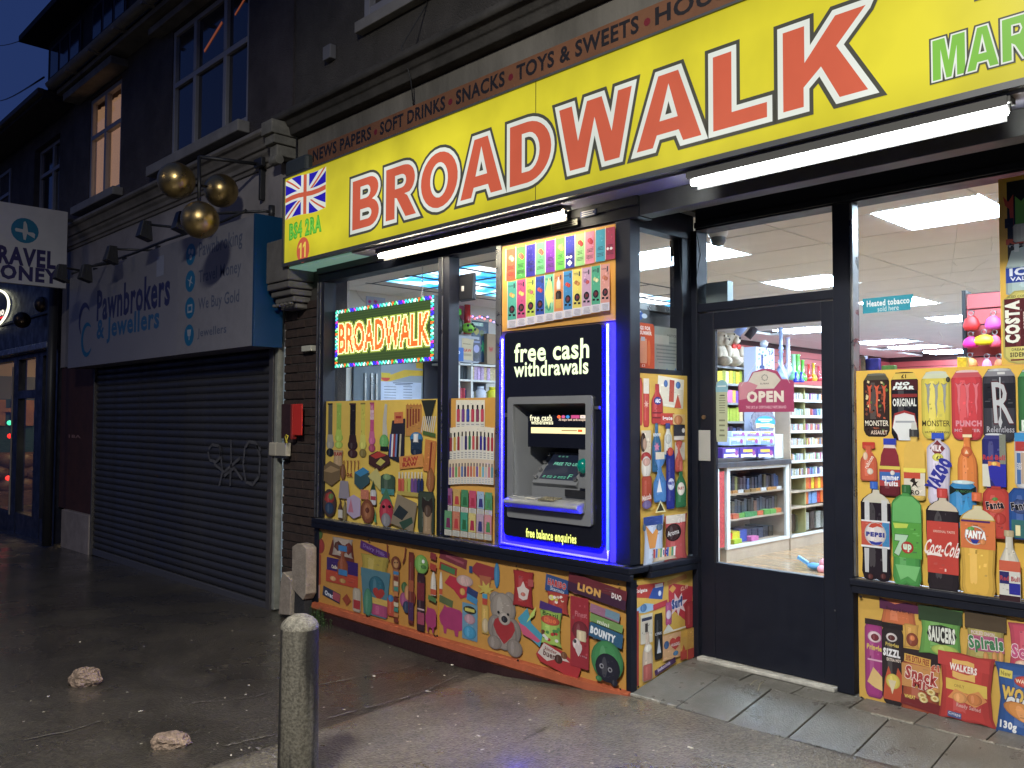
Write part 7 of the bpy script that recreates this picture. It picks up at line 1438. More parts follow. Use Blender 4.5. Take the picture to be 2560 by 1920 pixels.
P.S('round', (2276,1072,2300,1094), '3a3a3a'); P.S('trapd', (2280,1056,2296,1074), 'c0c0b8'); P.S('glassb', (2262,1092,2316,1250), 'e0b83c'); P.S([(0,0),(1,0),(1,.7),(.85,1),(.15,1),(0,.7)], (2263,1104,2315,1175), 'dcb02c'); P.S('rect', (2262,1170,2317,1180), 'e8d82f'); P.S('rect', (2263,1182,2316,1238), 'd5cdbb'); P.S('rect', (2263,1181,2304,1196), 'c8442c'); P.S([(.2,.9),(.5,1),(.6,.6),(.9,.7),(.65,.4),(.9,0),(.5,.3),(.1,0),(.35,.5),(.0,.65)], (2278,1194,2302,1220), '2a2420'); P.T('ZERO', (2262,1224,2302,1236), '3a3028', bold=.03)
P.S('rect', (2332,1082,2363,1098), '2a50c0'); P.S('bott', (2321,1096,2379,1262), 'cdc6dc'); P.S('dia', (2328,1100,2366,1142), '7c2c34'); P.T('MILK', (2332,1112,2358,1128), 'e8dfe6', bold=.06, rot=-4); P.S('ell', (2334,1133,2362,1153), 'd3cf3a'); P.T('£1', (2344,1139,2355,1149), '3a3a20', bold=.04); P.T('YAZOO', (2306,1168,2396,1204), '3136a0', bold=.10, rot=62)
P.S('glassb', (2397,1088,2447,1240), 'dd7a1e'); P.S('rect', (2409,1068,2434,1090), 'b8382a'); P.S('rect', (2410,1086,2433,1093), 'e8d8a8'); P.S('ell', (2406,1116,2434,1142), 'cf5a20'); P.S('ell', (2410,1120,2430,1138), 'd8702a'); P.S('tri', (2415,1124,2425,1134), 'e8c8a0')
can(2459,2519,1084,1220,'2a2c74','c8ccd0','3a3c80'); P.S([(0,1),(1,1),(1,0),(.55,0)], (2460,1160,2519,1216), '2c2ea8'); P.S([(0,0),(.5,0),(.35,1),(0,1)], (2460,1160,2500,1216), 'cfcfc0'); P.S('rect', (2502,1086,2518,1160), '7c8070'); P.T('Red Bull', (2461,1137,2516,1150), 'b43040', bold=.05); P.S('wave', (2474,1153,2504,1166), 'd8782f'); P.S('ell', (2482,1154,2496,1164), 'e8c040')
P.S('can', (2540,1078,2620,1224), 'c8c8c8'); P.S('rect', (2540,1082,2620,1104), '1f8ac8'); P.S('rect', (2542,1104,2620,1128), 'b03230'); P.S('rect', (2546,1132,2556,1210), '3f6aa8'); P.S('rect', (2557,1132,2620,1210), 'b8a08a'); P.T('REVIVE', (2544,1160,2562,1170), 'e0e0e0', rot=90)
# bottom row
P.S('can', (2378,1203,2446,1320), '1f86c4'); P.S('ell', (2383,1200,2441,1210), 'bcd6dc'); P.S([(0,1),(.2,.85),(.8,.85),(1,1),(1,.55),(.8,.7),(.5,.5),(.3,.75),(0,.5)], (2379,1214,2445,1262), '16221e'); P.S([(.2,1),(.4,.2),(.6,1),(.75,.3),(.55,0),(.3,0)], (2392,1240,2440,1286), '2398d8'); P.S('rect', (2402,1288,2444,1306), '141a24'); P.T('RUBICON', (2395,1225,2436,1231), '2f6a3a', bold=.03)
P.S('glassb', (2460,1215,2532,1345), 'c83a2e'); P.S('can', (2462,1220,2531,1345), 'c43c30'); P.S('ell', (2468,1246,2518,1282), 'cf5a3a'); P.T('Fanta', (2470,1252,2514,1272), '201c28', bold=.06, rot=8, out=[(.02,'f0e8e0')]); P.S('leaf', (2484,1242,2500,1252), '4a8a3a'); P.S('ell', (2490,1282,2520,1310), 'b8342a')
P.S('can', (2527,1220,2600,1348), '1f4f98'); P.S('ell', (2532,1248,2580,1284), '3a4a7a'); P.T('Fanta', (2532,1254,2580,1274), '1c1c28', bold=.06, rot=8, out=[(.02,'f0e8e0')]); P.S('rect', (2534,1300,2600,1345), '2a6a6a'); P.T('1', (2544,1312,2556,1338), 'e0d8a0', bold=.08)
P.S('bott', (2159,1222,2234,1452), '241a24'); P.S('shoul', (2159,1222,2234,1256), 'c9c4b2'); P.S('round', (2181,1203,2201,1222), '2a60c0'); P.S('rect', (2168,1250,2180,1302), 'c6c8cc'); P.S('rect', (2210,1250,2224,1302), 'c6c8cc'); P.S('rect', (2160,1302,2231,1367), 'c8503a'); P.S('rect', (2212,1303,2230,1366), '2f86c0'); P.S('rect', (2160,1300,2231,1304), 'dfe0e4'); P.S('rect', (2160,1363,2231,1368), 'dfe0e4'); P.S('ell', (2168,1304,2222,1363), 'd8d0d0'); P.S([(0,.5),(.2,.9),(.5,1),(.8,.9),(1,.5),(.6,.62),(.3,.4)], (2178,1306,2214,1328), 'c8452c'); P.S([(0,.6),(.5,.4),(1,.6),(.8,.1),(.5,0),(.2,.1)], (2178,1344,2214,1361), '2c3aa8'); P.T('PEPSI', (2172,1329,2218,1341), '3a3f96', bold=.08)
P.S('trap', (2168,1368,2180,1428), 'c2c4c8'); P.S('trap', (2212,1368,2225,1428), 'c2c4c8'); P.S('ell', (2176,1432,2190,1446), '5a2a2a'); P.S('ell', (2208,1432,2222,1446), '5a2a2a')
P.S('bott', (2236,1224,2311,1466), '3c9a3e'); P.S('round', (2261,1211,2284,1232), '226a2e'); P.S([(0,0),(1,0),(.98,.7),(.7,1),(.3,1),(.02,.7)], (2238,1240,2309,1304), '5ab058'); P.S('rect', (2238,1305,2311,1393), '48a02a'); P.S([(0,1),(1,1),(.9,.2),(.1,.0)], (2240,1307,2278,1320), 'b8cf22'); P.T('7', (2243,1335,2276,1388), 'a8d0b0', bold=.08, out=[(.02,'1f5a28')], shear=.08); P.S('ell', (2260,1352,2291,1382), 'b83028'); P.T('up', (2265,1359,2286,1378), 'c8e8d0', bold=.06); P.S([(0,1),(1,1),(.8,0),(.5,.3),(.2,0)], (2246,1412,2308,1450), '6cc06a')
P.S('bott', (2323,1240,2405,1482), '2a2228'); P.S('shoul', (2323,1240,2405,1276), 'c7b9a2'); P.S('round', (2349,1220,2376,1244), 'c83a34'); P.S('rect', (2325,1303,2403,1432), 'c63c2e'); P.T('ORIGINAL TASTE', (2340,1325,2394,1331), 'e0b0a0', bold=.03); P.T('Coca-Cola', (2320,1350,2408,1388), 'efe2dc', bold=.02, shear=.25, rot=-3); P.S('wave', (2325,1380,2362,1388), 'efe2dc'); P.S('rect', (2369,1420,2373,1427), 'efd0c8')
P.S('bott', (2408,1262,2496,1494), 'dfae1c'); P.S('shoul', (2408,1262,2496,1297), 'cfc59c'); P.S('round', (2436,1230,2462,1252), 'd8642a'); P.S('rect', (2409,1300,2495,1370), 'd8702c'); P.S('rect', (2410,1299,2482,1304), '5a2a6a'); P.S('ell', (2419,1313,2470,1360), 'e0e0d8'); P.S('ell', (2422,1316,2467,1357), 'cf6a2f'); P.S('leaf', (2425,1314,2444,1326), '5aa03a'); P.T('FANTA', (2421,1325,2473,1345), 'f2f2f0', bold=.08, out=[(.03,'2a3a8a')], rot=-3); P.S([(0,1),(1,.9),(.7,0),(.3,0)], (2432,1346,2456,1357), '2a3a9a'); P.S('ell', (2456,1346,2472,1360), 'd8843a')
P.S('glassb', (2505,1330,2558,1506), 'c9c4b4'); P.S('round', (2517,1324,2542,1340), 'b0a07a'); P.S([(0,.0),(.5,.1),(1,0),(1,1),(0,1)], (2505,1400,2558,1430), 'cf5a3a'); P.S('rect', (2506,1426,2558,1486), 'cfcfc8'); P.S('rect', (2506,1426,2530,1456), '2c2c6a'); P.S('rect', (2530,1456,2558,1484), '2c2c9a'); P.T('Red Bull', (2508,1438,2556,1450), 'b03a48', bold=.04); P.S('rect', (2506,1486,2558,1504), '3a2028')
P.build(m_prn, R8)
# ---- 9 upper right vertical poster
R9, P = panel('coffee_can_poster', 'y', RY, -1, 1.700, 3.19, 1.7665, 2.640, 'upper window poster with water bottle and coffee can at the right edge of the picture', 'e2b31b')
P.pl([(1.735,2.03),(3.1,2.03),(3.1,2.62),(1.735,2.62)], '17191c')
P.S([(0,1),(.25,.8),(.5,1),(.5,.0),(.35,.1),(.3,.6),(.1,.7)], (2508,486,2560,572), 'cf4a2a'); P.S([(0,1),(.3,.8),(.6,1),(1,.9),(1,0),(0,0)], (2538,486,2590,562), '5fb32f'); P.S('rect', (2512,546,2534,570), '17191c'); P.T('RE', (2515,596,2560,610), 'cf4a2a', bold=.06); P.T('TSH', (2518,612,2560,617), 'b0b0b0', bold=.03)
P.S('round', (2533,556,2610,602), 'cfd8cf'); P.S('glassb', (2514,590,2660,735), 'a9c4c6'); P.S([(0,0),(1,0),(.95,.6),(.6,1),(.1,.7)], (2516,604,2650,660), 'bcd2d2'); P.S('rect', (2515,664,2650,702), '2346a8'); P.T('ICE', (2524,668,2590,688), 'd8e4f4', bold=.05); P.T('VALLEY', (2526,690,2602,700), 'd8e4f4', bold=.03); P.S('rect', (2536,610,2548,630), 'e2ecec')
P.S('can', (2508,722,2680,908), 'd7cd5c'); P.S('rect', (2512,745,2600,866), '5a1c22'); P.S('rect', (2540,745,2552,866), '6d2a2e'); P.T('COSTA', (2474,788,2592,822), 'e4e6da', bold=.06, rot=90); P.T('COFFEE', (2540,796,2590,806), 'e0dcc0', bold=.04, rot=90); P.T('DREAMY', (2530,870,2570,877), '6a6a3a', bold=.03); P.T('SIDEKICK', (2526,880,2590,892), '6a5f3a', bold=.05); P.S('rect', (2528,897,2590,901), '7a3030'); P.T('ICED COFFEE LATTE', (2520,736,2610,742), '6a6a3a', bold=.02)
P.build(m_prn, R9)
# ---- 10 crisps poster, lower right
R10 = empty('crisps_poster', (2, RY, .08), 'yellow board of crisp packets and tubes below the right window sill', 'poster')
SY = YD-.008; Bx('board', (1.008, 3.19, SY, SY+.0035, .075, .614), m_yellow, R10)
P = Print('y', SY, -1); P.pic = True; rim(P, 1.008, 3.19, .075, .614, 'd2a423')
P.S('bag', (2199,1500,2296,1562), 'cf6a2f'); P.S([(0,.3),(1,.3),(1,.8),(.7,.9),(.4,.7),(0,1)], (2199,1500,2296,1540), '5a1c4a'); P.T('Buy any 2 for £1', (2216,1521,2278,1532), '3a1020', bold=.02, rot=-3); P.S('bag', (2260,1560,2298,1620), 'cf9a2f'); P.S('ell', (2266,1582,2296,1616), '8a3a20'); P.S('ell', (2274,1588,2288,1602), 'e0803a')
P.S('can', (2163,1548,2209,1744), 'a42f80'); P.S('rect', (2163,1548,2206,1562), '2a1a20'); P.S('ell', (2170,1578,2204,1606), 'e0c8d0'); P.S('ell', (2178,1584,2198,1602), '7a2030'); P.T('Pringles', (2168,1612,2210,1630), 'd8c23a', bold=.04, rot=-3); P.S([(0,.3),(.4,1),(1,.6),(1,0),(.5,.1)], (2169,1668,2208,1724), 'dfb96a'); P.S('rect', (2170,1648,2207,1652), 'e0b0c8')
P.S('can', (2206,1558,2260,1762), '281c20'); P.S('rect', (2206,1558,2258,1572), '181014'); P.S('ell', (2216,1582,2244,1604), 'd8d0d0'); P.S('ell', (2221,1587,2239,1601), '5a2020'); P.T('Pringles', (2215,1607,2248,1619), 'c9b03a', bold=.04, rot=-2); P.T('SIZZL', (2209,1622,2252,1642), 'e4e4e8', bold=.06, rot=-2); P.T('EXTRA HOT', (2218,1646,2254,1654), 'e0d0c0', bold=.04); P.S([(0,0),(1,0),(1,.8),(.8,1),(.6,.5),(.3,1),(.1,.6)], (2209,1666,2256,1750), 'c04a1f'); P.S('ell', (2216,1684,2252,1722), 'd9c22f'); P.S('tri', (2222,1700,2242,1735), 'd8c9a0', rot=180)
P.S('bag', (2251,1628,2356,1784), 'a84a22'); P.S([(0,0),(1,.0),(1,.9),(.5,1),(0,.95)], (2252,1625,2352,1660), '26161c'); P.S('rect', (2262,1640,2328,1660), 'd8a52c', rot=-4); P.T('30% EXTRA FREE', (2266,1642,2324,1658), '9a3a20', bold=.04, rot=-4); P.S('rect', (2256,1664,2350,1722), 'c98a3c'); P.T('£1', (2328,1662,2350,1680), 'c8502a', bold=.08, out=[(.03,'f0e0c8')], rot=6)
P.T('Snack', (2265,1672,2346,1706), 'b03430', bold=.05, out=[(.035,'f2e6de')], rot=-6); P.T('Mix', (2283,1702,2336,1724), 'b03430', bold=.05, out=[(.035,'f2e6de')], rot=-6); P.S('rect', (2254,1748,2352,1772), '7a1a20', rot=-5); P.T('WHEAT', (2263,1736,2290,1745), 'e8d040', bold=.03)
for x, y in ((2296,1730),(2318,1722),(2328,1738),(2300,1740)): P.S('ell', (x,y,x+22,y+16), 'e3cf86'); P.S('ell', (x+6,y+4,x+16,y+11), 'b8942f')
P.S('bag', (2296,1518,2412,1640), '5fa23a'); P.S([(0,0),(1,0),(1,.9),(0,1)], (2298,1518,2408,1556), '24401f'); P.S([(0,.5),(.12,.9),(.5,1),(.88,.9),(1,.5),(.88,.1),(.5,0),(.12,.1)], (2319,1562,2394,1611), '20201c'); P.T('SAUCERS', (2323,1567,2390,1606), 'dfe4d8', bold=.05); P.S('ell', (2330,1612,2400,1640), 'a9c23a')
P.S('bag', (2412,1535,2520,1660), 'a89a40'); P.S([(0,0),(1,0),(1,.9),(0,1)], (2414,1532,2518,1575), '4a3a24'); P.T('PICKLED ONION', (2430,1578,2488,1588), 'd8c0c8', bold=.03); P.S('rect', (2424,1590,2512,1628), 'b0527a', rot=3); P.T('Spirals', (2424,1590,2511,1632), '2f7a48', bold=.05, out=[(.035,'ece8e2')], rot=4)
for x in (2460,2482,2498): P.S('ell', (x,1628,x+14,1656), 'c98a3a')
P.S('bag', (2345,1634,2494,1806), 'bf2f2a'); P.S([(0,.5),(1,.45),(1,.9),(.0,1)], (2348,1634,2476,1704), 'c23430'); P.S([(0,.2),(1,.0),(1,.9),(0,1)], (2368,1702,2470,1736), 'd8b62c'); P.S('wave', (2383,1650,2438,1664), 'e6b24a'); P.S('wave', (2384,1680,2440,1700), 'e6b24a', rot=180); P.T('WALKERS', (2377,1662,2445,1680), 'eee4dc', bold=.05, rot=-3); P.T('ONLY', (2388,1710,2414,1718), 'b08a20', bold=.03)
P.S([(0,.3),(.2,.9),(.5,.7),(.8,1),(1,.5),(.7,.0),(.4,.2)], (2372,1722,2470,1764), 'd98a3c'); P.S('ell', (2384,1730,2420,1756), 'e29a4a'); P.S('ell', (2420,1734,2458,1762), 'd07a30'); P.T('Ready Salted', (2394,1762,2454,1775), 'd8a09a', bold=.03, rot=-3); P.S('rect', (2372,1778,2406,1792), '4a5a90', rot=-3); P.T('Crisps', (2374,1779,2404,1789), 'c8c8d8', bold=.03, rot=-3)
P.S('bag', (2520,1560,2640,1690), 'c83f5c'); P.T('Scampi', (2532,1616,2640,1660), 'c84a80', bold=.05, out=[(.035,'efe0e6')]); P.S('ell', (2540,1650,2580,1672), 'e8c0a0'); P.S('bag', (2486,1664,2680,1850), '22559c'); P.S('rect', (2502,1672,2534,1692), 'd9c738', rot=-3); P.T('New', (2505,1676,2530,1688), '9a8a20', bold=.05, rot=-3); P.S('ell', (2538,1690,2600,1720), 'c83a2c'); P.T('WALKERS', (2542,1700,2600,1710), 'f0e0c0', bold=.03)
P.T('WOTSITS', (2508,1726,2640,1762), 'e0b62c', bold=.06, out=[(.035,'1a2a5a')], rot=-4); P.T('GIANTS', (2518,1752,2640,1790), 'd8dce0', bold=.07, out=[(.04,'1a2a5a')], rot=-4); P.S('ell', (2510,1764,2640,1810), 'd88a2f', rot=-16); P.T('130g', (2503,1801,2545,1826), 'e6e8ec', bold=.05, rot=-4)
for x, y in ((2158,1743), (2156,1491)): P.S('ell', (x-3.5,y-4,x+3.5,y+4), '20140c')
P.build(m_prnm, R10)
# ---- stickers and notices on the glass
s1 = empty('heated_tobacco_sticker', (1.2, YD, 2.1), 'slanted teal sticker reading Heated tobacco sold here on the right window', 'sticker'); P = Print('y', YD+.008, -1)
P.S([(0,0),(.93,0),(1,1),(0,1)], (2157,741,2284,779), '2a93aa'); P.T('Heated tobacco', (2167,747,2274,763), 'e6eef0', bold=.03, rot=0); P.T('sold here', (2194,764,2247,777), 'd5e4e8', bold=.0); P.build(m_prnm, s1)
GD = YD+.012
s2 = empty('open_sign', (.35, GD, 1.75), 'pink and white hanging sign reading OPEN behind the door glass', 'sign')
OPN = [(0,0),(1,0),(1,.68),(.97,.72),(.80,.74),(.72,.93),(.58,1),(.42,1),(.26,.93),(.18,.72),(.02,.68),(0,.63)]
P = Print('y', GD, -1); P.S(OPN, (1846,922,1985,1030), 'a8456a'); P.S([(0,0),(.8,0),(1,.45),(.85,.8),(.55,1),(.2,.9),(.0,.3)], (1868,926,1952,972), 'cfc8bc'); P.S([(0,0),(.5,.1),(.9,.8),(.5,1),(0,1)], (1848,955,1900,1000), 'c98a98')
P.S('ell', (1902,930,1912,940), 'cfc8bc'); 
for k in range(12): a_ = k*math.tau/12; P.S('ell', (1912+7*math.cos(a_)-1.3, 944+7*math.sin(a_)-1.3, 1912+7*math.cos(a_)+1.3, 944+7*math.sin(a_)+1.3), '50605a')
P.T('ELFBAR', (1901,957,1923,961), '6a6a66', bold=.02); P.T('OPEN', (1867,977,1960,1006), 'e6ddd2', bold=.06, out=[(.02,'8a2a48')]); P.T("THE UK'S #1 DISPOSABLE VAPE BRAND", (1865,1014,1966,1022), 'e0b8c4', bold=.02); P.build(m_prnm, s2)
m = MB(); 
for a, b in (((1853,965),(1890,905)), ((1975,958),(1945,905))): m.bar(at(*a,'y',GD), at(*b,'y',GD), .0025)
m.build('string', m_white, s2)
s3 = empty('opening_hours_sticker', (.16, GD, 1.5), 'tall pale opening hours sticker at the left edge of the door glass', 'sticker'); P = Print('y', GD, -1)
P.S('round', (1790,954,1819,1105), 'b9bfa0'); P.S('arch', (1789,950,1820,980), '8ab8c8'); P.S('rect', (1794,964,1815,967), 'e0e8e8'); txtlines(P, 1797, 1814, 986, 1035, 8, '7a8068'); P.S('rect', (1801,987,1811,990), '50564a'); txtlines(P, 1798, 1813, 1045, 1095, 4, '7a8068'); P.build(m_prnm, s3)
s4 = empty('drinks_offer_card', (.0, .12, 1.78), 'orange card ending in FOR YOUR SUMMER inside the return window', 'card'); P = Print('x', -.045, 1)
P.S('round', (1560,806,1637,932), 'cf5a38'); P.T('SAVINGS FOR', (1578,814,1626,824), 'f0e0d6', bold=.05); P.T('YOUR SUMMER', (1576,826,1629,836), 'f0e0d6', bold=.05); P.S('round', (1600,846,1617,908), 'e0a080'); P.S('rect', (1602,842,1612,852), 'b8c0c8'); P.S('ell', (1592,850,1600,915), 'e07a4a'); P.S('ell', (1618,850,1626,915), 'e07a4a'); P.T('£1', (1604,910,1612,917), 'f0d8c8'); P.build(m_prn, s4)
s5 = empty('notice', (.0, .35, 1.78), 'pale grey paper notice of several text lines inside the return window', 'notice'); P = Print('x', -.043, 1)
P.S('rect', (1636,819,1703,936), '9aa29c'); P.T('NOTICE', (1668,837,1690,843), '50565a', bold=.02); P.S('rect', (1645,838,1664,842), '50565a')
for i in range(5): P.S('rect', (1640+(i%2)*2, 855+i*9, 1694-(i*3)%7, 858+i*9), '747c80')
P.S('rect', (1642,898,1690,901), '747c80'); P.S('rect', (1646,906,1686,909), '747c80'); P.S('rect', (1636,838,1672,860), 'b8beb8')
for x in (1645,1667,1688): P.S('tri', (x-3,920,x+3,930), '2a6ab0')
P.build(m_prnm, s5)
s6 = empty('blue_badge', (-.1, .1, 2.1), 'small round blue badge above the orange card in the return window', 'badge'); P = Print('x', -.041, 1); P.S('ell', (1570,771,1608,802), '1c4fa8'); P.S('ell', (1604,784,1618,796), 'c0cede'); P.S('rect', (1590,777,1602,780), 'd8e4f0'); P.T('7', (1594,788,1600,798), 'd8e4f0', bold=.04); P.build(m_prnm, s6)
# scratches and smears on the glass
m = MB()
for pts in ([(2393,567),(2391,590),(2384,640),(2377,690)], [(2382,655),(2393,664)], [(2428,680),(2445,665),(2472,650)], [(2478,590),(2481,610),(2478,628)], [(2414,705),(2418,735),(2417,765)], [(2352,718),(2362,708)], [(2347,828),(2355,840),(2360,850)], [(2350,780),(2352,790)]):
    for a, b in zip(pts, pts[1:]): m.bar(at(*a,'y',YD+.006), at(*b,'y',YD+.006), .0022, .001)
tag(m.build('glass_scratches', mat('scratch_white', (.6,.6,.58), .5)), 'thin white scratches across the upper right window glass', 'scratches')
# ================================================================== small things on the pier and in the street
def px_box(name, ax0, m, lab, cat, x0, x1, y0, y1, Y, d, bevel=.004, parent=None):
    a, b = at(x0, (y0+y1)/2, 'y', Y), at(x1, (y0+y1)/2, 'y', Y); zt, zb = at((x0+x1)/2, y0, 'y', Y).z, at((x0+x1)/2, y1, 'y', Y).z
    o = Bx(name, (a.x, b.x, Y, Y+d, zb, zt), m, parent, bevel); return tag(o, lab, cat) if not parent else o
r0 = empty('red_notice_holder', (-3.5, -.02, 1.5), 'bright red plastic plate fixed on the brick pier', 'plate')
px_box('plate', 0, mat('bright_red_plastic', (.62,.035,.02), .4), 0, 0, 729, 754, 1010, 1088, -.035, .012, parent=r0); px_box('holder_edge', 0, mat('dark_red_plastic', (.25,.02,.015), .5), 0, 0, 726, 730, 1010, 1098, -.04, .05, parent=r0); px_box('dark_notice', 0, mat('dark_maroon_notice', (.04,.014,.016), .6, var=.4, vs=30), 0, 0, 703, 726, 1010, 1095, .012, .01, parent=r0)
r0 = empty('cable_box', (-3.8, -.03, 1.2), 'cream junction box on the shutter edge beside the brick pier', 'junction box')
px_box('box', 0, mat('cream_plastic', (.45,.42,.33), .5), 0, 0, 690, 714, 1107, 1140, -.05, .05, parent=r0); px_box('round_box', 0, mat('cream_plastic'), 0, 0, 671, 689, 1106, 1140, -.05, .04, bevel=.012, parent=r0); px_box('painted_shadow', 0, m_dark, 0, 0, 690, 714, 1141, 1146, -.04, .03, parent=r0)  # thin dark strip painted in as the shadow under the box
m = MB(); m.tube([at(x, y, 'y', -.06) for x, y in ((713,1108),(717,1100),(720,1090),(716,1087),(713,1092),(715,1100),(718,1108))], .006, 6); tag(m.build('yellow_loop', mat('yellow_plastic', (.6,.5,.04), .5)), 'small yellow loop hanging on the cream junction box', 'loop')
px_box('white_stub', 0, mat('cream_white', (.5,.5,.42), .5), 'short white plastic stub on the pier beside the window frame', 'stub', 753, 777, 864, 878, -.02, .05)
px_box('wall_alarm', 0, mat('dark_green_grey_box', (.045,.055,.052), .5, var=.2), 'dark rounded box above the flag at the left end of the sign', 'box', 712, 765, 393, 436, -.16, .14, bevel=.025)
# broken slabs leaning at the foot of the pier
def chunk(name, pts, Y, d, lab, seed):
    q = [at(x, y, 'y', Y) for x, y in pts]; m = MB(); m.prism([(p.x, p.z) for p in q], 'y', Y, Y+d)
    o = m.build(name, mat('broken_sandstone', (.34,.29,.235), .85, var=.3, vs=14, bump=.6, bs=60), bevel=.005); return tag(o, lab, 'stone')
chunk('leaning_stone_slab', [(729,1470),(757,1500),(764,1485),(765,1372),(756,1362),(742,1359),(730,1367)], -.12, .10, 'tall rough pale stone slab leaning against the brick pier', 1)
chunk('leaning_stone_slab', [(696,1536),(724,1538),(727,1450),(706,1430),(701,1452)], -.14, .12, 'shorter pale stone slab leaning left of the taller one', 2)
px_box('rubble_block', 0, mat('dark_rubble', (.03,.03,.034), .8, var=.4, bump=.5), 'dark block of rubble under the taller leaning slab', 'block', 727, 760, 1468, 1535, -.10, .08)
# bollard
bw = 3.72; bt = atd(750, 1541, bw); bx, by = bt.x, bt.y; bz0 = gz(bx, by)-.02; R_ = 93/2*bw/FPX
bo = empty('concrete_bollard', (bx, by, bz0), 'round grey concrete bollard with domed speckled top standing on the pavement', 'bollard')
m_bol = bpy.data.materials.new('mossy_concrete'); m_bol.use_nodes = True
n, L = m_bol.node_tree.nodes, m_bol.node_tree.links; b = n['Principled BSDF']; tc = n.new('ShaderNodeTexCoord'); mp = n.new('ShaderNodeMapping'); mp.inputs['Scale'].default_value = (11,11,.9); L.new(tc.outputs['Object'], mp.inputs[0])
t = n.new('ShaderNodeTexNoise'); t.inputs['Scale'].default_value = 1.3; t.inputs['Detail'].default_value = 7; L.new(mp.outputs[0], t.inputs['Vector'])
t2 = n.new('ShaderNodeTexNoise'); t2.inputs['Scale'].default_value = 90; t2.inputs['Detail'].default_value = 4; L.new(tc.outputs['Object'], t2.inputs['Vector'])
cr = n.new('ShaderNodeValToRGB'); L.new(t.outputs[0], cr.inputs[0]); e = cr.color_ramp.elements; e[0].position = .46; e[0].color = (.020,.018,.016,1); e[1].position = .58; e[1].color = (.13,.12,.095,1)
mx = n.new('ShaderNodeMix'); mx.data_type = 'RGBA'; mx.blend_type = 'MULTIPLY'; mx.inputs[0].default_value = .8; L.new(cr.outputs[0], mx.inputs[6]); r2 = n.new('ShaderNodeValToRGB'); L.new(t2.outputs[0], r2.inputs[0]); r2.color_ramp.elements[0].position = .35; r2.color_ramp.elements[0].color = (.35,.35,.33,1); r2.color_ramp.elements[1].position = .6; L.new(r2.outputs[0], mx.inputs[7]); L.new(mx.outputs[2], b.inputs['Base Color'])
k = n.new('ShaderNodeBump'); k.inputs['Strength'].default_value = .5; k.inputs['Distance'].default_value = .006; L.new(t2.outputs[0], k.inputs['Height']); L.new(k.outputs[0], b.inputs['Normal']); b.inputs['Roughness'].default_value = .62
MATS['mossy_concrete'] = m_bol
zt = bt.z-.045; rb_ = R_*1.02
m = MB(); m.lathe((bx,by,bz0), [(rb_*1.06,-.1),(rb_*1.06,0),(rb_*1.03,.3),(R_,zt-bz0-.01),(R_*.985,zt-bz0)], 32); m.build('shaft', m_bol, bo)
m_dome = mat('speckled_bollard_top', (.22,.205,.165), .6, var=.7, vs=60, bump=.8, bs=120)
m = MB(); m.lathe((bx,by,zt), [(R_*1.0,-.004),(R_*1.01,.006),(R_*.93,.022),(R_*.7,.040),(R_*.4,.052),(.001,.057)], 32); m.build('domed_top', m_dome, bo)
# two stones on the pavement
def stone(px, py, wpx, hpx, lab, sq, seed, w_):
    from mathutils import noise
    c = None
    g0 = at(px, py+hpx*.4, 'z', -.16); g0 = at(px, py+hpx*.4, 'z', gz(g0.x, g0.y)); w_ = (g0-CAM).dot(_f); r = wpx/2*w_/FPX
    bm = bmesh.new(); bmesh.ops.create_icosphere(bm, subdivisions=5, radius=1)
    for v in bm.verts:
        p = v.co.copy(); f_ = 1+.30*noise.noise(p*1.3+Vector((seed,0,0)))+.12*noise.noise(p*3.2+Vector((0,seed,0)))+.05*noise.noise(p*9)
        hole = noise.noise(p*4.5+Vector((3,seed,1))); f_ -= .16*max(0, hole-.25)
        v.co = Vector((p.x*r*f_, p.y*r*.8*f_, p.z*r*sq*f_))
        v.co.z = max(v.co.z, -r*sq*.55)
    me = bpy.data.meshes.new('stone'); bm.to_mesh(me); bm.free(); me.materials.append(mat('porous_red_stone', (.34,.25,.185), .85, var=.6, vs=28, bump=1, bs=70, dist=.03))
    for p in me.polygons: p.use_smooth = True
    o = bpy.data.objects.new('stone', me); COL.objects.link(o); o.location = (g0.x, g0.y, g0.z+r*sq*.5); o.rotation_euler = (0,0,.7); return tag(o, lab, 'stone')
stone(211, 1688, 82, 56, 'rounder pitted reddish stone on the dark pavement at far left', .72, 2.3, 0)
stone(427, 1845, 98, 42, 'flatter pale stone on the wet pavement near the bollard', .42, 7.1, 0)
# litter: petals, grit and cigarette ends
m = MB(); rnd = random.Random(4)
for i in range(120):
    px_, py_ = rnd.uniform(40, 1900), rnd.uniform(1560, 1915); p = at(px_, py_, 'z', -.12)
    if p.y > -.06 or p.x < -9: continue
    z = gz(p.x, p.y)+.0045; s = rnd.choice((.0025,.003,.004,.006,.009)); a_ = rnd.uniform(0, 3.1); k = rnd.uniform(1, 2.5)
    c_, s_ = math.cos(a_), math.sin(a_); q = [(p.x+(u*c_*k-v*s_)*s, p.y+(u*s_*k+v*c_)*s) for u, v in ((-1,-.6),(1,-.7),(.8,.6),(-.7,.7))]
    m.add([(x, y, z) for x, y in q]+[(p.x, p.y, z+s*.5)], [(0,1,4),(1,2,4),(2,3,4),(3,0,4)])
m.build('litter_specks', mat('pale_litter', (.55,.52,.42), .6, var=.5, vs=30), kind='stuff', rn=False)
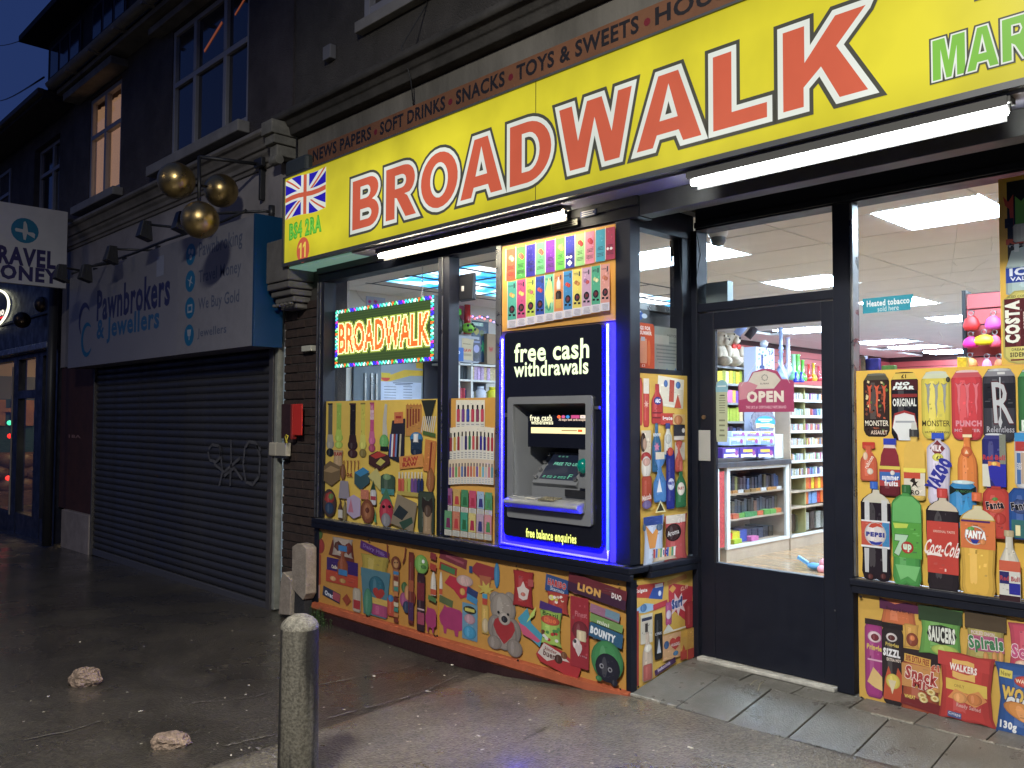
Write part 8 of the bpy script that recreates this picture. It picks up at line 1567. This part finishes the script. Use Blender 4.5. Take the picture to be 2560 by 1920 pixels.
for k, (x, y, lab) in enumerate(((1725,1869,'cigarette end lying on the tarmac below the paving slabs'), (1130,1662,'white petal on the tarmac by the plinth'), (935,1690,'round white speck of litter near the bollard'))):
    p = at(x, y, 'z', -.03 if k == 0 else -.13); p = at(x, y, 'z', gz(p.x, p.y)+.008); m = MB()
    if k == 0: m.tube([p+Vector((-.012,0,0)), p+Vector((.014,.004,0))], .004, 8)
    else: m.ball(p, .009, 8, sc3=(1.3,1,.4))
    tag(m.build(['cigarette_end','petal','litter_piece'][k], mat('white_litter', (.7,.68,.58), .6)), lab, 'litter')
# weeds at the foot of the plinth
wd = empty('weeds', (-2.9, -.06, -.13), 'small green weeds growing at the foot of the plinth by the bollard', 'weeds'); m = MB(); rnd = random.Random(9)
for i in range(70):
    x = -3.16+rnd.uniform(0,.36)*(rnd.random()**.6); y = -.05-rnd.uniform(0,.07); z0 = gz(x,y); h = rnd.uniform(.02,.11)*(1.2 if x < -3.0 else .6); l_ = rnd.uniform(.012,.026); a_ = rnd.uniform(0,6.28); d = Vector((math.cos(a_),math.sin(a_),.4)).normalized()*l_; n_ = Vector((-d.y,d.x,0)).normalized()*l_*.4; p = Vector((x,y,z0+h))
    m.add([p, p+d*.5+n_, p+d, p+d*.5-n_], [(0,1,2,3)]); m.bar((x,y,z0),p,.0015)
m.build('leaves', mat('weed_leaf', (.05,.10,.03), .6, var=.4, vs=50), wd, rn=False)
# twigs and cracks on the slabs
m = MB()
for pts in ([(1875,1714),(1885,1705),(1900,1700),(1925,1698)], [(1895,1728),(1900,1712),(1915,1702)]):
    q = [at(x, y, 'z', .075) for x, y in pts]; m.tube([p+Vector((0,0,.004)) for p in q], .0018, 5)
tag(m.build('dry_twig', mat('dry_grass', (.35,.32,.22), .8)), 'thin dry grass twig on the slabs in front of the door', 'twig')

# ================================================================== street lamp behind the camera
for k, ((lx, ly, lz), W_, c_) in enumerate(LAMPS):
    sl_ = empty('street_lamp', (lx+.9, ly-.6, -.2), ['street lamp nearest the shop, behind the viewer on the right', 'street lamp across the road straight behind the viewer', 'street lamp across the road opposite the far left cafe'][k], 'street lamp', 'street lamps behind the viewer')
    MB().tube([(lx+.9,ly-.6,-.3),(lx+.9,ly-.6,2),(lx+.9,ly-.6,lz+.1),(lx+.7,ly-.45,lz+.25),(lx+.1,ly,lz+.2)], [.09,.07,.05,.04,.035], 12).build('pole', mat('galvanised_pole', (.2,.2,.2), .5, .6), sl_)
    Bx('lamp_head', (lx-.3,lx+.2,ly-.12,ly+.12,lz+.14,lz+.22), m_dark, sl_, bevel=.02)
    ld = bpy.data.lights.new('street_lamp_light', 'AREA'); ld.shape = 'DISK'; ld.size = .8; ld.energy = W_; ld.color = c_
    lo = bpy.data.objects.new('street_lamp_light', ld); COL.objects.link(lo); lo.parent = sl_
    lo.location = Vector((lx, ly, lz))-sl_.location; lo.rotation_euler = (0, 0, 0)
